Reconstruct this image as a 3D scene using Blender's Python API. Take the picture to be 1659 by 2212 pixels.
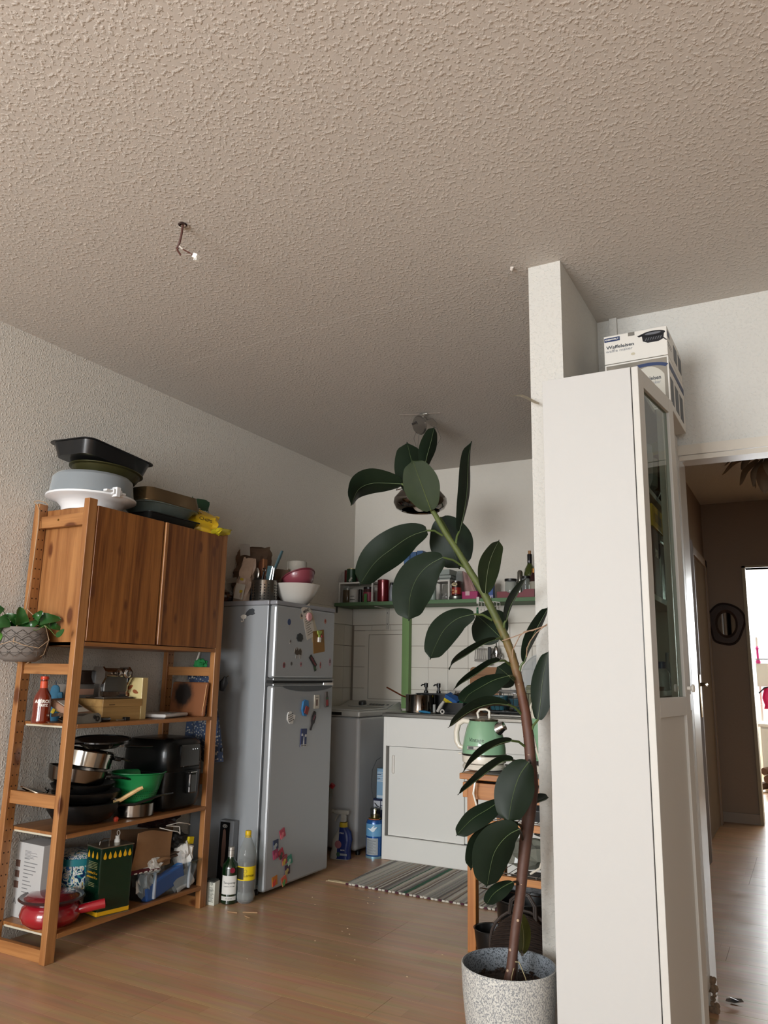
import bpy, bmesh, math, random
from mathutils import Vector, Matrix, Euler

for o in list(bpy.data.objects):
    bpy.data.objects.remove(o, do_unlink=True)
SC = bpy.context.scene
COL = SC.collection
PI = math.pi
def R(d): return d*PI/180

# ------------------------------------------------------------------ camera
YAW, PITCH, ROLL, FPX, CAMH = 0.49592999, 0.20492165, 0.01890060, 1679.249, 1.09
cd = bpy.data.cameras.new('camera'); cam = bpy.data.objects.new('camera', cd); COL.objects.link(cam)
_f = Vector((-math.sin(YAW)*math.cos(PITCH), math.cos(YAW)*math.cos(PITCH), math.sin(PITCH)))
_r0 = Vector((math.cos(YAW), math.sin(YAW), 0)); _u0 = _r0.cross(_f)
_r = _r0*math.cos(ROLL)+_u0*math.sin(ROLL); _u = _r.cross(_f)
cam.matrix_world = Matrix(((_r.x,_u.x,-_f.x,0),(_r.y,_u.y,-_f.y,0),(_r.z,_u.z,-_f.z,CAMH),(0,0,0,1)))
cd.sensor_fit = 'VERTICAL'; cd.sensor_height = 24.0; cd.sensor_width = 18.0
cd.lens = FPX/2212*24.0
cd.clip_start = 0.02; cd.clip_end = 100
SC.camera = cam

# ------------------------------------------------------------------ daylight
SC.view_settings.view_transform = 'Standard'
SC.view_settings.look = 'None'
SC.view_settings.gamma = 1.0
SC.view_settings.use_curve_mapping = False
SC.view_settings.exposure = 0.06
W = bpy.data.worlds.new('sky'); SC.world = W; W.use_nodes = True
_bg = W.node_tree.nodes['Background']; _bg.inputs['Color'].default_value = (0.80, 0.90, 1.0, 1); _bg.inputs['Strength'].default_value = 1.6
def area(name, loc, rot, sx, sy, power, col):
    l = bpy.data.lights.new(name, 'AREA'); l.shape = 'RECTANGLE'; l.size = sx; l.size_y = sy; l.energy = power; l.color = col
    o = bpy.data.objects.new(name, l); COL.objects.link(o); o.location = loc; o.rotation_euler = rot
    return o
# daylight coming in through the two living-room windows behind the photographer
area('window_daylight', (-1.70,-3.52,1.42), (R(90),0,0), 1.9, 2.0, 370, (0.965,0.985,1.0))
area('window_daylight', (0.90,-3.52,1.42), (R(90),0,0), 1.9, 2.0, 85, (0.93,0.975,1.0))
# daylight of the far room at the end of the hall
area('window_daylight', (0.25,11.3,1.5), (R(-90),0,0), 2.2, 1.7, 480, (0.92,0.97,1.0))
SC.cycles.use_denoising = True
SC.cycles.max_bounces = 8; SC.cycles.diffuse_bounces = 5; SC.cycles.glossy_bounces = 4
SC.cycles.transmission_bounces = 8; SC.cycles.transparent_max_bounces = 12
SC.cycles.caustics_reflective = False; SC.cycles.caustics_refractive = False
SC.cycles.sample_clamp_indirect = 6.0

# ------------------------------------------------------------------ materials
def lin(c):
    if isinstance(c, str): c = tuple(int(c[i:i+2],16)/255 for i in (0,2,4))
    return tuple((x/12.92 if x <= .04045 else ((x+.055)/1.055)**2.4) for x in c)+(1,)
_mc = {}
def newmat(n):
    m = bpy.data.materials.new(n); m.use_nodes = True
    return m, m.node_tree, m.node_tree.nodes['Principled BSDF']
def pm(col, rough=.5, metal=0, coat=0, bump=0, scale=80, var=0, emit=0, sss=0, trans=0, alpha=1, ior=1.45, spec=.5, vscale=None):
    """plain procedural material: colour, a little noise variation, optional fine relief"""
    k = (col,rough,metal,coat,bump,scale,var,emit,sss,trans,alpha,ior,spec,vscale)
    if k in _mc: return _mc[k]
    m, t, b = newmat('mat_'+str(col)); c = lin(col)
    b.inputs['Base Color'].default_value = c
    b.inputs['Roughness'].default_value = rough; b.inputs['Metallic'].default_value = metal
    b.inputs['Coat Weight'].default_value = coat; b.inputs['IOR'].default_value = ior
    b.inputs['Specular IOR Level'].default_value = spec
    if trans: b.inputs['Transmission Weight'].default_value = trans
    if alpha < 1: b.inputs['Alpha'].default_value = alpha
    if sss:
        b.inputs['Subsurface Weight'].default_value = sss; b.inputs['Subsurface Radius'].default_value = (.01,.01,.01)
    if emit:
        b.inputs['Emission Color'].default_value = c; b.inputs['Emission Strength'].default_value = emit
    if bump or var:
        tc = t.nodes.new('ShaderNodeTexCoord')
        n = t.nodes.new('ShaderNodeTexNoise'); n.inputs['Scale'].default_value = scale; n.inputs['Detail'].default_value = 4
        t.links.new(tc.outputs['Object'], n.inputs['Vector'])
        if bump:
            bp = t.nodes.new('ShaderNodeBump'); bp.inputs['Strength'].default_value = bump; bp.inputs['Distance'].default_value = .003
            t.links.new(n.outputs['Fac'], bp.inputs['Height']); t.links.new(bp.outputs['Normal'], b.inputs['Normal'])
        if var:
            n2 = t.nodes.new('ShaderNodeTexNoise'); n2.inputs['Scale'].default_value = vscale or scale*.3; n2.inputs['Detail'].default_value = 3
            t.links.new(tc.outputs['Object'], n2.inputs['Vector'])
            mx = t.nodes.new('ShaderNodeMix'); mx.data_type = 'RGBA'
            mx.inputs[6].default_value = tuple(max(0,x*(1-var)) for x in c[:3])+(1,); mx.inputs[7].default_value = tuple(min(1,x*(1+var)) for x in c[:3])+(1,)
            mr = t.nodes.new('ShaderNodeMapRange'); mr.inputs[1].default_value = .3; mr.inputs[2].default_value = .7
            t.links.new(n2.outputs['Fac'], mr.inputs[0]); t.links.new(mr.outputs[0], mx.inputs[0])
            t.links.new(mx.outputs[2], b.inputs['Base Color'])
    _mc[k] = m
    return m
def glassm(col='ffffff', rough=.02, k=.25, ior=1.5):
    """thin clear glass / plastic: mostly transparent with gloss on top"""
    key = ('g',col,rough,k,ior)
    if key in _mc: return _mc[key]
    m, t, b = newmat('clear_'+col)
    b.inputs['Base Color'].default_value = lin(col); b.inputs['Roughness'].default_value = rough
    tr = t.nodes.new('ShaderNodeBsdfTransparent'); tr.inputs[0].default_value = lin(col)
    mx = t.nodes.new('ShaderNodeMixShader'); fr = t.nodes.new('ShaderNodeFresnel'); fr.inputs[0].default_value = ior
    ad = t.nodes.new('ShaderNodeMath'); ad.operation = 'ADD'; ad.use_clamp = True; ad.inputs[1].default_value = k
    t.links.new(fr.outputs[0], ad.inputs[0]); ge = t.nodes.new('ShaderNodeNewGeometry'); iv = t.nodes.new('ShaderNodeMath'); iv.operation = 'SUBTRACT'; iv.inputs[0].default_value = 1.0; t.links.new(ge.outputs['Backfacing'], iv.inputs[1])
    mu = t.nodes.new('ShaderNodeMath'); mu.operation = 'MULTIPLY'; t.links.new(ad.outputs[0], mu.inputs[0]); t.links.new(iv.outputs[0], mu.inputs[1]); t.links.new(mu.outputs[0], mx.inputs[0])
    gl_ = t.nodes.new('ShaderNodeBsdfGlossy'); gl_.inputs['Roughness'].default_value = rough
    t.links.new(tr.outputs[0], mx.inputs[1]); t.links.new((gl_ if k <= .12 else b).outputs[0], mx.inputs[2])
    t.links.new(mx.outputs[0], t.nodes['Material Output'].inputs[0])
    _mc[key] = m
    return m
def woodm(name, c1, c2, axis='Z', scale=1.0, rough=.42, knots=True, coat=.15, knotcol='5a3015'):
    """pine: long grain along one object axis, rings, dark knots"""
    m, t, b = newmat(name); N = t.nodes.new; L = t.links.new
    tc = N('ShaderNodeTexCoord'); oi = N('ShaderNodeObjectInfo')
    ad = N('ShaderNodeVectorMath'); ad.operation = 'ADD'
    ml = N('ShaderNodeMath'); ml.operation = 'MULTIPLY'; ml.inputs[1].default_value = 7.0; L(oi.outputs['Random'], ml.inputs[0])
    L(tc.outputs['Object'], ad.inputs[0]); L(ml.outputs[0], ad.inputs[1])
    mp = N('ShaderNodeMapping'); s = [22*scale]*3; s['XYZ'.index(axis)] = 1.2*scale; mp.inputs['Scale'].default_value = s
    L(ad.outputs[0], mp.inputs[0])
    n = N('ShaderNodeTexNoise'); n.inputs['Scale'].default_value = 1.0; n.inputs['Detail'].default_value = 5; n.inputs['Distortion'].default_value = .6
    L(mp.outputs[0], n.inputs['Vector'])
    mp2 = N('ShaderNodeMapping'); s2 = [150*scale]*3; s2['XYZ'.index(axis)] = 5*scale; mp2.inputs['Scale'].default_value = s2
    L(ad.outputs[0], mp2.inputs[0])
    n2 = N('ShaderNodeTexNoise'); n2.inputs['Scale'].default_value = 1.0; n2.inputs['Detail'].default_value = 2; L(mp2.outputs[0], n2.inputs['Vector'])
    mxf = N('ShaderNodeMath'); mxf.operation = 'MULTIPLY_ADD'; mxf.inputs[1].default_value = .35; L(n2.outputs['Fac'], mxf.inputs[0]); L(n.outputs['Fac'], mxf.inputs[2])
    cr = N('ShaderNodeValToRGB'); cr.color_ramp.elements[0].position = .5; cr.color_ramp.elements[1].position = .85
    cr.color_ramp.elements[0].color = lin(c1); cr.color_ramp.elements[1].color = lin(c2); L(mxf.outputs[0], cr.inputs[0])
    out = cr.outputs[0]
    if knots:
        mp3 = N('ShaderNodeMapping'); s3 = [8*scale]*3; s3['XYZ'.index(axis)] = 3.6*scale; mp3.inputs['Scale'].default_value = s3; L(ad.outputs[0], mp3.inputs[0])
        v = N('ShaderNodeTexVoronoi'); v.inputs['Scale'].default_value = 1.0; L(mp3.outputs[0], v.inputs['Vector'])
        mr = N('ShaderNodeMapRange'); mr.inputs[1].default_value = .10; mr.inputs[2].default_value = .17; mr.inputs[3].default_value = 1; mr.inputs[4].default_value = 0
        L(v.outputs['Distance'], mr.inputs[0])
        mk = N('ShaderNodeMix'); mk.data_type = 'RGBA'; mk.inputs[7].default_value = lin(knotcol); L(mr.outputs[0], mk.inputs[0]); L(out, mk.inputs[6]); out = mk.outputs[2]
    L(out, b.inputs['Base Color']); b.inputs['Roughness'].default_value = rough; b.inputs['Coat Weight'].default_value = coat; b.inputs['Coat Roughness'].default_value = .3
    bp = N('ShaderNodeBump'); bp.inputs['Strength'].default_value = .12; bp.inputs['Distance'].default_value = .002; L(n2.outputs['Fac'], bp.inputs['Height']); L(bp.outputs[0], b.inputs['Normal'])
    return m
def plasterm(name, col, sc, strength, dist, rough=.9, stretch=(1,1,1), two=False):
    m, t, b = newmat(name); N = t.nodes.new; L = t.links.new
    b.inputs['Base Color'].default_value = lin(col); b.inputs['Roughness'].default_value = rough; b.inputs['Specular IOR Level'].default_value = .25
    g = N('ShaderNodeNewGeometry'); mp = N('ShaderNodeMapping'); mp.inputs['Scale'].default_value = stretch; L(g.outputs['Position'], mp.inputs[0])
    n = N('ShaderNodeTexNoise'); n.inputs['Scale'].default_value = sc; n.inputs['Detail'].default_value = 2.5; n.inputs['Roughness'].default_value = .5; L(mp.outputs[0], n.inputs['Vector'])
    mr = N('ShaderNodeMapRange'); mr.interpolation_type = 'SMOOTHSTEP'; mr.inputs[1].default_value = .48; mr.inputs[2].default_value = .72; L(n.outputs['Fac'], mr.inputs[0])
    h = mr.outputs[0]
    if two:
        v = N('ShaderNodeTexVoronoi'); v.inputs['Scale'].default_value = sc*.55; v.feature = 'SMOOTH_F1'; L(mp.outputs[0], v.inputs['Vector'])
        a = N('ShaderNodeMath'); a.operation = 'SUBTRACT'; L(h, a.inputs[0]); L(v.outputs['Distance'], a.inputs[1]); h = a.outputs[0]
    bp = N('ShaderNodeBump'); bp.inputs['Strength'].default_value = strength; bp.inputs['Distance'].default_value = dist; L(h, bp.inputs['Height']); L(bp.outputs[0], b.inputs['Normal'])
    return m

# ------------------------------------------------------------------ mesh building
class M:
    """collects shapes, then becomes one mesh object"""
    def __init__(s, off=(0,0,0)): s.v = []; s.f = []; s.sm = []; s.off = Vector(off); s.mi = []; s.cur = 0
    def _add(s, vs, fs, smooth=False, mat=None):
        k = len(s.v)
        for v in vs:
            v = Vector(v)
            if mat is not None: v = mat @ v
            s.v.append(v - s.off)
        for f in fs: s.f.append([i+k for i in f]); s.sm.append(smooth); s.mi.append(s.cur)
        return s
    def box(s, x0, x1, y0, y1, z0, z1, mat=None, r=0):
        if r:
            bm = bmesh.new(); bmesh.ops.create_cube(bm, size=1)
            for v in bm.verts: v.co = Vector(((x0+x1)/2+v.co.x*(x1-x0), (y0+y1)/2+v.co.y*(y1-y0), (z0+z1)/2+v.co.z*(z1-z0)))
            bmesh.ops.bevel(bm, geom=bm.edges[:], offset=r, segments=2 if r < .02 else 4, affect='EDGES', profile=.5)
            bm.verts.index_update()
            s._add([v.co.copy() for v in bm.verts], [[v.index for v in f.verts] for f in bm.faces], False, mat); bm.free()
            return s
        vs = [(x,y,z) for x in (x0,x1) for y in (y0,y1) for z in (z0,z1)]
        return s._add(vs, [(0,1,3,2),(4,6,7,5),(0,4,5,1),(2,3,7,6),(0,2,6,4),(1,5,7,3)], False, mat)
    def lathe(s, prof, c=(0,0,0), seg=24, mat=None, sx=1, sy=1, smooth=True, ang=(0,2*PI)):
        full = abs(ang[1]-ang[0]-2*PI) < 1e-6; n = len(prof); vs = []; fs = []
        for i in range(seg if full else seg+1):
            a = ang[0]+(ang[1]-ang[0])*i/seg
            for r_, z in prof: vs.append((c[0]+math.cos(a)*r_*sx, c[1]+math.sin(a)*r_*sy, c[2]+z))
        for i in range(seg):
            j = (i+1) % seg if full else i+1
            for k in range(n-1):
                q = [i*n+k, j*n+k, j*n+k+1, i*n+k+1]
                if prof[k][0] < 1e-6: q = [q[0], q[2], q[3]]
                elif prof[k+1][0] < 1e-6: q = [q[0], q[1], q[2]]
                fs.append(q)
        return s._add(vs, fs, smooth, mat)
    def tube(s, pts, r, seg=8, cap=True, closed=False, flat=1.0):
        pts = [Vector(p) for p in pts]; n = len(pts); rr = r if isinstance(r, (list,tuple)) else [r]*n; vs = []; fs = []
        up = Vector((0,0,1)); prev = None
        for i in range(n):
            a = pts[(i-1) % n] if (i or closed) else pts[0]; b = pts[(i+1) % n] if (i < n-1 or closed) else pts[-1]
            t = (b-a).normalized() if (b-a).length > 1e-9 else Vector((0,0,1))
            if prev is None:
                x = t.cross(up) if abs(t.dot(up)) < .95 else t.cross(Vector((1,0,0)))
            else: x = prev - t*prev.dot(t)
            x.normalize(); prev = x; y = t.cross(x)
            for k in range(seg):
                an = 2*PI*k/seg; vs.append(pts[i]+x*math.cos(an)*rr[i]+y*math.sin(an)*rr[i]*flat)
        for i in range(n if closed else n-1):
            j = (i+1) % n
            for k in range(seg): l = (k+1) % seg; fs.append((i*seg+k, i*seg+l, j*seg+l, j*seg+k))
        if cap and not closed: fs.append(tuple(range(seg))[::-1]); fs.append(tuple((n-1)*seg+k for k in range(seg)))
        return s._add(vs, fs, seg > 4)
    def prism(s, pts, d, mat=None, smooth=False):
        """2D outline in local XY extruded along local z from 0 to d"""
        n = len(pts); vs = [(x,y,0) for x,y in pts]+[(x,y,d) for x,y in pts]
        fs = [tuple(range(n))[::-1], tuple(range(n,2*n))]+[(i,(i+1)%n,n+(i+1)%n,n+i) for i in range(n)]
        return s._add(vs, fs, smooth, mat)
    def grid(s, fn, nu, nv, thick=0, smooth=True, mat=None):
        """sheet fn(u,v)->point, with thickness along its normal"""
        P = [[Vector(fn(i/nu, j/nv)) for j in range(nv+1)] for i in range(nu+1)]
        vs = [p for row in P for p in row]; w = nv+1; fs = [(i*w+j, (i+1)*w+j, (i+1)*w+j+1, i*w+j+1) for i in range(nu) for j in range(nv)]
        if thick:
            nn = []
            for i in range(nu+1):
                for j in range(nv+1):
                    a = P[min(i+1,nu)][j]-P[max(i-1,0)][j]; b = P[i][min(j+1,nv)]-P[i][max(j-1,0)]; c = a.cross(b)
                    nn.append(c.normalized() if c.length > 1e-12 else Vector((0,0,1)))
            k = len(vs); vs = vs+[vs[i]-nn[i]*thick for i in range(k)]
            fs = fs+[tuple(x+k for x in f[::-1]) for f in fs]
            e = [i*w for i in range(nu+1)]+[nu*w+j for j in range(1,w)]+[i*w+nv for i in range(nu-1,-1,-1)]+[j for j in range(nv-1,0,-1)]
            fs += [(e[i], e[(i+1)%len(e)], e[(i+1)%len(e)]+k, e[i]+k) for i in range(len(e))]
        return s._add(vs, fs, smooth, mat)
    def ball(s, c, r, seg=12, sx=1, sy=1, sz=1, mat=None):
        h = max(4, seg//2); return s.lathe([(r*math.sin(PI*k/h), -r*sz*math.cos(PI*k/h)) for k in range(h+1)], c, seg, mat, sx, sy)
    def mesh(s, name):
        me = bpy.data.meshes.new(name); me.from_pydata([tuple(v) for v in s.v], [], s.f)
        me.polygons.foreach_set('use_smooth', s.sm); me.polygons.foreach_set('material_index', s.mi)
        me.validate(); me.update()
        bm = bmesh.new(); bm.from_mesh(me); bmesh.ops.recalc_face_normals(bm, faces=bm.faces[:]); bm.to_mesh(me); bm.free()
        if any(s.sm): me.set_sharp_from_angle(angle=R(38))
        return me

def link(name, data, mats=None, parent=None, loc=None, rot=None, label=None):
    o = bpy.data.objects.new(name, data); COL.objects.link(o)
    for m in (mats if isinstance(mats, (list,tuple)) else [mats] if mats else []): data.materials.append(m)
    if parent is not None: o.parent = parent
    if loc is not None: o.location = loc
    if rot is not None: o.rotation_euler = rot
    if label: o['label'] = label
    return o
def thing(name, label, cat, loc=(0,0,0), rz=0, group=None):
    o = bpy.data.objects.new(name, None); COL.objects.link(o); o.empty_display_size = .05
    o.location = loc; o.rotation_euler = (0,0,rz) if not isinstance(rz, tuple) else rz
    o['label'] = label; o['category'] = cat
    if group: o['group'] = group
    return o
def solo(name, m, mats, label, cat, loc=(0,0,0), rz=0, group=None, kind=None):
    o = link(name, m.mesh(name), mats, None, loc, (0,0,rz) if not isinstance(rz, tuple) else rz)
    o['label'] = label; o['category'] = cat
    if group: o['group'] = group
    if kind: o['kind'] = kind
    return o
TINY = {'pin_hole_row','small_print','print_lines','pattern','barcode','slots','buttons','stitched_edge','leaf_scar_rings','cut_scars','wire_shelf','wires','diamond_relief','label_print','indicator_dots','waffle_grid','instruction_panel','weave'}
def part(t, name, m, mats, label=None, loc=None, rot=None):
    o = link(name, m.mesh(name), mats, t, loc, rot, label)
    if name in TINY: o['kind'] = 'stuff'      # marks too small to pick apart one by one
    return o
def struct(name, m, mats, parent=None, label=None, cat=None):
    o = link(name, m.mesh(name), mats, parent)
    if parent is None: o['kind'] = 'structure'
    if label: o['label'] = label
    if cat: o['category'] = cat
    return o
def text(t, name, s, size, mat, loc, rot, sx=1, ext=.0004, bold=0, align='CENTER', label=None):
    """flat printed lettering as a thin mesh"""
    c = bpy.data.curves.new('lettering', 'FONT'); c.body = s; c.size = size; c.extrude = ext; c.align_x = align; c.align_y = 'CENTER'; c.offset = bold; c.resolution_u = 3
    to = bpy.data.objects.new('lettering', c); COL.objects.link(to)
    me = bpy.data.meshes.new_from_object(to); bpy.data.objects.remove(to, do_unlink=True)
    for v in me.vertices: v.co.x *= sx
    me.materials.clear()
    return link(name, me, mat, t, loc, rot, label)
def ctext(t, s, size, mat, r, z, ang, sx=1, bold=0, ext=.0003, taper=0):
    """lettering wrapped round an upright cylinder of radius r, centred on the angle ang (degrees)"""
    o = text(t, 'lettering', s, size, mat, (0,0,0), (0,0,0), sx, ext, bold)
    for v in o.data.vertices:
        rr = r + v.co.z - taper*v.co.y; a = R(ang)+v.co.x/r; v.co = Vector((math.cos(a)*rr, math.sin(a)*rr, z+v.co.y))
    return o
# orientations for print on upright faces
FY = (R(90),0,0)          # readable from -Y
FX = (R(90),0,R(90))      # readable from +X
def Tm(loc=(0,0,0), rot=(0,0,0), sc=(1,1,1)): return Matrix.LocRotScale(Vector(loc), Euler(rot), Vector(sc))

WHITE = pm('d9d6cf', .45); CREAM = pm('e6e0d2', .4); BLACK = pm('101010', .35); CHROME = pm('c8c8c8', .12, 1); STEEL = pm('a9a7a2', .28, 1)
BLKPL = pm('0b0b0c', .22, coat=.4); PAPERW = pm('d8d5cd', .8); KRAFT = pm('8a6346', .85, bump=.3, scale=40, var=.12)
CLEAR = glassm('eef2f0', .05, .06)

# ================================================================== the setting
XL, YB, ZC = -2.965, 5.02, 2.555
wallp = plasterm('woodchip_wall', 'cbc6bd', 120, .55, .004)
wallsm = plasterm('smooth_wall', 'c6c1b7', 60, .25, .003)
wallw = plasterm('white_wall', 'bbb9b3', 90, .4, .004)
ceilm = plasterm('ceiling_plaster', 'bfbab3', 88, .34, .0055, stretch=(1,.85,1))
hallm = plasterm('hall_plaster', '8d7a69', 40, .15, .003)
struct('ceiling', M().box(-3.2, 3.2, -3.6, 7.1, ZC, ZC+.12), ceilm)
struct('wall_left', M().box(XL-.15, XL, -3.55, YB+.1, 0, ZC), wallp)
struct('wall_back', M().box(XL-.15, -.79, YB, YB+.12, 0, ZC), wallsm)
struct('wall_partition', M().box(-.79, -.672, 2.535, 3.24, 0, ZC), wallw)
struct('wall_hall_left', M().box(-.79, -.71, 3.24, 5.0, 0, ZC).box(-.79,-.71,5.0,7.0,0,ZC), hallm)
struct('wall_front', M().box(-.672, -.40, 3.10, 3.24, 0, ZC).box(-.40, 1.0, 3.10, 3.24, 1.975, ZC).box(1.0, 3.0, 3.10, 3.24, 0, ZC), wallw)
struct('wall_right', M().box(3.0, 3.15, -3.55, 3.24, 0, ZC), wallsm)
# rear wall with the two windows
m = M()
for x0, x1, z0, z1 in ((-3.1,-2.65,0,ZC),(-.75,-.05,0,ZC),(1.85,3.1,0,ZC),(-2.65,-.75,0,.42),(-.05,1.85,0,.42),(-2.65,-.75,2.42,ZC),(-.05,1.85,2.42,ZC)): m.box(x0,x1,-3.5,-3.35,z0,z1)
struct('wall_rear', m, wallsm)
for n, x0 in (('window_1',-2.65),('window_2',-.05)):
    m = M()
    for a, b, c, d in ((0,1.9,0,.06),(0,1.9,1.94,2.0),(0,.06,.06,1.94),(1.84,1.9,.06,1.94),(.92,.98,.06,1.94)): m.box(x0+a,x0+b,-3.44,-3.38,.42+c,.42+d)
    struct(n, m, WHITE)
# hall and the far room
struct('wall_hall_right', M().box(.95,1.05,3.24,7.0,0,ZC), hallm)
struct('wall_hall_end', M().box(-.71,-.41,7.0,7.12,0,ZC).box(-.41,.42,7.0,7.12,1.994,ZC).box(.42,.95,7.0,7.12,0,ZC), hallm)
m = M()
for x0, x1, z0, z1 in ((-2,-.85,0,ZC),(1.35,2,0,ZC),(-.85,1.35,0,.75),(-.85,1.35,2.3,ZC)): m.box(x0,x1,11.0,11.12,z0,z1)
farw = pm('dcd9cf', .8)
struct('wall_far_room', m.box(-2.1,-2,7.12,11.1,0,ZC).box(2,2.1,7.12,11.1,0,ZC).box(-2.1,2.1,7.12,11.1,ZC,ZC+.1), farw)
m = M()
for a, b, c, d in ((-.85,1.35,.75,.80),(-.85,1.35,2.25,2.3),(-.85,-.80,.8,2.25),(1.30,1.35,.8,2.25),(.22,.28,.8,2.25)): m.box(a,b,11.0,11.06,c,d)
struct('window_3', m, WHITE)
struct('trim_1', M().box(-.425,-.400,6.975,7.13,0,2.01).box(-.425,.44,6.975,7.13,1.994,2.012), pm('9a8a6c', .5))
struct('baseboard_hall', M().box(-.71,-.425,6.985,7.0,0,.075), pm('8f7f70', .6))
struct('baseboard_left', M().box(XL,XL+.014,-3.35,2.18,0,.06), pm('b9aa94', .6))
# steel door frame of the opening
sfr = pm('b9b2a6', .35, var=.06, scale=20)
struct('trim_2', M().box(-.3985,-.379,3.080,3.255,0,1.934).box(-.3985,.98,3.080,3.255,1.935,1.974).box(-.378,.98,3.088,3.094,1.915,1.934), sfr)
# chipped plaster at the jamb foot
m = M(); random.seed(3)
for k in range(26):
    z = random.uniform(0,.10)**1.0; w = random.uniform(.004,.012)
    m.ball((-.372+random.uniform(-.012,.010), 3.074+random.uniform(-.006,.004), z+w*.5), w, 5, sz=random.uniform(.6,1.4))
struct('trim_3', m, pm('6d5a48', .95, bump=.6, scale=60, var=.3), label='crumbling plaster at the foot of the door jamb')

# ---- floor: laminate boards laid across the room, each board a plank
def laminate(name):
    m, t, b = newmat(name); N = t.nodes.new; L = t.links.new
    g = N('ShaderNodeNewGeometry'); oi = N('ShaderNodeObjectInfo')
    br = N('ShaderNodeTexBrick'); br.offset = .37; br.inputs['Scale'].default_value = 1; br.inputs['Brick Width'].default_value = .42; br.inputs['Row Height'].default_value = .0643
    br.inputs['Mortar Size'].default_value = .0006; br.inputs['Color1'].default_value = lin('b08a66'); br.inputs['Color2'].default_value = lin('a47e5a'); br.inputs['Mortar'].default_value = lin('8e6c4c')
    L(g.outputs['Position'], br.inputs['Vector'])
    mp = N('ShaderNodeMapping'); mp.inputs['Scale'].default_value = (2.5,40,1); L(g.outputs['Position'], mp.inputs[0])
    n = N('ShaderNodeTexNoise'); n.inputs['Scale'].default_value = 1; n.inputs['Detail'].default_value = 5; L(mp.outputs[0], n.inputs['Vector'])
    mx = N('ShaderNodeMix'); mx.data_type = 'RGBA'; mx.blend_type = 'OVERLAY'; mx.inputs[0].default_value = .35; L(br.outputs[0], mx.inputs[6]); L(n.outputs['Color'], mx.inputs[7])
    hs = N('ShaderNodeHueSaturation'); mr = N('ShaderNodeMapRange'); mr.inputs[3].default_value = .93; mr.inputs[4].default_value = 1.07; L(oi.outputs['Random'], mr.inputs[0]); L(mr.outputs[0], hs.inputs['Value'])
    hs.inputs['Saturation'].default_value = .95
    L(mx.outputs[2], hs.inputs['Color']); L(hs.outputs[0], b.inputs['Base Color'])
    n2 = N('ShaderNodeTexNoise'); n2.inputs['Scale'].default_value = 6; n2.inputs['Detail'].default_value = 6; L(g.outputs['Position'], n2.inputs['Vector'])
    m2 = N('ShaderNodeMapRange'); m2.inputs[3].default_value = .24; m2.inputs[4].default_value = .42; L(n2.outputs['Fac'], m2.inputs[0]); L(m2.outputs[0], b.inputs['Roughness'])
    bp = N('ShaderNodeBump'); bp.inputs['Strength'].default_value = .05; bp.inputs['Distance'].default_value = .002; L(n.outputs['Fac'], bp.inputs['Height']); L(bp.outputs[0], b.inputs['Normal'])
    return m
LAM = laminate('laminate')
fl = struct('floor', M().box(-3.1,3.1,-3.5,11.1,-.10,-.012), pm('6b5442', .8))
random.seed(11)
def planks(xa, xb, ya, yb, cut=None):
    y = ya; k = 0
    while y < yb-1e-3:
        y1 = min(y+.193, yb); x = xa - random.choice((0,.32,.64,.96)); k += 1
        while x < xb-1e-3:
            a = max(x, xa); b_ = min(x+1.285, xb)
            if b_-a > .02: link('plank', M().box(a+.0006,b_-.0006,y+.0006,y1-.0006,-.012,0).mesh('plank'), LAM, fl)
            x += 1.285
        y = y1
planks(XL, -.79, .9, YB)
planks(-.79, -.672, .9, 2.535)
planks(-.672, .6, .9, 3.10)
planks(-.40, 1.0, 3.10, 3.24)
planks(-.71, .95, 3.24, 7.0)
planks(-1.2, 1.6, 7.0, 8.6)
link('board_field', M().box(XL,3.0,-3.35,.9,-.012,0).box(.6,3.0,.9,3.1,-.012,0).box(-1.9,1.9,8.6,11.0,-.012,0).mesh('board_field'), LAM, fl)['kind'] = 'stuff'

# ---- wall tiles
tile = pm('cfcabf', .22, coat=.3, var=.03, scale=3); grout = pm('8d8478', .9)
bk = bpy.data.objects['wall_back']; lf = bpy.data.objects['wall_left']
link('grout', M().box(XL,-.79,5.012,5.0199,.3,1.5545).mesh('grout'), grout, bk)
def tl(x0,x1,z0,z1,par,leftwall=False):
    g = .0012
    me = M().box(x0+g,x1-g,5.007,5.0125,z0+g,z1-g,r=.0012) if not leftwall else M().box(XL+.001,XL+.009,x0+g,x1-g,z0+g,z1-g,r=.0012)
    link('tile', me.mesh('tile'), tile, par)
zs = [.385,.535,.685,.835,.985,1.135,1.285,1.435]
for r_ in range(len(zs)-1):
    z0, z1 = zs[r_], zs[r_+1]
    if z1 < .8: continue
    x = -2.338
    while x < -.8: tl(x, min(x+.15,-.795), z0, z1, bk); x += .15
    # left of the post: stop at the hatch frame
    tl(-2.942, -2.842, z0, min(z1,1.3955), bk)
    tl(-2.488,-2.338,z0,z1,bk)
for a, b in ((-2.942,-2.791),(-2.791,-2.641),(-2.641,-2.488)):
    tl(a,b,1.3965,1.435,bk); tl(a,b,.835,.880,bk)
link('upper_tile_strip', M().box(-2.955,-.795,5.008,5.0125,1.437,1.554,r=.001).mesh('upper_tile_strip'), tile, bk)
link('grout', M().box(XL,XL+.002,4.12,5.011,.3,1.5545).mesh('grout'), grout, lf)
for r_ in range(len(zs)-1):
    if zs[r_+1] < .8: continue
    for a, b in ((4.14,4.291),(4.291,4.441),(4.441,4.591),(4.591,4.741),(4.741,4.892),(4.892,5.006)): tl(a,b,zs[r_],zs[r_+1],lf,True)
for a, b in ((4.14,4.441),(4.441,4.741),(4.741,5.006)): tl(a,b,1.435,1.553,lf,True)
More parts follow.
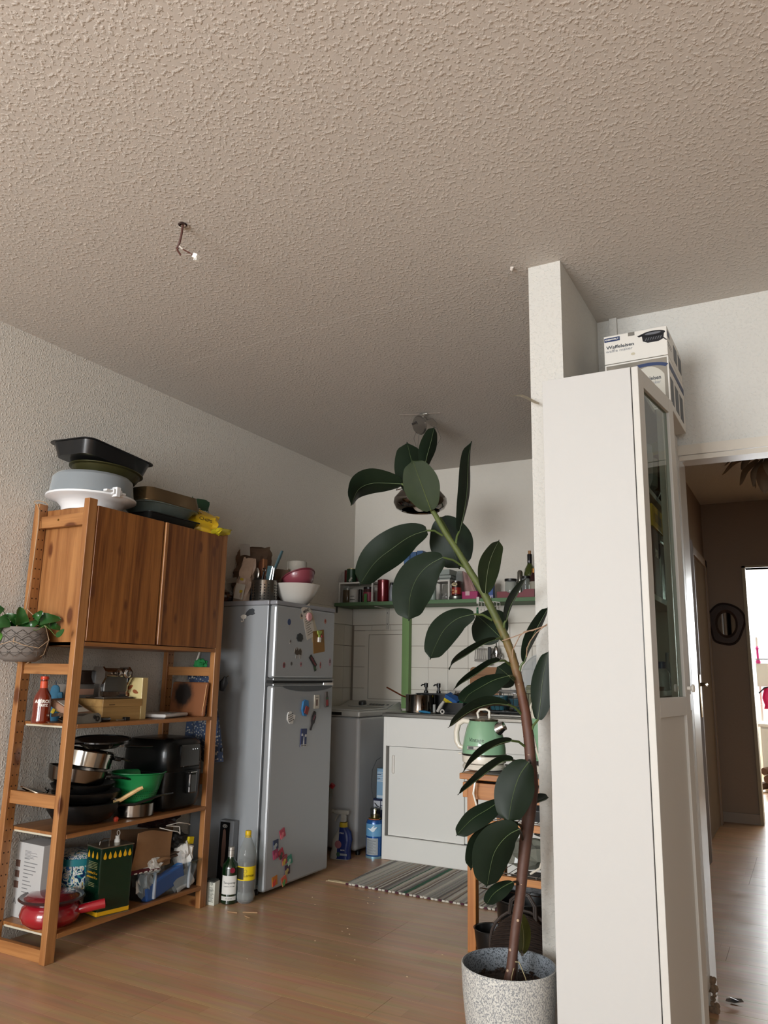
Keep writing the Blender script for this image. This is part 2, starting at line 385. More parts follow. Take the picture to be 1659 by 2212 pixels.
# service hatch in the tiles
t = thing('access_hatch', 'white square service hatch set in the wall tiles above the washing machine', 'hatch', (-2.66,5.0,.88))
M_ = lambda: M(off=(-2.66,5.0,.88))
hm = pm('cbc6bb', .5)
part(t,'frame',M_().box(-2.842,-2.812,5.000,5.0069,.882,1.3955).box(-2.519,-2.489,5.000,5.0069,.882,1.3955).box(-2.812,-2.519,5.000,5.0069,1.367,1.3955).box(-2.812,-2.519,5.000,5.0069,.882,.911),hm)
part(t,'panel',M_().box(-2.809,-2.522,5.003,5.0069,.914,1.364),hm)
# pipe stub / casing at the ceiling corner beside the boxes
struct('trim_4', M().box(-.62,-.59,3.085,3.0999,2.0,ZC), wallw)
# crack bits on the ceiling: smudge at canopy and nub
struct('trim_5', M().tube([(-.84,2.50,2.553),(-.845,2.51,2.549)],.006), pm('d8d0c8',.8), label='small plaster nub on the ceiling')
# surface line and socket of the ceiling joints (paper seam ridges)
m = M()
for x0,y0,x1,y1 in ((XL,2.70,-.80,2.538),):
    m.tube([(x0+(x1-x0)*i/60, y0+(y1-y0)*i/60+.004*math.sin(i*1.7), ZC+.0008) for i in range(61)], .0013, 5)
struct('trim_6', m, ceilm, label='faint paper seam across the ceiling')

# thin twig-like wire ornament at the left edge of the wall
solo('wire_ornament', M().tube([(-2.955,2.02,.985),(-2.957,2.045,1.005),(-2.957,2.055,1.03),(-2.957,2.035,1.045)],.0022,5).tube([(-2.957,2.00,1.00),(-2.957,2.03,1.012),(-2.957,2.075,1.008)],.002,5), pm('5a4030',.6), 'thin brown wire ornament fixed on the wall left of the shelving', 'wire')

# ================================================================== pine shelving unit on the left wall
PINE = woodm('pine', 'a37243', '7d4e28', 'Z'); PINEY = woodm('pine_y', '966639', '754824', 'Y'); PINEX = woodm('pine_x', 'a37243', '7d4e28', 'X')
PINED = woodm('pine_door', '8f5b2b', '5c3213', 'Z', scale=1.3, coat=.25, rough=.36)
HOLE = pm('2b1608', .9)
FX0 = -2.597
su = thing('shelving_unit', 'tall pine shelving unit with ladder side frames standing against the left wall', 'shelf', (-2.77,2.65,0))
O = (-2.77,2.65,0)
def post(x0,x1,y0,y1,holes=None):
    p = part(su,'post',M(O).box(x0,x1,y0,y1,0,1.79,r=.002),PINE)
    if holes:
        m = M(O); z = .06
        while z < 1.77:
            for yy in (y0+.012, y1-.012): m.lathe([(0,0),(.0032,0)],(0,0,0),8,Tm((x1+.0004 if holes > 0 else x0-.0004,yy,z),(0,R(90),0)))
            z += .064 if False else .0425
        link('pin_hole_row', m.mesh('pin_hole_row'), HOLE, p)['kind'] = 'stuff'
post(-2.628,FX0,2.210,2.254); post(-2.938,-2.907,2.210,2.254,1)
post(-2.628,FX0,3.064,3.108); post(-2.938,-2.907,3.064,3.108,1)
for ya, yb in ((2.221,2.243),(3.075,3.097)):
    for z0, z1 in ((1.680,1.732),(1.062,1.105),(.548,.598),(.0,.045)): part(su,'rung',M(O).box(-2.907,-2.628,ya,yb,z0,z1,r=.0015),PINEX)
for z in (.852,.437,.082):
    s_ = part(su,'shelf_board',M(O).box(-2.93,FX0+.001,2.256,3.062,z,z+.0165,r=.001),PINEY)
    link('edge_strip', M(O).box(-2.90,-2.63,2.2545,2.2560,z-.001,z+.006).mesh('edge_strip'), pm('b9b3a0',.5), s_)
# screw heads on the top rung
part(su,'screw',M(O).lathe([(0,0),(.005,0),(.005,.002),(0,.003)],(0,0,0),8,Tm((-2.79,2.2215,1.71),(R(90),0,0))),pm('8a6a30',.3,1))
# ---- the cupboard hung in the unit
cb = thing('pine_cupboard', 'pine two-door cupboard mounted in the upper half of the shelving unit', 'cupboard', (-2.77,2.66,1.178))
O = (-2.77,2.66,1.178)
part(cb,'side_panel',M(O).box(-2.93,-2.62,2.256,2.274,1.178,1.765),PINE)
part(cb,'side_panel',M(O).box(-2.93,-2.62,3.044,3.062,1.178,1.765),PINE)
part(cb,'bottom_board',M(O).box(-2.93,FX0,2.256,3.062,1.178,1.195,r=.001),PINEY)
part(cb,'top_board',M(O).box(-2.93,-2.62,2.2745,3.0435,1.742,1.7645),PINEY)
part(cb,'back_panel',M(O).box(-2.936,-2.9305,2.256,3.062,1.196,1.764),PINE)
part(cb,'door',M(O).box(-2.618,FX0+.004,2.257,2.644,1.198,1.764,r=.0015),PINED)
d2 = part(cb,'door',M(O).box(-2.618,FX0+.004,2.668,3.060,1.198,1.764,r=.0015),PINED)
link('edge_moulding', M(O).box(-2.612,FX0+.009,2.656,2.675,1.198,1.764,r=.003).mesh('edge_moulding'), PINE, d2)

# ================================================================== on top of the unit
def rrect(w, h, r, n=4):
    pts = []
    for cx, cy, a0 in ((w/2-r,h/2-r,0),(-w/2+r,h/2-r,90),(-w/2+r,-h/2+r,180),(w/2-r,-h/2+r,270)):
        for k in range(n+1): a = R(a0+90*k/n); pts.append((cx+r*math.cos(a), cy+r*math.sin(a)))
    return pts
def tray(m, w, d, h, lip=.012, t=.002, r=.03, flare=.015, mat=None):
    """open rounded baking tray: walls, floor, rolled lip"""
    loops = [(w-2*flare, d-2*flare, 0), (w, d, h), (w+2*lip, d+2*lip, h+.001), (w+2*lip, d+2*lip, h-.004), (w-.0+.002, d+.002, h-.004), (w-2*flare-2*t, d-2*flare-2*t, t)]
    loops = [loops[0], loops[1], loops[2], loops[3]]
    inner = [(w-.001, d-.001, h+.001), (w-2*flare-2*t, d-2*flare-2*t, t)]
    vs = []; fs = []; n = None
    seq = [loops[0], (w+.0015,d+.0015,h-.003), (w+2*lip,d+2*lip,h-.003), (w+2*lip,d+2*lip,h+.001), inner[0], inner[1]]
    for a, b, z in seq:
        P = rrect(a, b, min(r, a/2-.001, b/2-.001)); n = len(P); vs += [(x,y,z) for x,y in P]
    for k in range(len(seq)-1):
        for i in range(n): j = (i+1)%n; fs.append((k*n+i,k*n+j,(k+1)*n+j,(k+1)*n+i))
    fs.append(tuple(range(n))[::-1]); fs.append(tuple((len(seq)-1)*n+i for i in range(n)))
    return m._add(vs, fs, True, mat)
def boxt(t, name, sx, sy, sz, mat, r=0, z=0, **k): return part(t, name, M().box(-sx/2,sx/2,-sy/2,sy/2,z,z+sz,r=r), mat, **k)
# cake carrier
CC = (-2.775,2.372,1.7655)
cc = thing('cake_carrier', 'white cake carrier with a frosted clear dome on top of the pine shelving', 'cake carrier', CC)
wp = pm('d6d8da', .35)
part(cc,'base',M().lathe([(0,.010),(.110,.008),(.118,0),(.124,0),(.128,.020),(.150,.044),(.186,.054),(.197,.060),(.197,.068),(.186,.071),(.170,.062),(0,.055)],seg=40,sx=.95),wp)
part(cc,'dome',M().lathe([(.184,.0725),(.183,.080),(.174,.150),(.160,.163),(0,.168),(0,.164),(.157,.159),(.170,.148),(.180,.0725)],seg=40,sx=.95),glassm('bfc6ca',.35,.30))
part(cc,'clasp',M().box(.166,.196,-.055,-.005,.062,.085,r=.004).box(.170,.200,-.042,-.018,.052,.095,r=.003).box(.17,.192,-.09,.02,.068,.078,r=.003),wp)
# springform ring and roasting tray piled on the dome
sfm = thing('bundt_pan', 'dark olive fluted springform pan squeezed between cake carrier and black roasting tray', 'cake tin', (-2.775,2.44,1.9345), (R(-3),0,0))
m = M(); n = 48; vs = []; fs = []
for i in range(n):
    a = 2*PI*i/n; k_ = 1+.012*(1 if i%2 else -1)
    for r_, z in ((0,0),(.125,0),(.128*k_,.004),(.146*k_,.034),(.158,.038),(.158,.042),(.143,.038),(.120,.006),(0,.006)): vs.append((math.cos(a)*r_*.9, math.sin(a)*r_*1.12, z))
for i in range(n):
    j = (i+1)%n
    for k in range(8): fs.append((i*9+k,j*9+k,j*9+k+1,i*9+k+1))
m._add(vs, fs, True); part(sfm,'ring',m,pm('3f3d22',.35,.5))
rt = thing('roasting_tray', 'deep black roasting tray lying tilted on top of the whole pile of tins', 'roasting tray', (-2.775,2.41,1.990), (R(-3.5),R(1),R(3)))
part(rt,'tray',tray(M(),.235,.40,.062,.013,r=.045),pm('17191b',.32,.2,coat=.3))
# second stack
lt = thing('loaf_tin', 'black oblong baking tin at the bottom of the right-hand pan stack', 'baking tin', (-2.755,2.765,1.7655))
part(lt,'tin',tray(M(),.225,.33,.045,.010,r=.015),pm('1b1b1a',.4,.2))
gl = thing('glass_casserole_lid', 'clear oval glass casserole dish between the two dark tins', 'glass dish', (-2.755,2.765,1.812))
part(gl,'bowl',tray(M(),.235,.36,.050,.014,.004,r=.09,flare=.035),glassm('9aa8a0',.05,.25))
bt = thing('roasting_pan', 'bronze-brown enamel roasting pan turned upside down on the glass dish', 'roasting pan', (-2.755,2.765,1.932), (R(180),0,R(-2)))
part(bt,'pan',tray(M(),.235,.37,.068,.010,r=.045,flare=.012),pm('6b583d',.25,.75,coat=.4,var=.25,scale=20))
part(bt,'handle_recess',M().tube([(-.06,-.172,.045),(-.055,-.172,.020),(.055,-.172,.020),(.06,-.172,.045)],.004,6),pm('2c2218',.3,.6))
# crisp bags
def bag(m, w, d, h, seed=0, cr=.008, top=.25, mat=None, nu=18, nv=14):
    rr = random.Random(seed); ph = [rr.uniform(0,6) for _ in range(8)]
    def fn(u, v):
        a = 2*PI*u; pin = max(0,(v-(1-top))/top); pin0 = max(0,(.12-v)/.12)
        ww = w/2*(1-.08*pin); dd = d/2*(1-.93*pin)*(1-.25*pin0)
        wr = cr*(math.sin(5*a+ph[0]+6*v)+.7*math.sin(9*a+ph[1]-11*v)+.6*math.sin(14*v+ph[2]+2*a))
        c, s = math.cos(a), math.sin(a)
        e = .62
        x = (abs(c)**e)*(1 if c>0 else -1)*ww; y = (abs(s)**e)*(1 if s>0 else -1)*dd
        return (x+wr*c, y+wr*s*(1-pin), v*h+ (cr*.8*math.sin(3*a+ph[3])*pin))
    m.grid(fn, nu, nv, 0, True, mat)
    m._add([Vector(fn(i/nu,0)) for i in range(nu)], [tuple(range(nu))[::-1]], False, mat)
    return m
cbg = thing('crisp_bag', 'yellow crisp bag lying crumpled beside the bronze roasting pan', 'snack bag', (-2.68,2.990,1.7655), (R(-18),R(14),R(55)))
part(cbg,'bag',bag(M(),.15,.065,.135,4,.006),pm('c9a21a',.3,.1,coat=.4,bump=.3,scale=30))
text(cbg,'lettering','CHIPS',.026,pm('2a2412',.5),(.0,-.040,.07),(R(90),0,0))
cb2 = thing('seasoning_bag', 'dark green foil bag with a folded top behind the yellow crisp bag', 'snack bag', (-2.755,3.045,1.7655), (0,R(3),R(75)))
part(cb2,'bag',bag(M(),.11,.045,.205,9,.005),pm('0e3d24',.3,.1,coat=.4,bump=.3,scale=30))
text(cb2,'lettering','Certo',.028,PAPERW,(0,-.036,.135),(R(90),0,0))
cb3 = thing('nut_bag', 'small yellow and green snack packet lying flat at the cupboard corner', 'snack bag', (-2.66,3.055,1.767), (R(78),0,R(80)))
part(cb3,'bag',bag(M(),.075,.03,.12,14,.004),pm('a89a20',.3,.1,coat=.4,bump=.3,scale=30))
# string knot
solo('twine', M().tube([(-2.90,2.245,1.790),(-2.905,2.235,1.800),(-2.925,2.215,1.806),(-2.94,2.205,1.800),(-2.93,2.200,1.792),(-2.915,2.204,1.785),(-2.905,2.2085,1.76),(-2.895,2.205,1.70),(-2.878,2.188,1.55),(-2.868,2.175,1.42),(-2.862,2.165,1.33)],.0022,6)
    .tube([(-2.862,2.165,1.33),(-2.800,2.085,1.252),(-2.785,2.066,1.19),(-2.795,2.085,1.13),(-2.835,2.135,1.104)],.0018,6)
    .tube([(-2.862,2.165,1.33),(-2.765,2.195,1.252),(-2.745,2.200,1.20),(-2.755,2.190,1.14),(-2.815,2.160,1.104)],.0018,6)
    .tube([(-2.862,2.165,1.33),(-2.93,2.20,1.252),(-2.945,2.19,1.18),(-2.915,2.17,1.12),(-2.855,2.145,1.104)],.0018,6)
    .tube([(-2.785,2.064,1.19),(-2.755,2.09,1.175),(-2.738,2.15,1.165),(-2.742,2.20,1.20)],.0016,6)
    .tube([(-2.785,2.064,1.19),(-2.84,2.045,1.175),(-2.91,2.07,1.165),(-2.945,2.13,1.17)],.0016,6),
    pm('a48a6e',.9,bump=.4,scale=300), 'thin jute twine holding the grey hanging pot from the shelf post', 'twine')
# hanging pot with pothos
hp = thing('hanging_pot', 'grey concrete-look pot with diamond relief and pothos hanging beside the cupboard', 'plant pot', (-2.845,2.150,1.110))
POT = pm('6f6862', .85, bump=.3, scale=60, var=.08)
part(hp,'pot',M().lathe([(0,0),(.058,0),(.078,.012),(.098,.042),(.102,.075),(.096,.120),(.092,.138),(.088,.138),(.089,.120),(.0,.115)],seg=36),POT)
m = M(); random.seed(5)
for row,(zz,rr_) in enumerate(((.035,.0955),(.060,.1015),(.086,.1015),(.110,.0975))):
    for k in range(14):
        a = 2*PI*(k+.5*(row%2))/14; w = 2*PI/14*.5; h = .0155
        def q(da,dz): 
            z2 = zz+dz; r2 = rr_+.0015; return (math.cos(a+da)*r2, math.sin(a+da)*r2, z2)
        P = [q(-w,0),q(0,-h),q(w,0),q(0,h)]
        for i in range(4): m.tube([P[i],P[(i+1)%4]],.0011,4,False)
        if random.random() < .6: m.tube([P[0],P[2]],.0009,4,False)
        else: m.tube([P[1],P[3]],.0009,4,False)
part(hp,'diamond_relief',m,pm('4f4944',.9))
SOIL = pm('23180f', .95, bump=1, scale=60, var=.5, vscale=120)
part(hp,'soil',M().lathe([(0,.124),(.0885,.122)],seg=24),SOIL)
def leafmesh(m, path, hw, side, n=10, cup=.25, wav=0, seed=0, thick=.0006, shape=None, drip=True):
    """leaf blade along path (list of Vector), half width hw, side = Vector across the blade"""
    path = [Vector(p) for p in path]; L = [0]
    for a, b in zip(path, path[1:]): L.append(L[-1]+(b-a).length)
    T_ = L[-1]
    def P(t):
        d = t*T_
        for i in range(len(path)-1):
            if d <= L[i+1] or i == len(path)-2:
                k = (d-L[i])/max(1e-9, L[i+1]-L[i])
                p0 = path[max(i-1,0)]; p1 = path[i]; p2 = path[i+1]; p3 = path[min(i+2,len(path)-1)]
                return .5*((2*p1)+(-p0+p2)*k+(2*p0-5*p1+4*p2-p3)*k*k+(-p0+3*p1-3*p2+p3)*k**3)
    def width(t):
        if shape: return shape(t)
        return max(0.012, (math.sin(PI*min(1,t**.85))**.62)) if not drip else max(.012, (math.sin(PI*t**.85)**.62)*(1 if t < .93 else 1-(t-.93)*9))
    def fn(u, v):
        t = u; c = P(t); tg = (P(min(1,t+.02))-P(max(0,t-.02))).normalized()
        s = side[0]*(1-t)+side[1]*t if isinstance(side, (list,tuple)) else side
        s = (s-tg*s.dot(tg)).normalized(); nrm = tg.cross(s)
        k = v*2-1; w = hw*width(t)
        return c+s*(k*w)+nrm*(cup*w*abs(k)**1.5)+nrm*(wav*hw*math.sin(7*t+3*k+seed)*abs(k))
    m.grid(fn, n*2, 6, thick, True)
    return m, P
PL = pm('1f4a1c', .32, coat=.3, var=.25, scale=20); PL2 = pm('4c7a33', .4, var=.5, scale=60)
STEM = pm('4f6b35', .5)
random.seed(21)
m = M()
EH = Vector((.60,.80,0)); VW = Vector((.80,-.60,-.05))       # across and towards the room, seen from the middle of the room
lv = [(-.125,.205,.042,250,0),(-.095,.165,.040,200,0),(-.125,.135,.036,230,0),(-.075,.125,.032,215,1),(-.045,.155,.038,190,0),(-.015,.200,.040,100,0),(-.050,.190,.030,150,0),
      (-.01,.150,.036,240,0),(.015,.135,.030,215,0),(.055,.205,.024,60,0),(.105,.190,.042,10,0),(.075,.175,.034,330,0),(.065,.135,.026,280,1),(-.10,.105,.028,260,1),(-.02,.175,.032,120,0),(.035,.165,.028,40,0),(.130,.160,.026,340,0)]
for i, (h, z, w, ang, vg) in enumerate(lv):
    c = EH*h*.92+Vector((0,0,z-.012))+VW*(.03+.035*((i*7)%4)/3-(.02 if h > .05 else 0)); d = EH*math.cos(R(ang))+Vector((0,0,1))*math.sin(R(ang)); b0 = c-d*w*.9
    a = Vector((EH.x*h*.35,EH.y*h*.35,.122)); part(hp,'stem',M().tube([a, a.lerp(b0,.5)+Vector((0,0,.015)), b0],.0016,5),STEM)
    side = VW.cross(d).normalized()+VW*random.uniform(-.7,.7); mm = M()
    leafmesh(mm,[b0, c+VW*.012, c+d*w*1.0-Vector((0,0,w*.15))],w*.78,side,6,.25,.05,i,shape=lambda t: max(.03,(1-t)**.55*(min(1,t*9)**.5)))
    part(hp,'leaf',mm,PL2 if vg else PL, label='variegated cream and green leaf' if vg else None)
part(hp,'tendril',M().tube([(.06,-.02,.13),(.12,-.03,.125),(.155,-.02,.145),(.18,-.01,.125),(.195,0,.105),(.215,.01,.115)],.0012,5),STEM)
mm = M(); leafmesh(mm,[(.20,0,.105),(.225,0,.112),(.245,0,.130)],.012,Vector((0,0,1)),5,.2); part(hp,'leaf',mm,PL)

# ================================================================== upper open shelf of the unit
Z1, Z2, Z3 = .8687, .4537, .0987
# orange aperitif bottle
t = thing('spritz_bottle', 'small bottle of orange spritz at the left end of the upper open shelf', 'bottle', (-2.76,2.212,Z1))
part(t,'bottle',M().lathe([(0,0),(.034,0),(.037,.004),(.037,.012),(.034,.03),(.0345,.09),(.031,.108),(.018,.13),(.0135,.142),(.0135,.165),(.015,.167),(.015,.172),(.012,.172)],seg=28),pm('7a2208',.06,trans=.35,coat=1,spec=.8))
part(t,'cap',M().lathe([(.0155,.172),(.0165,.174),(.0155,.184),(0,.185)],seg=20),pm('b03a22',.4,.3))
part(t,'neck_label',M().lathe([(.0150,.138),(.0146,.165)],seg=20),pm('b8482a',.5))
ctext(t,'APÉROL',.018,PAPERW,.0352,.085,-36,bold=.0006); ctext(t,'SPRITZ',.013,PAPERW,.0352,.070,-34,bold=.0005)
# blue cookie-cutter style tin behind: blue cloth mitt with wings
t = thing('blue_bottle_bag', 'blue fabric mitt with a yellow pattern propped behind the orange bottle', 'oven mitt', (-2.84,2.335,Z1), R(30))
BLU = pm('2c5b74',.85,bump=.4,scale=80,var=.15)
part(t,'mitt',M().lathe([(0,0),(.030,0),(.036,.02),(.034,.075),(.026,.10),(.020,.125),(.018,.138),(.010,.147),(0,.148)],seg=18,sy=.55).box(-.050,-.012,-.010,.010,.075,.115,Tm((0,0,0),(0,R(8),0)),r=.008).box(.012,.050,-.010,.010,.075,.115,Tm((0,0,0),(0,R(-8),0)),r=.008),BLU)
part(t,'pattern',M().box(-.018,-.004,-.0205,-.0195,.03,.05,Tm((0,0,0),(0,R(25),0))).box(.004,.018,-.0208,-.0195,.045,.062,Tm((0,0,0),(0,R(20),0))).box(-.016,-.004,-.0205,-.0195,.062,.075),pm('b59a1e',.8))
part(t,'loop',M().tube([(0,0,.146),(-.003,0,.165),(.003,0,.166),(.001,0,.146)],.0018,5),pm('3a3f44',.8))
# paper wrapped goods
t = thing('paper_packet', 'brown paper packet with a white barcode label lying on metal cutters on the upper shelf', 'paper packet', (-2.735,2.335,.905), (R(0),R(28),R(18)))
part(t,'packet',M().box(-.075,.075,-.07,.075,0,.030,r=.008).box(-.078,-.045,-.072,.077,.004,.024,r=.004),pm('8d6a55',.8,bump=.5,scale=30,var=.1))
part(t,'label',M().box(-.05,.045,-.06,.055,.0302,.0312),PAPERW)
m = M(); x = .01
for k, w in enumerate((.002,.001,.003,.001,.002,.004,.001,.002,.003,.001,.002)): m.box(-.015,.012,x,x+w,.0313,.0317); x += w+.0018
part(t,'barcode',m,pm('1c1c1c',.7))
t = thing('metal_press', 'grey folded metal press with two round holes at the front edge of the upper shelf', 'kitchen tool', (-2.655,2.345,Z1), R(5))
part(t,'jaw',M().prism([(-.10,0),(.035,0),(.045,.006),(.040,.03),(.025,.04),(-.03,.038),(-.06,.03),(-.10,.034)],.045,Tm((0,.0,0),(R(90),0,R(90)))),pm('8f8b84',.35,.85,var=.15))
part(t,'hole_ring',M().lathe([(.004,0),(.007,0),(.007,.002),(.004,.002)],(0,0,0),14,Tm((.0455,.005,.024),(0,R(90),0))).lathe([(.006,0),(.011,0),(.011,.002),(.006,.002)],(0,0,0),14,Tm((.0455,.022,.017),(0,R(90),0))),pm('2b2826',.4,.6))
t = thing('metal_strip', 'coil of dark shiny cutter strip left of the metal press on the upper shelf', 'kitchen tool', (-2.70,2.275,Z1))
part(t,'strip',M().tube([(-.03,-.035,.03),(.02,-.04,.036),(.035,-.02,.03),(.03,-.01,.008),(.0,-.0,.004),(-.04,.01,.010),(-.035,.02,.03),(.02,.022,.033)],.0035,6,flat=2.2),pm('6b5d50',.2,.8))
# pasta machine on wooden crate
t = thing('wooden_box', 'plain wooden box carrying the pasta machine on the upper shelf', 'box', (-2.755,2.565,Z1), R(-4))
WBX = woodm('box_wood','a3814f','86663a','Y',knots=False)
part(t,'box',M().box(-.085,.085,-.105,.105,0,.088,r=.002),WBX)
part(t,'lid',M().box(-.087,.087,-.107,.107,.0585,.0905,r=.002),WBX)
part(t,'slot',M().box(.0851,.0876,-.075,-.045,.066,.069),pm('2a1a0e',.9))
t = thing('pasta_machine', 'chrome pasta machine with roller knob standing on the wooden box', 'pasta machine', (-2.752,2.560,.9597), R(-4))
CH = pm('b8b8b8',.1,1)
for y in (-.075,.065):
    part(t,'side_plate',M().prism([(-.055,.0),(.055,.0),(.055,.006),(.022,.012),(.018,.05),(.045,.09),(.045,.118),(.025,.138),(-.03,.138),(-.045,.115),(-.045,.09),(-.018,.05),(-.022,.012),(-.055,.006)],.010,Tm((0,y+.01,0),(R(90),0,0))),CH)
part(t,'base',M().box(-.06,.06,-.085,.08,0,.008,r=.002),CH)
for x, z, r_ in ((-.012,.112,.020),(.022,.108,.018)): part(t,'roller',M().lathe([(0,0),(r_,0),(r_,.13),(0,.13)],(0,0,0),24,Tm((x,.062,z),(R(90),0,0))),CH)
part(t,'body',M().box(-.03,.032,-.063,.062,.03,.10,r=.004),pm('6d6c6a',.35,.8))
part(t,'knob',M().lathe([(0,0),(.018,0),(.021,.004),(.021,.016),(.014,.020),(.010,.018),(0,.018)],(0,0,0),24,Tm((.050,.030,.110),(0,R(90),0))).lathe([(.012,0),(.016,0),(.016,.012),(.012,.012)],(0,0,0),20,Tm((.046,-.010,.112),(0,R(90),0))),CH)
# dark cassette behind
t = thing('dark_cutter_attachment', 'dark brown oblong attachment lying behind the pasta machine', 'kitchen tool', (-2.862,2.515,1.02), R(-8))
part(t,'body',M().box(-.03,.03,-.075,.075,0,.060,r=.006),pm('2c211b',.4))
t = thing('grey_carton', 'grey carton standing at the wall behind the paper packet', 'box', (-2.885,2.50,Z1), R(-3))
part(t,'carton',M().box(-.035,.035,-.09,.10,0,.151,r=.002),pm('6b655e',.8))
part(t,'stripe',M().box(.0352,.036,-.05,.075,.105,.130),pm('b18872',.7))
# flat carton with almonds
t = thing('almond_carton', 'cream carton printed with almonds upright beside the wooden box', 'box', (-2.720,2.672,Z1), R(8))
part(t,'carton',M().box(-.060,.055,-.022,.016,0,.183,r=.0015),pm('c9b982',.5,coat=.3))
part(t,'spine',M().box(.0552,.056,-.021,.015,.002,.181),pm('bfa873',.5))
m = M()
for i,(x,z,a) in enumerate(((-.01,.14,30),(.02,.12,-20),(-.02,.10,70),(.012,.075,10),(-.02,.055,-30),(.02,.04,40))):
    m.prism([(math.cos(k*PI/6)*.016,math.sin(k*PI/6)*.008*(1-.3*math.cos(k*PI/6))) for k in range(12)],.0008,Tm((x,-.0222,z),(R(90),0,0))@Tm(rot=(0,0,R(a))))
part(t,'almond_print',m,pm('8a4a22',.5)); text(t,'lettering','Puree',.038,pm('5a3446',.5),(-.038,-.0228,.135),(R(90),R(-90),0),bold=.001)
part(t,'green_band',M().box(-.059,.054,-.0226,-.0221,.003,.028),pm('4f6d3a',.5))
t = thing('clear_snack_bag', 'crinkled clear bag of nuts leaning on the almond carton', 'bag', (-2.79,2.745,Z1), R(65))
part(t,'bag',bag(M(),.075,.05,.165,7,.006,.35),glassm('b9b0a2',.2,.2)); part(t,'nuts',M().lathe([(0,.004),(.026,.006),(.030,.03),(.026,.06),(0,.068)],seg=12,sy=.6),pm('4d3626',.9,bump=1,scale=90,var=.4))
t = thing('kitchen_scale', 'flat white kitchen scale lying on the right of the upper open shelf', 'kitchen scale', (-2.715,2.855,Z1), R(16))
part(t,'plate',M().box(-.075,.075,-.115,.115,.004,.020,r=.006),pm('b9b6b2',.3,coat=.3)); part(t,'underside',M().box(-.065,.065,-.105,.105,0,.005),pm('4b4844',.6))
part(t,'display',M().box(.03,.06,-.04,.04,.0202,.0210),pm('6f7476',.2))
# burnt cutting board leaning against the far frame
t = thing('cutting_board', 'brown cutting board with a round scorch mark leaning on the far end frame', 'cutting board', (-2.725,3.018,Z1), (R(-7),0,R(-3)))
cbm, ct, cbb = newmat('scorched_board')
tc = ct.nodes.new('ShaderNodeTexCoord'); mp = ct.nodes.new('ShaderNodeMapping'); mp.inputs['Location'].default_value = (.035,0,-.105); mp.inputs['Scale'].default_value = (1,1,1)
ln = ct.nodes.new('ShaderNodeVectorMath'); ln.operation = 'LENGTH'; nz = ct.nodes.new('ShaderNodeTexNoise'); nz.inputs['Scale'].default_value = 45; nz.inputs['Detail'].default_value = 6
ad = ct.nodes.new('ShaderNodeMath'); ad.operation = 'MULTIPLY_ADD'; ad.inputs[1].default_value = .035; mr = ct.nodes.new('ShaderNodeMapRange'); mr.inputs[1].default_value = .062; mr.inputs[2].default_value = .095
mx = ct.nodes.new('ShaderNodeMix'); mx.data_type = 'RGBA'; mx.inputs[6].default_value = lin('1b1410'); mx.inputs[7].default_value = lin('7c4c2c')
ct.links.new(tc.outputs['Object'], mp.inputs[0]); ct.links.new(mp.outputs[0], ln.inputs[0]); ct.links.new(tc.outputs['Object'], nz.inputs[0]); ct.links.new(nz.outputs['Fac'], ad.inputs[0]); ct.links.new(ln.outputs['Value'], ad.inputs[2])
ct.links.new(ad.outputs[0], mr.inputs[0]); ct.links.new(mr.outputs[0], mx.inputs[0]); ct.links.new(mx.outputs[2], cbb.inputs['Base Color']); cbb.inputs['Roughness'].default_value = .6
part(t,'board',M().box(-.118,.118,0,.020,0,.165,r=.008),cbm)
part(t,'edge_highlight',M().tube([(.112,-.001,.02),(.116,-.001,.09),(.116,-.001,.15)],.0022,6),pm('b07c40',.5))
t = thing('marker_pen', 'short black marker pen lying at the front edge of the upper shelf', 'pen', (-2.640,2.425,Z1+.0098), R(2))
part(t,'barrel',M().lathe([(0,-.045),(.009,-.044),(.0095,-.02),(.0095,.035),(.006,.040),(0,.041)],(0,0,0),12,Tm((0,0,0),(R(-90),0,0))),BLKPL)
part(t,'cap',M().lathe([(.010,-.046),(.010,-.012)],(0,0,0),12,Tm((0,0,0),(R(-90),0,0))),pm('1d2630',.2))
t = thing('usb_adapter', 'tiny black plug lying by the corner of the wooden box', 'plug', (-2.645,2.560,Z1))
part(t,'body',M().box(-.01,.01,-.013,.013,0,.015,r=.002),BLACK); part(t,'tip',M().box(-.004,.004,-.055,-.0135,.002,.006,r=.001),pm('8b8275',.4,.5))

# ================================================================== lower open shelf: cookware
PANB = pm('141414', .38, .3, var=.2, scale=30); PANI = pm('1a1919', .5, .1); SS = pm('c2bcb2', .14, 1); SSD = pm('837b73', .2, 1)
def pan(t, r, h, out, inn, base=.8, name='body'):
    part(t,name,M().lathe([(0,0),(r*base,0),(r*.95,h*.55),(r,h),(r+.003,h+.001),(r-.003,h+.001),(r*.95-.004,h*.55),(r*base-.004,.004),(0,.004)],seg=40),out)
def hdl(t, pts, r, mat, name='handle', flat=.55, seg=8, **k): return part(t,name,M().tube(pts,r,seg,flat=flat),mat,**k)
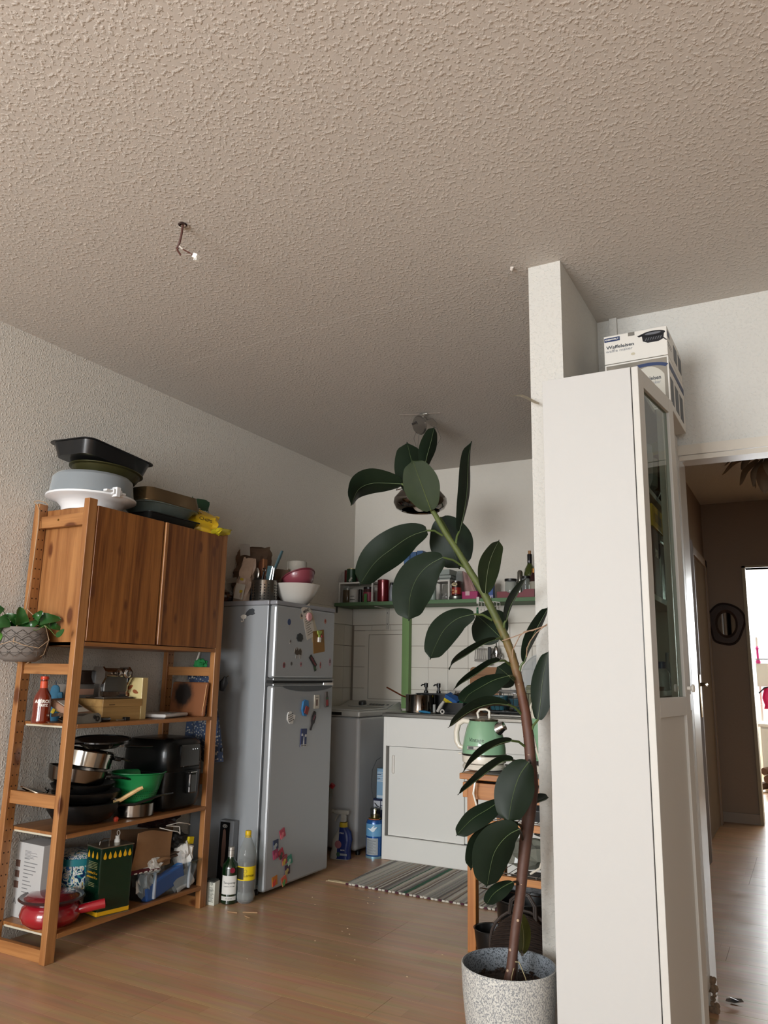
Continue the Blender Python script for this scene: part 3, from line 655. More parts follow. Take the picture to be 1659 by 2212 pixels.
# wok at the bottom
t = thing('wok_pan', 'large black wok with a long curved handle at the bottom of the pan pile', 'pan', (-2.755,2.465,Z2), (0,0,R(0)))
part(t,'body',M().lathe([(0,0),(.075,0),(.115,.018),(.142,.055),(.148,.082),(.151,.083),(.147,.086),(.138,.055),(.11,.022),(0,.006)],seg=44),PANB)
hdl(t,[(.105,.095,.066),(.150,.145,.066),(.174,.205,.082),(.178,.27,.093),(.174,.345,.090)],[.012,.013,.012,.010,.008],BLKPL)
part(t,'orange_tag',M().ball((.10,.095,.008),.012,8),pm('a33520',.5))
t = thing('frying_pan', 'black frying pan with a pale wooden handle stacked in the wok', 'pan', (-2.750,2.470,.5405), (R(-1),0,0))
pan(t,.140,.040,PANB,PANI,.78)
part(t,'handle_ferrule',M().tube([(.085,.055,.015),(.105,.072,.003)],.008,8),pm('8c8c8c',.2,1))
hdl(t,[(.095,.065,-.002),(.115,.085,.002),(.145,.115,.028),(.165,.138,.046),(.174,.150,.052)],[.010,.013,.0125,.0115,.010],woodm('beech','cfae7c','b08c5a','Y',knots=False),flat=.75,label='pale wooden handle')
t = thing('shallow_pan', 'shallow black pan nested on the wooden-handled frying pan', 'pan', (-2.755,2.455,.5825), (0,R(0),0))
pan(t,.130,.030,PANB,PANI,.8)
hdl(t,[(.06,-.115,.025),(.08,-.18,.03),(.085,-.235,.032)],[.009,.009,.007],BLKPL)
t = thing('dark_saucepan', 'dark steel saucepan lying tilted on the pan pile', 'pot', (-2.770,2.425,.6135), (R(-8),R(4),0))
part(t,'body',M().lathe([(0,0),(.098,0),(.112,.012),(.120,.062),(.123,.064),(.117,.064),(.108,.014),(0,.005)],seg=40),SSD)
hdl(t,[(.09,.085,.040),(.115,.12,.045),(.12,.17,.042),(.12,.21,.038)],[.010,.013,.011,.010],BLKPL)
part(t,'handle_rivet',M().tube([(.088,.080,.042),(.100,.092,.044)],.0135,10),pm('2d2a28',.3,.7))
t = thing('steel_saucepan', 'shiny stainless saucepan lying tilted in the pile with a black side grip', 'pot', (-2.760,2.462,.681), (R(-9),R(5),0))
part(t,'body',M().lathe([(0,0),(.098,0),(.102,.004),(.104,.062),(.109,.066),(.105,.068),(.100,.062),(.098,.008),(0,.005)],seg=40),SS)
hdl(t,[(.075,.075,.048),(.105,.10,.052),(.115,.135,.046),(.09,.155,.046)],[.008,.010,.010,.008],BLKPL)
part(t,'side_grip',M().box(.03,.085,.085,.115,.04,.058,Tm(rot=(0,0,R(-20))),r=.006),BLKPL)
t = thing('skillet', 'small steel skillet with a black rim on top of the pan pile', 'pan', (-2.765,2.545,.752), (R(3),R(3),0))
part(t,'body',M().lathe([(0,0),(.070,0),(.105,.022),(.120,.030),(.116,.032),(.10,.026),(.068,.006),(0,.005)],seg=40),pm('4e4842',.2,.9))
part(t,'rim',M().lathe([(.116,.030),(.124,.030),(.124,.036),(.116,.036)],seg=40),BLKPL)
hdl(t,[(.02,-.115,.030),(.02,-.18,.038),(.02,-.235,.042)],[.009,.008,.008],BLKPL)
hdl(t,[(.108,.035,.012),(.125,.06,.008),(.130,.12,.000),(.135,.17,-.004)],[.012,.011,.009,.007],BLKPL)
part(t,'rivet',M().ball((.110,.005,.016),.005,8).ball((.108,.022,.015),.005,8),CHROME)
t = thing('glass_pan_lid', 'steel-rimmed glass pan lid leaning at the left end of the pan pile', 'pan lid', (-2.81,2.305,.566), (R(-27),R(10),0))
part(t,'glass',M().lathe([(.098,0),(.08,.010),(.04,.018),(0,.020)],seg=32),glassm('7a7c78',.05,.3)); part(t,'rim',M().lathe([(.097,-.002),(.102,-.001),(.102,.003),(.097,.004)],seg=32),SS)
part(t,'knob',M().lathe([(.006,.018),(.006,.028),(.015,.032),(.015,.038),(0,.040)],seg=16),BLKPL)
# green colander on a small pot
t = thing('small_steel_pot', 'small steel pot standing on the shelf under the green colander', 'pot', (-2.695,2.700,Z2), 0)
part(t,'body',M().lathe([(0,0),(.080,0),(.086,.006),(.086,.055),(.090,.058),(.084,.058),(.082,.008),(0,.005)],seg=36),SSD)
t = thing('colander', 'green plastic colander with a spout rim resting on the small steel pot', 'colander', (-2.695,2.702,.5125), (R(-2),0,R(5)))
t.scale = (.93,.93,1); GRN = pm('187a42',.4,coat=.2)
m = M(); n = 40; prof = [(.0,.0),(.075,.0),(.088,.012),(.105,.06),(.117,.115),(.124,.122),(.130,.124),(.130,.127),(.121,.126),(.113,.115),(.100,.06),(.082,.014),(.0,.006)]; vs = []; fs = []
for i in range(n):
    a = 2*PI*i/n; k_ = 1+.30*max(0,math.cos(a-R(80)))**10+.12*max(0,math.cos(a+R(95)))**8
    for r_, z in prof:
        e = k_ if z > .113 else 1+(k_-1)*max(0,(z-.06)/.06); vs.append((math.cos(a)*r_*e, math.sin(a)*r_*e, z))
for i in range(n):
    j = (i+1)%n
    for k in range(len(prof)-1): fs.append((i*13+k,j*13+k,j*13+k+1,i*13+k+1))
m._add(vs, fs, True); part(t,'bowl',m,GRN)
m = M()
for r_i, z in enumerate((.020,.030,.040,.050)):
    for k in range(64):
        a = 2*PI*(k+.5*(r_i%2))/64; rr_ = .0885+(z-.012)*(.017/.048)+.0004; m.lathe([(0,0),(.0019,0)],(0,0,0),6,Tm((math.cos(a)*rr_,math.sin(a)*rr_,z),(0,R(75),a)))
part(t,'holes',m,pm('062d16',.9))['kind'] = 'stuff'
# air fryer
t = thing('air_fryer', 'large glossy black air fryer at the right end of the cookware shelf', 'air fryer', (-2.757,2.925,Z2), R(0)); t.scale = (1,.95,1.03)
AF = pm('050606',.3,coat=.12,spec=.3); 
def ring(w, d, z, e=.42, n=44, ox=0):
    out = []
    for i in range(n):
        a = 2*PI*i/n; c, s_ = math.cos(a), math.sin(a); out.append((ox+(abs(c)**e)*(1 if c > 0 else -1)*w/2, (abs(s_)**e)*(1 if s_ > 0 else -1)*d/2, z))
    return out
def loft(m, rings, smooth=True):
    n = len(rings[0]); vs = [p for r_ in rings for p in r_]; fs = []
    for k in range(len(rings)-1):
        for i in range(n): j = (i+1)%n; fs.append((k*n+i,k*n+j,(k+1)*n+j,(k+1)*n+i))
    fs.append(tuple(range(n))[::-1]); fs.append(tuple((len(rings)-1)*n+i for i in range(n)))
    return m._add(vs, fs, smooth)
part(t,'basket_housing',loft(M(),[ring(.25,.22,.004),ring(.285,.26,.016),ring(.305,.285,.06),ring(.308,.288,.16),ring(.306,.288,.168)]),AF)
part(t,'upper_housing',loft(M(),[ring(.302,.284,.1695),ring(.307,.288,.174),ring(.302,.285,.25),ring(.288,.27,.292),ring(.26,.245,.308),ring(.2,.18,.313)]),AF)
part(t,'seam',loft(M(),[ring(.300,.282,.165),ring(.300,.282,.172)]),pm('3c3c3c',.3,.6))
part(t,'front_panel',M().box(.1505,.1555,-.055,.085,.185,.285,r=.006),pm('050505',.05,coat=1))
m = M()
for k in range(3): m.ball((.1558,.03+k*.016,.262),.0024,8)
part(t,'indicator_dots',m,pm('d8dde0',.4,emit=.4))
part(t,'basket_handle',M().box(.150,.176,.0,.05,.070,.160,r=.008).box(.150,.172,-.01,.055,.158,.166,r=.003),pm('141414',.15,coat=1)); part(t,'chrome_clip',M().box(.172,.178,.005,.045,.1605,.1665,r=.002),CHROME)
part(t,'foot',M().box(-.10,.10,-.09,.09,0,.006),BLACK)
# ================================================================== bottom shelf
t = thing('appliance_carton', 'tall pale grey appliance carton standing at the left end of the bottom shelf', 'box', (-2.853,2.350,Z3), R(-3))
part(t,'carton',M().box(-.085,.085,-.045,.055,0,.285,r=.002),pm('a9a8a6',.6))
part(t,'side_print',M().box(-.0858,-.0852,-.04,.05,.01,.27),pm('c0bfbd',.6))
m = M()
for k in range(11): m.box(-.03,random.uniform(.0,.055),-.0457,-.0452,.225-k*.014,.228-k*.014)
for k in range(6): m.box(-.03,random.uniform(.0,.055),-.0457,-.0452,.255-k*.005,.2565-k*.005)
part(t,'small_print',m,pm('6b6b6c',.7)); text(t,'lettering','A',.032,pm('6a6a6a',.6),(-.068,-.0457,.06),FY)
m = M()
for z in (.11,.15,.19): m.box(-.083,-.055,-.0457,-.0452,z,z+.026)
part(t,'picture_print',m,pm('5a4036',.6))
t = thing('patterned_tin', 'round cake tin painted with blue and yellow majolica leaves behind the red pot', 'tin', (-2.838,2.530,Z3))
tm_, tt, tb = newmat('majolica'); N = tt.nodes.new; L = tt.links.new
tc = N('ShaderNodeTexCoord'); nz = N('ShaderNodeTexNoise'); nz.inputs['Scale'].default_value = 22; nz.inputs['Detail'].default_value = 1; nz.inputs['Distortion'].default_value = 2.2; L(tc.outputs['Object'], nz.inputs[0])
cr = N('ShaderNodeValToRGB'); cr.color_ramp.interpolation = 'CONSTANT'; e = cr.color_ramp.elements
e[0].position = 0; e[0].color = lin('14264f'); e[1].position = .40; e[1].color = lin('1f6f78')
for p_, c_ in ((.46,'c9c8bb'),(.56,'2a5c93'),(.61,'c8c7ba'),(.66,'b39a3e'),(.70,'1b2f5c')): x = e.new(p_); x.color = lin(c_)
L(nz.outputs['Fac'], cr.inputs[0]); L(cr.outputs[0], tb.inputs['Base Color']); tb.inputs['Roughness'].default_value = .3
part(t,'tin',M().lathe([(0,0),(.098,0),(.100,.003),(.100,.180)],seg=44),tm_)
part(t,'lid_rim',M().lathe([(.101,.180),(.103,.180),(.103,.205),(.101,.207)],seg=44),pm('1e6a72',.3)); part(t,'lid',M().lathe([(.101,.207),(.09,.216),(.06,.226),(0,.231)],seg=44),tm_)
t = thing('fondue_pot', 'red enamel fondue pot with a thick hollow handle on the bottom shelf', 'pot', (-2.728,2.328,Z3))
RED = pm('8e1420',.15,coat=1); DRK = pm('2c1013',.3,coat=.5)
part(t,'body',M().lathe([(0,0),(.085,0),(.108,.018),(.116,.042),(.108,.068),(.094,.080),(.098,.084),(.090,.086),(.088,.08),(.10,.042),(0,.006)],seg=44),RED)
part(t,'rim',M().lathe([(.094,.080),(.120,.092),(.126,.098),(.120,.104),(.102,.100),(.090,.090)],seg=44),DRK)
part(t,'inner_dish',M().lathe([(.106,.099),(.09,.112),(.06,.118),(.02,.122),(0,.123)],seg=40),pm('6b1a22',.2,coat=1))
hd = part(t,'handle',M().tube([(.085,.060,.050),(.11,.085,.055),(.135,.115,.062),(.150,.135,.065)],[.017,.0185,.0185,.019],16),RED)
link('hollow_end', M().lathe([(0,0),(.011,0),(.013,.002)],(0,0,0),16,Tm((.1512,.1366,.0655),(R(82),0,R(-37)-PI))).mesh('hollow_end'), DRK, hd)
t = thing('olive_oil_tin', 'dark green rectangular oil tin with a row of yellow drops on the bottom shelf', 'tin', (-2.660,2.548,Z3), R(-12))
GT = pm('0b2a1b',.22,.3,coat=.7); YE = pm('c49417',.35)
part(t,'body',M().box(-.055,.055,-.075,.075,.002,.262,r=.005),GT)
part(t,'bottom_band',M().box(-.0556,.0556,-.0756,.0756,.004,.024,r=.004),YE); part(t,'top_rim',M().box(-.057,.057,-.077,.077,.262,.267,r=.002),pm('a39a86',.3,.9)); part(t,'bottom_rim',M().box(-.0565,.0565,-.0765,.0765,0,.004),pm('a39a86',.3,.9))
drop = [(0,.013),(-.0045,.003),(-.0065,-.004),(-.0055,-.0095),(0,-.012),(.0055,-.0095),(.0065,-.004),(.0045,.003)]
for y in (-.056,-.033,-.010,.013,.036,.058): part(t,'drop',M().prism([(a*1.1,b*1.15) for a,b in drop],.0008,Tm((.0553,y,.233),(R(90),0,R(90)))),YE)
for x in (-.036,-.005,.028): part(t,'drop',M().prism([(a*1.1,b*1.15) for a,b in drop],.0008,Tm((x,-.0753,.233),FY)),YE)
text(t,'lettering','contains 5 L e',.0135,YE,(0,-.0757,.165),FY); text(t,'lettering','contenuto 5 L e',.0125,YE,(0,-.0757,.148),FY)
m = M()
for k in range(5): m.box(-.034,.034,-.0757,-.0752,.205-k*.006,.2065-k*.006)
for k in range(3): m.box(-.022,.022,-.0757,-.0752,.125-k*.006,.1265-k*.006)
part(t,'small_print',m,pm('8c8a5a',.5))
part(t,'spout',M().lathe([(.012,0),(.012,.010),(.009,.014),(.009,.026),(0,.027)],(-.01,.035,.267),16),PAPERW,label='white plastic spout')
part(t,'pull_ring',M().tube([(-.01+.011*math.cos(a),.035+.003,.303+.010*math.sin(a)) for a in [k*PI/8 for k in range(16)]],.0016,6,closed=True),PAPERW)
part(t,'carry_handle',M().tube([(0,-.052,.268),(0,-.050,.282),(0,-.035,.290),(0,-.01,.288),(0,-.008,.268)],.0026,6),CHROME)
# storage box
TB = (-2.715,2.872,Z3)
t = thing('storage_box', 'clear plastic storage box stuffed with paper at the right of the bottom shelf', 'storage box', TB, R(0))
part(t,'shell',tray(M(),.245,.345,.125,.010,.003,.02,.02),glassm('e6ecf0',.15,.05))
part(t,'corner_rib',M().box(.108,.121,-.115,-.105,.01,.12,r=.002).box(.108,.121,.105,.115,.01,.12,r=.002),glassm('dfe5ea',.1,.3))
t = thing('blue_folder', 'blue plastic folder lying inside the clear storage box', 'folder', (-2.648,2.860,.128), (R(14),0,0))
part(t,'folder',M().box(-.01,.028,-.12,.12,-.014,.062,r=.008),pm('2a74c0',.5,bump=.2))
random.seed(31)
def crumple(m, c, r, seed, sx=1, sy=1, sz=1):
    rr = random.Random(seed); ph = [rr.uniform(0,6.3) for _ in range(9)]
    def fn(u, v):
        a = 2*PI*u; b = PI*v; d = Vector((math.cos(a)*math.sin(b)*sx, math.sin(a)*math.sin(b)*sy, math.cos(b)*sz))
        k = 1+.16*math.sin(5*a+ph[0]+3*b)*math.sin(b)+.13*math.sin(9*b+ph[1]+2*a)*math.sin(b)+.10*math.sin(7*a-4*b+ph[2])*math.sin(b)
        return Vector(c)+d*r*k
    m.grid(fn, 18, 9, 0, False); return m
WPAP = pm('c9c6c0',.85,bump=.3,scale=50)
for i,(x,y,z,r_,s) in enumerate(((-2.645,2.745,.172,.050,(.55,.8,1.25)),(-2.700,2.80,.175,.05,(1,1,1.1)),(-2.640,2.785,.232,.034,(.7,1.4,1.1)),(-2.660,3.000,.240,.050,(.9,.8,1.25)))):
    t = thing('crumpled_paper', ['ball of white paper at the left end of the storage box','grey-white paper wad deep in the storage box','torn white paper sticking up over the storage box rim','white paper bag bulging out at the right end of the storage box'][i], 'paper', (x,y,z-r_*s[2]))
    part(t,'wad',crumple(M(),(0,0,r_*s[2]),r_,i,*s),WPAP)
for i,(x,y,z,r_) in enumerate(((-2.735,2.90,.150,.055),(-2.665,2.945,.135,.045))):
    t = thing('crumpled_paper', ['white paper wad behind the blue folder in the storage box','white paper wad at the bottom right of the storage box'][i], 'paper', (x,y,z-r_)); part(t,'wad',crumple(M(),(0,0,r_),r_,40+i,.8,1.1,1),WPAP)
t = thing('paper_roll', 'loose white sheets curling inside the right half of the storage box', 'paper', (-2.625,2.965,.13), (R(30),0,0))
part(t,'sheet',M().grid(lambda u,v: (.004*math.sin(6*v),-.06+.12*u,-.02+.07*v+.01*math.sin(5*u)),8,6,.001),WPAP)
part(t,'sheet',M().grid(lambda u,v: (.010+.004*math.sin(5*v),-.05+.11*u,-.03+.06*v+.014*math.sin(4*u+1)),8,6,.001),WPAP)
# brown bags on the box
t = thing('paper_bag', 'large brown paper bag folded over the storage box, its side panel facing the room', 'paper bag', (-2.700,2.770,.235), 0)
KB = pm('94704e',.85,bump=.35,scale=25,var=.08)
part(t,'bag_panel',M().grid(lambda u,v: (.055-.01*v+.012*math.sin(3*u+2*v),-.115+.24*u+.03*v,(-.005+.155*v)*(1-.15*u)+.008*math.sin(5*u)),10,8,.002),KB)
part(t,'bag_back',M().grid(lambda u,v: (-.06+.012*math.sin(4*u),-.13+.40*u,-.004+.165*v-.05*u),10,6,.002),pm('6f543c',.85,bump=.3,scale=25))
part(t,'bag_fold',M().tube([(.052,-.02,.012),(.060,.03,.016),(.062,.07,.020),(.060,.115,.012)],[.016,.022,.020,.010],8,flat=.6),KB)
t = thing('paper_bag', 'flattened brown paper bags stacked at the back of the storage box', 'paper bag', (-2.735,2.960,.240), 0)
part(t,'folded_stack',M().box(-.07,.075,-.10,.09,.0,.007,r=.002).box(-.075,.07,-.09,.095,.008,.014,Tm(rot=(0,R(3),R(5))),r=.002).box(-.06,.08,-.10,.085,.016,.021,Tm(rot=(R(3),0,R(-4))),r=.002),pm('5a4638',.85,bump=.4,scale=25,var=.2))
t = thing('red_striped_towel', 'dark red and white striped cloth edge poking out under the paper bag', 'cloth', (-2.612,2.700,.232), 0)
RW = pm('5a1420',.85)
cl_ = part(t,'cloth',M().grid(lambda u,v: (-.02*v,-.07+.17*u,.0-.008*u+.008*v),10,2,.003),RW)
m = M()
for k in range(5): m.box(.0005,.0018,-.055+k*.030,-.038+k*.030,-.004-.0015*k,.001-.0015*k)
link('stripe', m.mesh('stripe'), PAPERW, cl_)
t = thing('black_bag', 'black and yellow bag lying on the flattened paper bags', 'bag', (-2.70,2.975,.2625), 0)
part(t,'bag',crumple(M(),(0,0,.045),.060,12,.9,1.15,.62),pm('121110',.5,bump=.4)); part(t,'yellow_panel',M().box(.045,.060,.03,.065,.030,.062,Tm(rot=(R(-8),0,0)),r=.002),pm('c8b416',.5))
t = thing('white_cable', 'tangle of thin white cable on top of the black bag under the shelf', 'cable', (-2.64,2.89,.385), 0)
part(t,'cord',M().tube([(0.0,-.08,.005),(.02,-.03,-.012),(.02,.02,-.025),(.01,.045,-.04),(.0,.05,-.01),(-.01,.0,.0),(.0,-.04,.008),(.01,.03,.012),(.01,.09,.0),(.0,.12,-.01)],.0022,6),PAPERW)
t = thing('dark_bag', 'dark red-brown plastic bag stuffed under the cookware shelf', 'bag', (-2.80,2.97,.352), 0)
part(t,'bag',crumple(M(),(0,0,.035),.09,22,.8,1.2,.42),pm('2a1716',.4,bump=.4))
# ================================================================== hanging between shelving and fridge
FLB, ft, fb = newmat('blue_floral'); N = ft.nodes.new; L = ft.links.new
tc = N('ShaderNodeTexCoord'); v = N('ShaderNodeTexVoronoi'); v.inputs['Scale'].default_value = 75; v.inputs['Randomness'].default_value = .9; L(tc.outputs['Object'], v.inputs[0])
mr = N('ShaderNodeMapRange'); mr.inputs[1].default_value = .28; mr.inputs[2].default_value = .36; L(v.outputs['Distance'], mr.inputs[0]); mx = N('ShaderNodeMix'); mx.data_type = 'RGBA'
mx.inputs[6].default_value = lin('a9a8a0'); mx.inputs[7].default_value = lin('3d4b66'); L(mr.outputs[0], mx.inputs[0]); L(mx.outputs[2], fb.inputs['Base Color']); fb.inputs['Roughness'].default_value = .9
t = thing('tote_bag', 'blue floral cloth bag hanging between the pine shelving and the fridge', 'cloth bag', (-2.70,3.17,.67), 0)
part(t,'cloth',M().grid(lambda u,v: (-.16+.25*u*(.62+.38*(1-v))+.0*v, .02*math.sin(7*u+2*v)*(1-.3*v)+.012*math.sin(15*u)*(1-v), .40*v-.03*math.sin(2.2*u)*(1-v)),20,14,.003),FLB)
part(t,'tag',M().box(.088,.102,-.006,.002,.025,.045,r=.002),BLACK)
part(t,'strap',M().tube([(.05,-.012,.10),(.055,-.016,.22),(.045,-.016,.32),(.0,-.01,.40),(-.03,-.0,.43)],.006,6,flat=.4),BLACK)
part(t,'upper_cloth',M().grid(lambda u,v: (-.16+.17*u, .018*math.sin(6*u), .37+.035*v+.02*math.sin(PI*u)),12,4,.003),FLB)
t = thing('umbrella', 'folded black umbrella hanging from the far shelf post behind the floral bag', 'umbrella', (-2.615,3.165,.99), 0)
part(t,'canopy',M().tube([(-.01,0,.0),(0,0,.04),(.008,0,.07)],[.012,.022,.006],8),pm('0f0f11',.7)); part(t,'tip',M().tube([(.0,0,.06),(.035,-.01,.074)],.003,6),CHROME)
t = thing('green_duster', 'bright green brush head with a pale stick hanging behind the far frame', 'brush', (-2.80,3.16,1.10), 0)
part(t,'head',crumple(M(),(.03,0,.02),.035,3,1.1,.7,.8),pm('2a8a4a',.8)); part(t,'stick',M().tube([(-.02,0,-.05),(.0,0,.03),(.025,-.0,.10)],.005,6),PAPERW)

# ================================================================== fridge
FR = (-2.73,3.65,0)
fr = thing('fridge', 'silver grey fridge-freezer covered in magnets between the pine shelving and the washing machine', 'fridge', FR)
FG = pm('989b9d',.34,.25,var=.03,scale=4); FGS = pm('969a9d',.38,.2,var=.03,scale=4); FT = pm('85868a',.45,.1)
part(fr,'cabinet',M(FR).box(-2.950,-2.505,3.362,3.945,.03,1.436,r=.004),FGS)
part(fr,'top_panel',M(FR).box(-2.952,-2.500,3.356,3.950,1.436,1.462,r=.006),FT)
part(fr,'door_gasket',M(FR).box(-2.505,-2.494,3.372,3.935,.05,1.43),pm('2a2c2e',.7))
d1 = part(fr,'freezer_door',M(FR).box(-2.494,-2.450,3.360,3.947,1.056,1.438,r=.012),FG)
d2 = part(fr,'fridge_door',M(FR).box(-2.494,-2.450,3.360,3.947,.022,1.018,r=.012),FG)
part(fr,'door_cap',M(FR).box(-2.496,-2.448,3.358,3.949,1.437,1.461,r=.008),FT)
part(fr,'seam_trim',M(FR).box(-2.496,-2.449,3.359,3.948,1.044,1.057,r=.003).box(-2.496,-2.449,3.359,3.948,1.016,1.030,r=.003),pm('8b8d8e',.25,.8))
part(fr,'seam_shadow_gap',M(FR).box(-2.496,-2.456,3.365,3.944,1.030,1.044),pm('161718',.6))
hd = part(fr,'handle_recess',M(FR).grid(lambda u,v: (-2.4490, 3.44+.50*u, 1.016-.030*v*math.sin(PI*u)**.5),20,3,.001),pm('606467',.35,.5))
part(fr,'badge',M(FR).box(-2.449,-2.445,3.835,3.940,1.018,1.034,r=.002),CHROME)
for y in (3.39,3.92): part(fr,'foot',M(FR).lathe([(0,0),(.02,0),(.02,.02),(.012,.03)],(-2.53,y,0),12),BLACK)
# magnets and papers on the doors (each can be lifted off)
MX = -2.4497
def mag(name, label, y, z, w, h, col, cat='magnet', rot=0, deep=.003, shape='box', parts=(), group=None, rough=.5):
    t = thing(name, label, cat, (MX,y,z), (R(-rot),0,0), group)
    if shape == 'box': o = M().box(0,deep,-w/2,w/2,-h/2,h/2)
    elif shape == 'disc': o = M().lathe([(0,deep),(w/2*.8,deep),(w/2,deep*.5),(w/2,0),(0,0)],(0,0,0),20,Tm(rot=(0,R(90),0)),sx=h/w)
    else: o = M().prism([(a*w,b*h) for a,b in shape],deep,Tm(rot=(R(90),0,R(90))))
    part(t,'base',o,pm(col,rough))
    for nm, y0, y1, z0, z1, c in parts: part(t,nm,M().box(deep,deep+.0008,y0,y1,z0,z1),pm(c,rough))
    return t
t = mag('receipt_paper','long printed leaflet hanging askew under the pink disc magnet on the freezer door',3.660,1.365,.085,.185,'bdb6ab','paper',-22,.0012)
text(t,'lettering','MENU',.022,pm('3a3836',.6),(.0014,.0,.065),FX,bold=.0004); m = M()
for k in range(9): m.box(.0013,.0017,-.03+.004*(k%3),.025-.006*(k%4),-.07+k*.013,-.0665+k*.013)
part(t,'print_lines',m,pm('6a6560',.7))
t = mag('folded_leaflet','cream folded leaflet behind the long printed leaflet on the freezer door',3.700,1.345,.075,.170,'a99f8b','paper',-30,.0008)
t = mag('disc_magnet','pink round macaron magnet on the long leaflet',3.662,1.394,.048,.048,'c98f92','magnet',0,.012,'disc')
part(t,'cream_layer',M().lathe([(.0245,.005),(.0250,.007),(.0245,.009)],(0,0,0),20,Tm(rot=(0,R(90),0))),pm('dcc3b8',.5))
t = mag('envelope','mustard brown envelope held by a cactus magnet at the right of the freezer door',3.775,1.262,.115,.125,'80591a','envelope',-8,.0015)
part(t,'flap',M().prism([(-.057,.062),(.057,.062),(.0,.0)],.0006,Tm((.0016,0,0),(R(90),0,R(90)))),pm('7a5418',.6))
t = mag('cactus_magnet','green cactus magnet in a white pot on the mustard envelope',3.772,1.300,.02,.045,'8a9a4a','magnet',0,.010,[(-.3,-.5),(.3,-.5),(.3,.1),(.9,.15),(1.0,.5),(.6,.5),(.5,.3),(.3,.3),(.25,.5),(-.3,.5),(-.35,.2),(-.9,.5),(-1.1,.4),(-.8,.05),(-.3,-.05)])
part(t,'pot',M().box(.001,.012,-.012,.012,-.042,-.015,r=.002),PAPERW); part(t,'red_flower',M().ball((.010,.02,-.008),.009,8,sx=.6),pm('7c1c1c',.5))
mag('badge_magnet','dark round rubber magnet left of the leaflet on the freezer door',3.583,1.275,.062,.05,'26292a','magnet',0,.004,[(math.cos(k*PI/7+.2)*(.5 if k%2 else .44),math.sin(k*PI/7+.2)*(.5 if k%2 else .42)) for k in range(14)])
t = mag('squirrel_magnet','brown long-legged animal magnet with white outline in the middle of the freezer door',3.572,1.192,.075,.062,'8d8a84','sticker',0,.0015,[(-.5,.0),(-.45,.35),(-.25,.45),(-.1,.5),(.0,.25),(.3,.45),(.5,.25),(.5,-.1),(.4,-.5),(.22,-.5),(.15,-.1),(-.05,-.15),(-.1,-.5),(-.3,-.5),(-.25,-.1)])
part(t,'body_print',M().prism([(-.033,.0),(-.028,.02),(-.015,.012),(-.006,.026),(.0,.01),(.02,.024),(.033,.01),(.030,-.012),(.010,-.008),(-.008,-.012),(-.022,-.010)],.0006,Tm((.0016,0,0),(R(90),0,R(90)))),pm('41352a',.6))
t = mag('ticket_magnet','black lettered strip magnet crossing a green one under the envelope',3.722,1.150,.082,.026,'17130f','magnet',42,.004); text(t,'lettering','CHILLAX',.016,pm('8a3440',.5),(.0042,0,0),FX)
mag('green_strip_magnet','narrow black and green strip magnet crossed under the lettered strip',3.735,1.132,.018,.075,'182018','magnet',-25,.003,parts=(('green_print',-.006,.006,-.03,.0,'3d5c35'),))
BL = [(math.cos(k*PI/8)*.5,math.sin(k*PI/8)*.5) for k in range(16)]
t = mag('balloon_sticker','small dark blue balloon sticker at the left of the freezer door',3.478,1.353,.03,.034,'2b3d62','sticker',0,.0008,BL); part(t,'tail',M().box(.0,.0008,-.003,.003,-.040,-.017),pm('8d8a86',.6))
for nm, lb, y, z, w, h, c in (('small_sticker','small white dog sticker below the balloon sticker on the freezer door',3.497,1.249,.022,.026,'8e8c88'),('small_sticker','tiny cherry sticker in the lower left corner of the freezer door',3.447,1.124,.022,.030,'7c3a40'),
    ('small_sticker','tiny black tick sticker, second in the bottom row of the freezer door',3.515,1.133,.018,.020,'5a5856'),('small_sticker','tiny pink figure sticker, third in the bottom row of the freezer door',3.605,1.131,.018,.026,'a06a70'),
    ('small_sticker','tiny red and white bottle sticker right of the crossed strips on the freezer door',3.802,1.130,.016,.038,'a05a58'),('small_sticker','round pale sticker at the lower right edge of the freezer door',3.902,1.150,.026,.046,'9a8086'),
    ('small_sticker','tiny orange fox sticker near the right edge of the freezer door',3.838,1.380,.022,.028,'9a6455'),('round_sticker','round beige lettered sticker left of the pink disc magnet',3.595,1.392,.036,.034,'a0917f')):
    t = mag(nm, lb, y, z, w, h, c, 'sticker', 0, .0007, BL); part(t,'print',M().box(.0007,.0011,-w*.25,w*.22,-h*.1,h*.28),pm('4a4444' if 'fox' not in lb else '7a3020',.6))
# fridge door magnets
t = mag('white_face_magnet','black and white patterned face magnet on the fridge door',3.530,.853,.075,.070,'cfcdc8','magnet',-15,.005,[(-.42,.3),(-.25,.5),(.05,.45),(.2,.2),(.5,.0),(.35,-.3),(.25,-.15),(.1,-.5),(-.3,-.4),(-.5,-.05)])
m = M()
for k in range(16): m.box(.005,.0058,-.026+.011*(k%4),-.020+.011*(k%4),-.018+.011*(k//4),-.013+.011*(k//4))
part(t,'pattern',m,pm('1a1a1a',.5))
t = mag('souvenir_magnet','blue and red souvenir magnet at the top of the fridge door',3.655,.898,.06,.088,'2e6a9a','magnet',0,.010,[(-.5,-.1),(-.35,.4),(-.05,.5),(.4,.45),(.5,.1),(.3,-.2),(.15,-.5),(-.25,-.45)])
part(t,'red_figure',M().box(.010,.016,-.008,.026,-.03,.012,Tm(rot=(R(-20),0,0)),r=.003),pm('7c2a24',.5))
t = mag('card_magnet','white rectangular card magnet with a small drawing near the top right of the fridge door',3.772,.929,.048,.075,'bcb6a8','magnet',0,.005); part(t,'drawing',M().box(.005,.0055,-.010,.008,-.022,.012),pm('6a5148',.5)); part(t,'caption',M().box(.005,.0055,-.014,.014,.022,.026),pm('5a5550',.5))
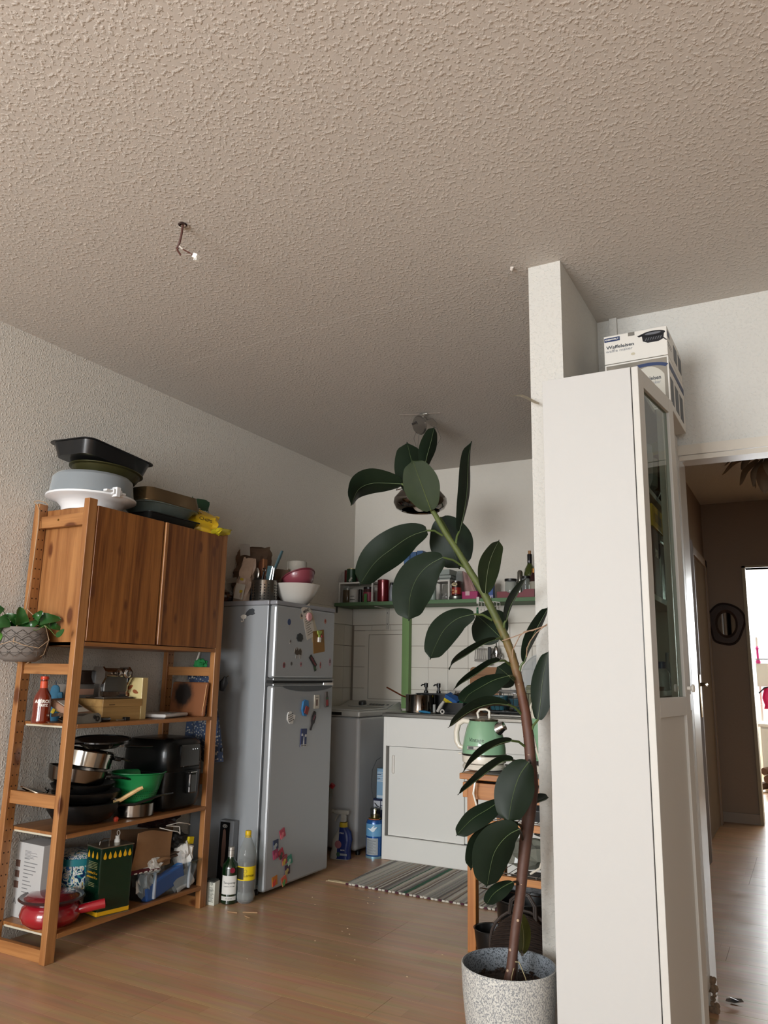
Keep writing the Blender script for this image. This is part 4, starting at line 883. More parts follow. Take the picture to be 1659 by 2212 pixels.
t = mag('bottle_magnet','magnet shaped like a tiny bottle, rightmost near the top of the fridge door',3.873,.940,.03,.085,'4a423e','magnet',-6,.008,[(-.5,-.5),(.5,-.5),(.5,.1),(.3,.25),(.3,.5),(-.3,.5),(-.3,.25),(-.5,.1)]); part(t,'red_label',M().box(.008,.009,-.010,.010,-.035,-.002),pm('8a2a2c',.5)); part(t,'green_label',M().box(.008,.009,-.010,.010,.0,.010),pm('3a5a40',.5))
t = mag('guitar_magnet','dark guitar-shaped magnet with pink lettering on the fridge door',3.742,.826,.034,.105,'231d1b','magnet',24,.006,[(-.5,.2),(-.3,.5),(.1,.5),(.5,.25),(.45,-.05),(.15,-.2),(.12,-.5),(-.12,-.5),(-.1,-.2),(-.45,-.05)]); text(t,'lettering','ROCK',.012,pm('9a4a5a',.5),(.0062,0,.02),(R(90),R(-80),R(90)))
t = mag('postcard_magnet','blue and white upright magnet lettered NEW YORK in the middle of the fridge door',3.656,.741,.054,.096,'202c58','magnet',2,.004)
part(t,'skyline',M().prism([(-.006,-.034),(.006,-.034),(.003,.0),(0,.016),(-.003,.0)],.0006,Tm((.0041,0,0),(R(90),0,R(90)))).box(.004,.0046,-.027,.027,-.048,-.035).box(.004,.0046,.012,.024,.005,.018).box(.004,.0046,-.024,-.012,.010,.022),pm('c9c9c6',.5)); text(t,'lettering','NEW YORK',.0095,pm('1a1a1a',.5),(.0048,0,-.0415),FX)
random.seed(8)
for y, z, c1, c2, rt_, lb in ((3.497,.278,'a33a4c','c46a74',-20,'pink and red square tile magnet, highest of the cluster low on the fridge door'),(3.442,.234,'2b3450','9aa0a0',-4,'navy and crimson square tile magnet below the highest one'),
    (3.444,.188,'8a2a50','b04a66',-10,'magenta square tile magnet at the left of the cluster low on the fridge door'),(3.492,.182,'9a2c3c','3c3830',-28,'red and dark diamond-tilted square tile magnet in the cluster low on the fridge door'),
    (3.525,.146,'8a3a44','b89a3c',-12,'square tile magnet with blue top and yellow dot low on the fridge door'),(3.570,.137,'2f7a66','9ab0a0',-18,'teal green square tile magnet at the right of the low cluster'),
    (3.553,.094,'3a2038','a8965c',-2,'dark purple square tile magnet with a pale dot near the door bottom'),(3.446,.062,'b06a1e','c03a34',-8,'orange and red square tile magnet at the bottom left of the fridge door'),(3.528,.047,'b4553e','5a8a4c',-22,'coral and green square tile magnet at the bottom of the fridge door')):
    t = mag('square_magnet', lb, y, z, .042, .044, c1, 'magnet', rt_, .0035, parts=(('half_print',-.021,.0,-.022,.0,c2),), group='square tile magnets low on the fridge door')
    part(t,'dot',M().lathe([(0,.0045),(.009,.0045),(.009,.0036)],(0,0,0),14,Tm((0,0,-.002),(0,R(90),0))),pm(c2,.5))
# umbrella/cloud hook sticker on the side
t = thing('cloud_hook', 'white cloud-shaped hook stuck on the near side of the fridge', 'hook', (-2.665,3.3615,1.376)); part(t,'cloud',M().prism([(math.cos(k*PI/8)*(.020 if k%3 else .017),math.sin(k*PI/8)*.012) for k in range(16)],.004,Tm(rot=(R(90),0,0))),PAPERW); part(t,'hook',M().tube([(0,-.004,-.008),(0,-.006,-.024),(-.006,-.010,-.028),(-.010,-.010,-.022)],.0022,6),PAPERW)
t = thing('cloud_magnet', 'dark grey cloud-shaped sticker beside the white hook on the side of the fridge', 'sticker', (-2.628,3.3615,1.398), (0,R(-12),0)); part(t,'cloud',M().prism([(-.034,-.010),(-.02,.008),(.0,.018),(.022,.018),(.034,.008),(.030,-.004),(.034,-.014),(.016,-.018),(.0,-.014),(-.02,-.016)],.001,Tm(rot=(R(90),0,0))),pm('34383c',.6))
# ------------------------------------------------------------------ on top of the fridge
ZF = 1.4625
t = thing('utensil_holder', 'perforated steel utensil holder full of cooking tools on the fridge', 'utensil holder', (-2.655,3.520,ZF))
part(t,'cup',M().lathe([(0,0),(.068,0),(.070,.003),(.070,.122),(.072,.125),(.068,.125),(.066,.004),(0,.004)],seg=44),pm('8d8880',.25,.95))
m = M()
for r_i in range(6):
    for k in range(20):
        if k % 4 == 3: continue
        a = 2*PI*k/24*1.2; z = .020+r_i*.0155; m.lathe([(0,0),(.0042,0)],(0,0,0),10,Tm((math.cos(a)*.0706,math.sin(a)*.0706,z),(0,R(90),a)))
part(t,'hole_pattern',m,pm('141210',.8))['kind'] = 'stuff'
def tool(name, label, pts, r, mat, extra=None, cat='utensil', loc=(-2.655,3.520,ZF)):
    t = thing(name, label, cat, loc); part(t,'handle',M().tube(pts,r,8),mat)
    if extra: part(t,extra[0],extra[1],extra[2])
    return t
WD = pm('5b3420',.6,var=.15,scale=20); BG = pm('3d555b',.45)
tool('wooden_spoon','wooden spoon with a broad dark bowl standing in the utensil holder',[(-.0,.01,.012),(-.03,.012,.15)],.006,WD,('bowl',M().ball((-.040,.014,.200),.028,14,sx=.95,sy=.35,sz=1.9,mat=Tm((0,0,0))),WD))
tool('wooden_spatula','wooden spatula edge-on next to the wooden spoon',[(.0,.02,.012),(-.02,.02,.16)],.005,WD,('blade',M().box(-.028,-.016,-.0,.035,.15,.252,r=.003),pm('80522f',.6)))
tool('blue_spatula','long grey-blue silicone spatula sticking out to the right of the utensil holder',[(-.01,.0,.012),(.045,.0,.165)],.005,BG,('blade',M().tube([(.043,0,.155),(.062,0,.19),(.095,0,.262),(.108,0,.290)],[.006,.012,.013,.010],10,flat=.5),BG))
tool('blue_turner','short wide grey-blue turner head in the utensil holder',[(.0,-.02,.012),(.02,-.01,.14)],.005,BG,('blade',M().box(-.002,.036,-.022,-.014,.125,.210,Tm((0,0,0),(0,R(8),0)),r=.004),BG))
tool('black_ladle','black handled ladle in the utensil holder',[(-.02,-.02,.012),(.0,-.025,.14),(.012,-.03,.175)],.007,BLKPL,('loop',M().tube([(.012+.010*math.cos(a),-.03,.183+.010*math.sin(a)) for a in [k*PI/6 for k in range(12)]],.003,6,closed=True),BLKPL))
tool('whisk','wire whisk in the utensil holder',[(.02,-.01,.012),(.026,-.015,.12)],.004,CHROME,('wires',M().tube([(.026,-.015,.12),(.012,-.015,.15),(.020,-.015,.185),(.034,-.015,.185),(.040,-.015,.15),(.026,-.015,.12)],.0015,5).tube([(.026,-.015,.12),(.026,-.030,.15),(.026,-.025,.18),(.026,-.005,.185),(.026,.0,.15),(.026,-.015,.12)],.0015,5),CHROME))
tool('steel_spoon','steel serving spoon leaning left in the utensil holder',[(-.01,-.01,.012),(-.035,-.02,.13)],.004,CHROME,('bowl',M().ball((-.045,-.022,.165),.022,12,sx=.9,sy=.3,sz=1.6),STEEL))
tool('tongs','steel tongs leaning right in the utensil holder',[(.02,-.02,.012),(.045,-.02,.12),(.062,-.02,.200)],.005,CHROME,('arm',M().tube([(.02,-.01,.012),(.055,-.01,.12),(.066,-.012,.195)],.004,6),CHROME))
tool('kitchen_knife','slim black handled tool at the back of the utensil holder',[(.0,.03,.012),(.035,.035,.17)],.008,BLKPL)
t = thing('knife_block', 'narrow black kitchen box behind the wrapped baguette pack on the fridge', 'box', (-2.752,3.540,ZF)); part(t,'body',M().box(-.020,.020,-.035,.035,0,.185,r=.006),pm('0d0c0c',.35)); 
m = M(); [m.box(-.014+.007*i,-.011+.007*i,-.0356,-.0352,.03+.010*j,.037+.010*j) for i in range(4) for j in range(8)]; part(t,'slots',m,pm('2e2c2a',.6))
t = thing('wrapped_bread_pack', 'tall pink-white paper and film pack twisted shut at the left of the utensil holder', 'bread bag', (-2.785,3.475,ZF), (0,R(10),R(10)))
part(t,'pack',bag(M(),.085,.06,.255,3,.007,.45),pm('a8917f',.45,bump=.4,scale=30,var=.2,vscale=14)); part(t,'label',M().box(-.030,.028,-.0385,-.0375,.02,.105),pm('b8b2a6',.5)); part(t,'yellow_mark',M().box(.0,.018,-.0395,-.0386,.055,.072).box(-.012,.008,-.0395,-.0386,.125,.138),pm('b59c2a',.5))
t = thing('bread_bag', 'brown loaf in a clear bag lying at the left rear of the fridge top', 'bread bag', (-2.895,3.46,ZF)); part(t,'loaf',M().ball((0,0,.036),.05,16,sx=1,sy=.8,sz=.72),pm('5a3d2a',.5,bump=1,scale=40,var=.35)); part(t,'film',crumple(M(),(0,0,.038),.052,8,1.05,.85,.72),glassm('b8a898',.1,.12))
t = thing('brown_paper_bag', 'crumpled brown paper bag with a white receipt standing behind the bread pack on the fridge', 'paper bag', (-2.875,3.66,ZF), R(8)); KB2 = pm('5f4a3a',.85,bump=.5,scale=20,var=.12)
part(t,'bag_lower',bag(M(),.19,.12,.235,17,.007,.12),KB2); part(t,'bag_upper',bag(M(),.205,.11,.20,19,.008,.2,Tm((.0,.015,.155),(R(-6),R(4),0))),KB2)
part(t,'receipt',M().grid(lambda u,v: (-.03+.065*u,-.070-.010*v,.29+.065*v+.004*math.sin(4*u)),6,5,.001),pm('a8a29a',.7)); part(t,'lower_receipt',M().box(-.09,-.02,-.088,-.085,.135,.165,Tm(rot=(0,R(-6),0))),pm('a09a92',.7))
t = thing('brown_paper_bag', 'flattened brown bag leaning behind the utensil holder on the fridge', 'paper bag', (-2.735,3.775,ZF), R(5)); part(t,'bag',bag(M(),.12,.06,.225,27,.006,.3),KB2)
t = thing('green_box', 'flat green box behind the white bowl on the fridge', 'box', (-2.775,3.86,ZF)); part(t,'box',M().box(-.05,.055,-.04,.04,.0,.165,r=.002),pm('1c4a2c',.4)); part(t,'brown_top',M().box(-.02,.055,-.045,.035,.166,.205,Tm(rot=(0,R(10),0)),r=.003),pm('3a2a22',.6))
t = thing('kitchen_roll', 'roll of white kitchen paper standing behind the bowls on the fridge', 'paper roll', (-2.672,3.855,ZF)); part(t,'roll',M().lathe([(.02,.0),(.056,0),(.057,.003),(.057,.275),(.055,.278),(.02,.278),(.02,0)],seg=32),pm('a8a297',.9,bump=.3,scale=120)); part(t,'loose_edge',M().box(-.030,-.026,-.060,-.052,.0,.277),pm('b0aa9f',.9))
t = thing('white_bowl', 'large white salad bowl at the front right of the fridge top', 'bowl', (-2.560,3.690,ZF)); part(t,'bowl',M().lathe([(0,0),(.062,0),(.068,.004),(.105,.055),(.134,.110),(.137,.116),(.131,.115),(.100,.056),(.064,.010),(0,.008)],seg=48),pm('b9b4ac',.35,coat=.3))
t = thing('pink_bowl', 'dusty pink bowl tilted inside the white salad bowl', 'bowl', (-2.535,3.705,1.567), (R(-4),R(-24),0)); part(t,'bowl',M().lathe([(0,0),(.045,0),(.075,.02),(.092,.055),(.094,.066),(.099,.068),(.099,.073),(.090,.072),(.085,.050),(.066,.02),(0,.008)],seg=44),pm('7d3a44',.35,coat=.3)); part(t,'rim',M().lathe([(.094,.0655),(.100,.067),(.1005,.0735),(.093,.0742)],seg=44),pm('652a33',.35))
# ------------------------------------------------------------------ on the floor beside the fridge
t = thing('knife_carton', 'tall black carton with a pictured knife leaning against the side of the fridge', 'box', (-2.668,3.335,0), (R(-1.5),0,R(0)))
part(t,'carton',M().box(-.046,.046,-.026,.014,0,.345,r=.0015),pm('6d7073',.5)); part(t,'front_panel',M().box(-.040,.022,-.0268,-.0260,.006,.336),pm('0c0c0d',.3)); part(t,'knife_picture',M().prism([(-.012,.0),(.0,-.01),(.010,.03),(.012,.10),(.006,.165),(-.002,.175),(-.010,.165),(-.014,.09)],.0005,Tm((-.008,-.0269,.13),FY)),pm('5c443a',.5))
part(t,'logo',M().tube([(-.009+.014*math.cos(k*PI/8),-.0270,.317+.007*math.sin(k*PI/8)) for k in range(16)],.0008,4,closed=True),PAPERW); text(t,'lettering','SOLID',.006,PAPERW,(-.009,-.0271,.317),FY)
t = thing('gin_bottle', 'green glass gin bottle with a white label on the floor by the fridge', 'bottle', (-2.547,3.215,0)); GG = pm('0a2b12',.05,trans=.45,coat=1,spec=.8)
part(t,'bottle',M().lathe([(0,0),(.036,0),(.0395,.004),(.0395,.155),(.037,.172),(.020,.192),(.0155,.200),(.0145,.212),(.012,.212)],seg=36),GG)
part(t,'cap',M().lathe([(.0150,.200),(.0150,.250),(.013,.252),(0,.252)],seg=24),pm('b5b1aa',.3,.7)); part(t,'cap_groove',M().lathe([(.0154,.207),(.0154,.209)],seg=20).lathe([(.0154,.215),(.0154,.217)],seg=20).lathe([(.0154,.235),(.0154,.237)],seg=20),pm('6a6864',.4))
part(t,'label',M().lathe([(.0400,.045),(.0400,.128)],seg=24,ang=(R(-115),R(0))),pm('c9c8c2',.6)); part(t,'lower_label',M().lathe([(.0400,.018),(.0400,.036)],seg=24,ang=(R(-115),R(0))),pm('bdbcb6',.6)); part(t,'red_seal',M().lathe([(0,.001),(.0125,.001),(.0125,0)],(0,0,0),18,Tm((.0322,-.0245,.152),(R(90),0,R(52)))),pm('6b1426',.4))
ctext(t,'Tanqueray',.0145,pm('2a2a2a',.5),.0403,.096,-55); ctext(t,'LONDON DRY GIN',.0062,pm('4a4a4a',.5),.0403,.080,-55); ctext(t,'IMPORTED',.0070,pm('4a4a4a',.5),.0403,.026,-55)
t = thing('plastic_bottle', 'clear plastic lemonade bottle with yellow cap and label beside the gin bottle', 'bottle', (-2.486,3.262,0)); PETM = glassm('d5d8d6',.06,.16)
part(t,'bottle',M().lathe([(0,.006),(.030,.0),(.040,.010),(.043,.035),(.040,.06),(.0425,.08),(.0425,.165),(.044,.18),(.043,.215),(.035,.250),(.020,.285),(.0135,.298),(.0135,.310)],seg=36),PETM); part(t,'water',M().lathe([(0,.012),(.038,.014),(.040,.035),(.038,.06),(.0395,.08),(.0395,.190),(0,.191)],seg=30),glassm('c0c6c4',.02,.04)); part(t,'cap',M().lathe([(.0145,.303),(.0150,.305),(.0150,.322),(.013,.325),(0,.325)],seg=24),pm('c9a60c',.4)); part(t,'neck_ring',M().lathe([(.0135,.294),(.0165,.296),(.0165,.299),(.0135,.300)],seg=20),pm('c9a60c',.4))
part(t,'label',M().lathe([(.0440,.105),(.0440,.168)],seg=36),pm('c9ae12',.45)); part(t,'black_panel',M().lathe([(.0444,.110),(.0444,.163)],seg=10,ang=(R(-120),R(-70))),pm('24220f',.5)); part(t,'emblem',M().lathe([(.007,.001),(.008,.001),(.008,0)],(0,0,0),16,Tm((.022,-.0388,.148),(R(90),0,R(30)))),pm('5c5510',.5)); part(t,'foot_ribs',M().lathe([(.043,.02),(.045,.03),(.041,.05)],seg=10),PETM)
ctext(t,'Lemon',.019,pm('4a4408',.5),.0446,.128,-35)
t = thing('milk_carton', 'small white printed carton on the floor between shelving and gin bottle', 'carton', (-2.603,3.152,0), R(6)); part(t,'carton',M().box(-.030,.030,-.02,.02,0,.105,r=.001),pm('b8b8ac',.6)); part(t,'top_flap',M().box(-.030,.030,-.02,.02,.1052,.112,Tm(rot=(R(5),0,0))),pm('2c2e2a',.5)); m = M()
for k in range(12): m.box(-.002,.024-.003*(k%3),-.0207,-.0202,.015+k*.0055,.017+k*.0055)
m.box(-.022,-.016,-.0207,-.0202,.01,.08); part(t,'small_print',m,pm('3e4038',.7)); part(t,'seal',M().lathe([(.004,.0),(.006,0),(.006,.0005),(.004,.0005)],(0,0,0),14,Tm((.012,-.0206,.094),(R(90),0,0))),pm('3e4038',.7))
random.seed(2)
for k,(x,y,l,a) in enumerate(((-2.43,3.10,.05,10),(-2.36,3.14,.07,25),(-2.33,3.08,.035,-20))): solo('wood_splinter',M().box(-l/2,l/2,-.004,.004,0,.004,r=.001),pm('a07f5e',.8),['pale wood splinter on the floor in front of the gin bottle','longest brown wood splinter on the floor before the fridge','small splinter on the floor right of the longest one'][k],'debris',(x,y,0),R(a))
m = M()
for k in range(26): x = random.uniform(-2.35,-1.3); y = random.uniform(2.5,3.7); s_ = random.uniform(.0012,.0035); m.box(x,x+s_*2,y,y+s_,.0,s_*.5)
solo('floor_crumbs', m, pm('b9a283',.9), 'pale crumbs scattered over the laminate floor', 'crumbs', kind='stuff')
# ================================================================== washing machine
WM = (-2.742,4.70,0)
t = thing('washing_machine', 'white top-loading washing machine in the corner between fridge and sink unit', 'washing machine', WM); WW = pm('b9bbbc',.3,coat=.4); WW2 = pm('c2c2bd',.35,coat=.3)
part(t,'body',M(WM).box(-2.945,-2.530,4.400,4.985,.02,.815,r=.022),WW); part(t,'top_deck',M(WM).box(-2.946,-2.528,4.398,4.985,.816,.853,r=.010),WW2); part(t,'lid',M(WM).box(-2.935,-2.545,4.412,4.80,.853,.862,r=.004),WW2)
part(t,'handle_slot',M(WM).box(-2.82,-2.66,4.3960,4.402,.824,.844,r=.002),pm('1c1b1b',.5))
part(t,'control_panel',M(WM).prism([(4.80,.853),(4.985,.853),(4.985,.898),(4.965,.898)],.40,Tm((-2.94,0,0),(R(90),0,R(90)))),WW2)
kx = Tm((-2.775,4.868,.878),(R(14.5),0,0)); part(t,'dial',M(WM).lathe([(0,.022),(.024,.021),(.027,.014),(.028,.0),(0,0)],seg=24,mat=kx),pm('3c3c3c',.4,.3))
m = M(WM)
for i in range(5): m.box(.055+i*.024,.073+i*.024,-.006,.012,.0,.003,kx)
m.box(.19,.205,-.005,.012,.0,.003,kx); m.box(.05,.18,-.026,-.022,.0,.002,kx); part(t,'buttons',m,pm('4a4a4b',.4)); part(t,'display_panel',M(WM).box(-.09,.225,-.05,.05,-.002,.0004,kx),pm('bdbdb8',.4))
for x in (-2.93,-2.545): part(t,'foot',M(WM).lathe([(0,0),(.015,0),(.015,.02)],(x+.01,4.43,0),10),BLACK)
t = thing('spray_bottle', 'blue and white cleaning spray bottle on the floor by the washing machine', 'spray bottle', (-2.572,4.28,0), R(5)); SB = pm('a5a299',.4); SBL = pm('15255e',.4)
part(t,'bottle',loft(M(),[ring(.125,.062,0,.6,28),ring(.128,.064,.01,.6,28),ring(.110,.06,.06,.6,28,.006),ring(.120,.06,.11,.6,28,.012),ring(.085,.055,.155,.7,28,.022),ring(.046,.044,.180,.9,28,.020),ring(.042,.042,.195,.9,28,.020)]),SB)
part(t,'blue_sleeve',loft(M(),[ring(.100,.066,.004,.6,28,.018),ring(.085,.064,.06,.6,28,.021),ring(.088,.064,.11,.6,28,.030),ring(.078,.059,.155,.7,28,.0265),ring(.048,.048,.180,.9,28,.020)]),SBL)
part(t,'yellow_collar',M().lathe([(.024,.180),(.026,.184),(.024,.206),(.020,.207)],(.019,0,0),20),pm('a8901c',.4)); part(t,'trigger_head',M().box(-.045,.052,-.015,.015,.250,.276,r=.008).box(.003,.034,-.014,.014,.207,.255,r=.006).lathe([(0,0),(.011,0),(.011,.014),(0,.014)],(0,0,0),12,Tm((-.044,0,.264),(0,R(-90),0))),SB); part(t,'trigger',M().tube([(-.015,0,.252),(-.028,0,.235),(-.040,0,.210)],[.006,.005,.004],8),SB)
part(t,'pink_badge',M().lathe([(0,.0345),(.022,.0345),(.022,.0335)],(0,0,0),20,Tm((.002,0,.085),(R(90),0,0))),pm('8d5a60',.5)); text(t,'lettering','MAX',.013,PAPERW,(.024,-.034,.150),FY); text(t,'lettering','BATH',.010,PAPERW,(.032,-.0345,.055),FY); part(t,'green_badge',M().lathe([(0,.0342),(.013,.0342),(.013,.0335)],(0,0,0),16,Tm((.005,0,.03),(R(90),0,0))),pm('2c4a3a',.5)); part(t,'white_band',M().box(.016,.062,-.0352,-.0347,.025,.037),pm('8a8d90',.5))
t = thing('spray_can', 'large blue air freshener can with a clear cap on the floor beside the sink unit', 'spray can', (-2.418,4.43,0)); CB = pm('1e4f8e',.25,.3,coat=.5)
part(t,'can',M().lathe([(0,0),(.050,0),(.054,.006),(.054,.200),(.048,.214),(.036,.220)],seg=40),CB); part(t,'base_ring',M().lathe([(.0545,.0),(.0548,.012)],seg=40),pm('7fa0ab',.3,.5)); part(t,'gold_collar',M().lathe([(.040,.216),(.041,.224),(.030,.228),(.030,.242),(.010,.248),(.008,.262),(0,.263)],seg=30),pm('9a8538',.25,.9)); part(t,'cap',M().lathe([(.032,.226),(.032,.275),(.028,.285),(0,.288)],seg=28),glassm('cfd2cf',.1,.12)); part(t,'nozzle',M().ball((0,0,.268),.009,10,sz=1.3),pm('cfc49a',.4))
part(t,'sky_panel',M().lathe([(.0543,.125),(.0543,.195)],seg=20,ang=(R(-150),R(-15))),pm('5e90b4',.35)); part(t,'dove',M().prism([(-.030,.008),(-.015,-.004),(.0,-.014),(.012,-.010),(.018,.0),(.032,.016),(.014,.012),(.006,.008),(.016,.024),(.0,.016),(-.01,.004),(-.02,.006)],.0006,Tm((.012,-.0553,.165),(R(90),0,R(13)))),pm('c8d2d8',.5)); part(t,'info_panel',M().lathe([(.0543,.020),(.0543,.115)],seg=16,ang=(R(-125),R(-40))),pm('8e9496',.5)); m = M()
for k in range(14): m.lathe([(.0546,.026+k*.006),(.0546,.028+k*.006)],seg=8,ang=(R(-120),R(-55-8*(k%3))))
part(t,'small_print',m,pm('54585c',.6)); part(t,'black_icons',M().lathe([(.0546,.13),(.0546,.148)],seg=4,ang=(R(-160),R(-142))).lathe([(.0546,.152),(.0546,.168)],seg=4,ang=(R(-160),R(-142))).lathe([(.0546,.172),(.0546,.188)],seg=4,ang=(R(-160),R(-142))),pm('14181f',.5)); part(t,'red_text_band',M().lathe([(.0412,.2165),(.0412,.222)],seg=20,ang=(R(-150),R(-20))),pm('8c4018',.5))
t = thing('navy_carton', 'dark navy carton with white instruction pictures behind the blue spray can', 'box', (-2.415,4.535,0)); part(t,'carton',M().box(-.058,.05,-.035,.06,0,.325,r=.002),pm('0e1836',.4)); part(t,'instruction_panel',M().box(-.054,-.008,-.0358,-.0352,.262,.312).box(-.003,.045,-.0358,-.0352,.288,.312).box(-.003,.045,-.0358,-.0352,.262,.284),pm('9fa2a8',.5)); part(t,'hand_drawing',M().prism([(-.018,.01),(-.006,-.002),(.004,-.012),(.016,-.014),(.016,-.006),(.004,-.003),(-.004,.006),(-.014,.013)],.0004,Tm((-.031,-.0360,.287),FY)),pm('14161c',.5))
t = thing('detergent_carton', 'pale blue detergent carton standing on the navy carton', 'box', (-2.402,4.535,.3255), R(-3)); part(t,'carton',M().box(-.048,.042,-.035,.05,0,.180,r=.002),pm('6f8fa8',.5)); m = M()
for k in range(5): m.box(-.044,.036-.012*(k%2),-.0357,-.0352,.115+k*.010,.119+k*.010)
m.box(-.044,.038,-.0357,-.0352,.102,.109); m.box(-.044,.038,-.0357,-.0352,.006,.020); part(t,'label_print',m,pm('a7b4be',.5)); part(t,'dark_heading',M().box(-.044,-.016,-.0360,-.0357,.142,.147).box(.012,.038,-.0360,-.0357,.142,.147).box(-.044,-.022,-.0360,-.0357,.118,.122),pm('27344e',.5))
t = thing('refill_jug', 'translucent white plastic container between washing machine and sink unit behind the cartons', 'jug', (-2.425,4.66,.0)); part(t,'jug',loft(M(),[ring(.085,.09,.45,.6,24),ring(.088,.10,.47,.6,24),ring(.088,.10,.62,.6,24),ring(.05,.06,.66,.6,24)]).box(-.045,.045,-.05,.05,0,.45),glassm('b9c4c8',.3,.35))
solo('thin_cable', M().tube([(-2.362,4.385,.585),(-2.40,4.40,.565),(-2.445,4.43,.50),(-2.455,4.44,.40),(-2.45,4.46,.33)],.0022,6), pm('3a3c3e',.5), 'thin grey cable looping down beside the sink unit', 'cable')
t = thing('soda_bottle', 'clear plastic bottle with a red cap leaning behind the fridge door', 'bottle', (-2.705,4.30,.34), (0,R(38),0)); part(t,'bottle',M().lathe([(0,-.20),(.04,-.20),(.042,-.18),(.042,.0),(.035,.03),(.016,.07),(.0135,.078)],seg=28),glassm('c0c4ba',.06,.16)); part(t,'cap',M().lathe([(.0155,.074),(.0155,.094),(0,.095)],seg=18),pm('a01a1e',.4))
part(t,'support_crate',M().box(-.11,-.02,-.05,.05,-.36,-.17,Tm(rot=(0,R(-38),0))),pm('2b2d30',.7))
# ================================================================== sink unit
KU = (-1.75,4.70,0)
t = thing('sink_unit', 'white sink base cupboard with a sliding door under the steel worktop', 'cupboard', KU); KW = pm('d3d2cc',.4,coat=.15)
part(t,'side_panel',M(KU).box(-2.360,-2.342,4.412,5.0,0,.828,r=.001),KW); part(t,'top_fascia',M(KU).box(-2.342,-1.16,4.412,4.43,.655,.828,r=.001),KW); part(t,'plinth',M(KU).box(-2.342,-1.16,4.405,4.425,.002,.128,r=.001),KW); part(t,'door_rail',M(KU).box(-2.342,-1.16,4.400,4.425,.128,.134,r=.001),KW)
part(t,'base_board',M(KU).box(-2.342,-1.16,4.43,5.0,.10,.12),KW); part(t,'inner_divider',M(KU).box(-2.338,-2.318,4.47,4.99,.134,.655),pm('8b8478',.6)); part(t,'side_panel',M(KU).box(-1.178,-1.16,4.43,5.0,0,.828),KW)
d = part(t,'sliding_door',M(KU).box(-2.325,-1.83,4.424,4.438,.136,.652,r=.001),KW); link('handle', M(KU).box(-2.302,-2.286,4.417,4.424,.492,.602,r=.0065).mesh('handle'), pm('cdc8c0',.4), d)
d = part(t,'sliding_door',M(KU).box(-1.85,-1.18,4.440,4.452,.136,.652,r=.001),KW)
t = thing('worktop', 'stainless steel sink worktop with a raised edge along the kitchen wall', 'worktop', (-1.75,4.70,.828)); O = (-1.75,4.70,.828); SSW = pm('8b8983',.3,.85,var=.06,scale=8)
part(t,'top_sheet',M(O).box(-2.365,-1.15,4.395,5.004,.828,.851,r=.004).box(-2.350,-1.165,4.41,4.995,.851,.856,r=.002),SSW)
part(t,'basin_rim',M(O).box(-1.70,-1.25,4.47,4.485,.856,.868,r=.003).box(-1.70,-1.25,4.865,4.88,.856,.868,r=.003).box(-1.70,-1.685,4.485,4.865,.856,.868,r=.003).box(-1.265,-1.25,4.485,4.865,.856,.868,r=.003),SSW)
t = thing('green_post', 'green painted wooden post standing on the worktop corner below the wall shelf', 'post', (-2.49,4.975,.8562)); GP = pm('6d8c55',.6,var=.18,scale=6,bump=.2); O = (-2.49,4.975,.8562)
part(t,'post',M(O).box(-2.520,-2.466,4.960,5.004,.8562,1.5548,r=.002),GP); 
# rest the post foot on the back corner of the worktop
part(t,'foot_block',M(O).box(-2.520,-2.366,4.985,5.0035,.8562,.862),GP)
t = thing('saucepan', 'shiny saucepan with a long copper-coloured handle on the worktop beside the green post', 'pot', (-2.160,4.520,.8562)); part(t,'body',M().lathe([(0,0),(.085,0),(.092,.004),(.093,.106),(.096,.110),(.090,.108),(.089,.008),(0,.005)],seg=44),pm('8f8a84',.08,1)); part(t,'inner_rim',M().lathe([(.060,.108),(.090,.109)],seg=44),pm('5e5a56',.2,.9)); part(t,'handle',M().tube([(-.088,.0,.088),(-.13,-.005,.100),(-.235,-.01,.148)],[.007,.0085,.0085],8,flat=.6),pm('8a4a30',.2,.9)); part(t,'handle_bracket',M().box(-.100,-.080,-.012,.012,.075,.105,r=.004),pm('6b3826',.3,.9))
t = thing('pump_dispenser', 'left of the two black pump bottles on the worktop', 'soap dispenser', (-2.225,4.74,.8562), 0, 'black pump bottles by the tiles'); part(t,'bottle',M().lathe([(0,0),(.034,0),(.036,.004),(.036,.10),(.030,.112),(.014,.118)],seg=28),pm('0e0e0f',.3)); part(t,'pump',M().lathe([(.014,.116),(.014,.130),(.008,.132),(.008,.150),(.013,.152),(.013,.178),(0,.180)],seg=20).tube([(0,0,.168),(-.025,-.004,.168),(-.034,-.005,.160)],.0045,8),BLACK)
t2 = t.copy(); COL.objects.link(t2); t2.location = (-2.140,4.75,.8562); t2['label'] = 'right of the two black pump bottles on the worktop'
for ch in list(t.children):
    c = ch.copy(); COL.objects.link(c); c.parent = t2
t = thing('black_dish_tub', 'black plastic tub behind the saucepan on the worktop', 'tub', (-2.10,4.655,.8562)); part(t,'tub',tray(M(),.27,.10,.115,.006,.003,.02,.01),pm('111112',.45))
t = thing('sponge_caddy', 'black sink caddy holding brushes and a sponge at the worktop front', 'caddy', (-1.955,4.60,.8562)); part(t,'caddy',tray(M(),.15,.10,.065,.004,.003,.015,.006),pm('101010',.5)); part(t,'base',M().box(-.07,.07,-.045,.045,.0,.055),pm('151515',.6))
t = thing('sponge', 'blue and yellow scouring sponge lying on the black sink caddy', 'sponge', (-1.975,4.59,.9265), (R(15),R(28),0)); part(t,'yellow_foam',M().box(-.048,.042,-.03,.035,-.018,.010,r=.004),pm('b5a21c',.9,bump=.5,scale=150)); part(t,'blue_scourer',M().box(-.048,.042,-.03,.035,.0102,.034,r=.003),pm('234f86',.95,bump=.8,scale=200))
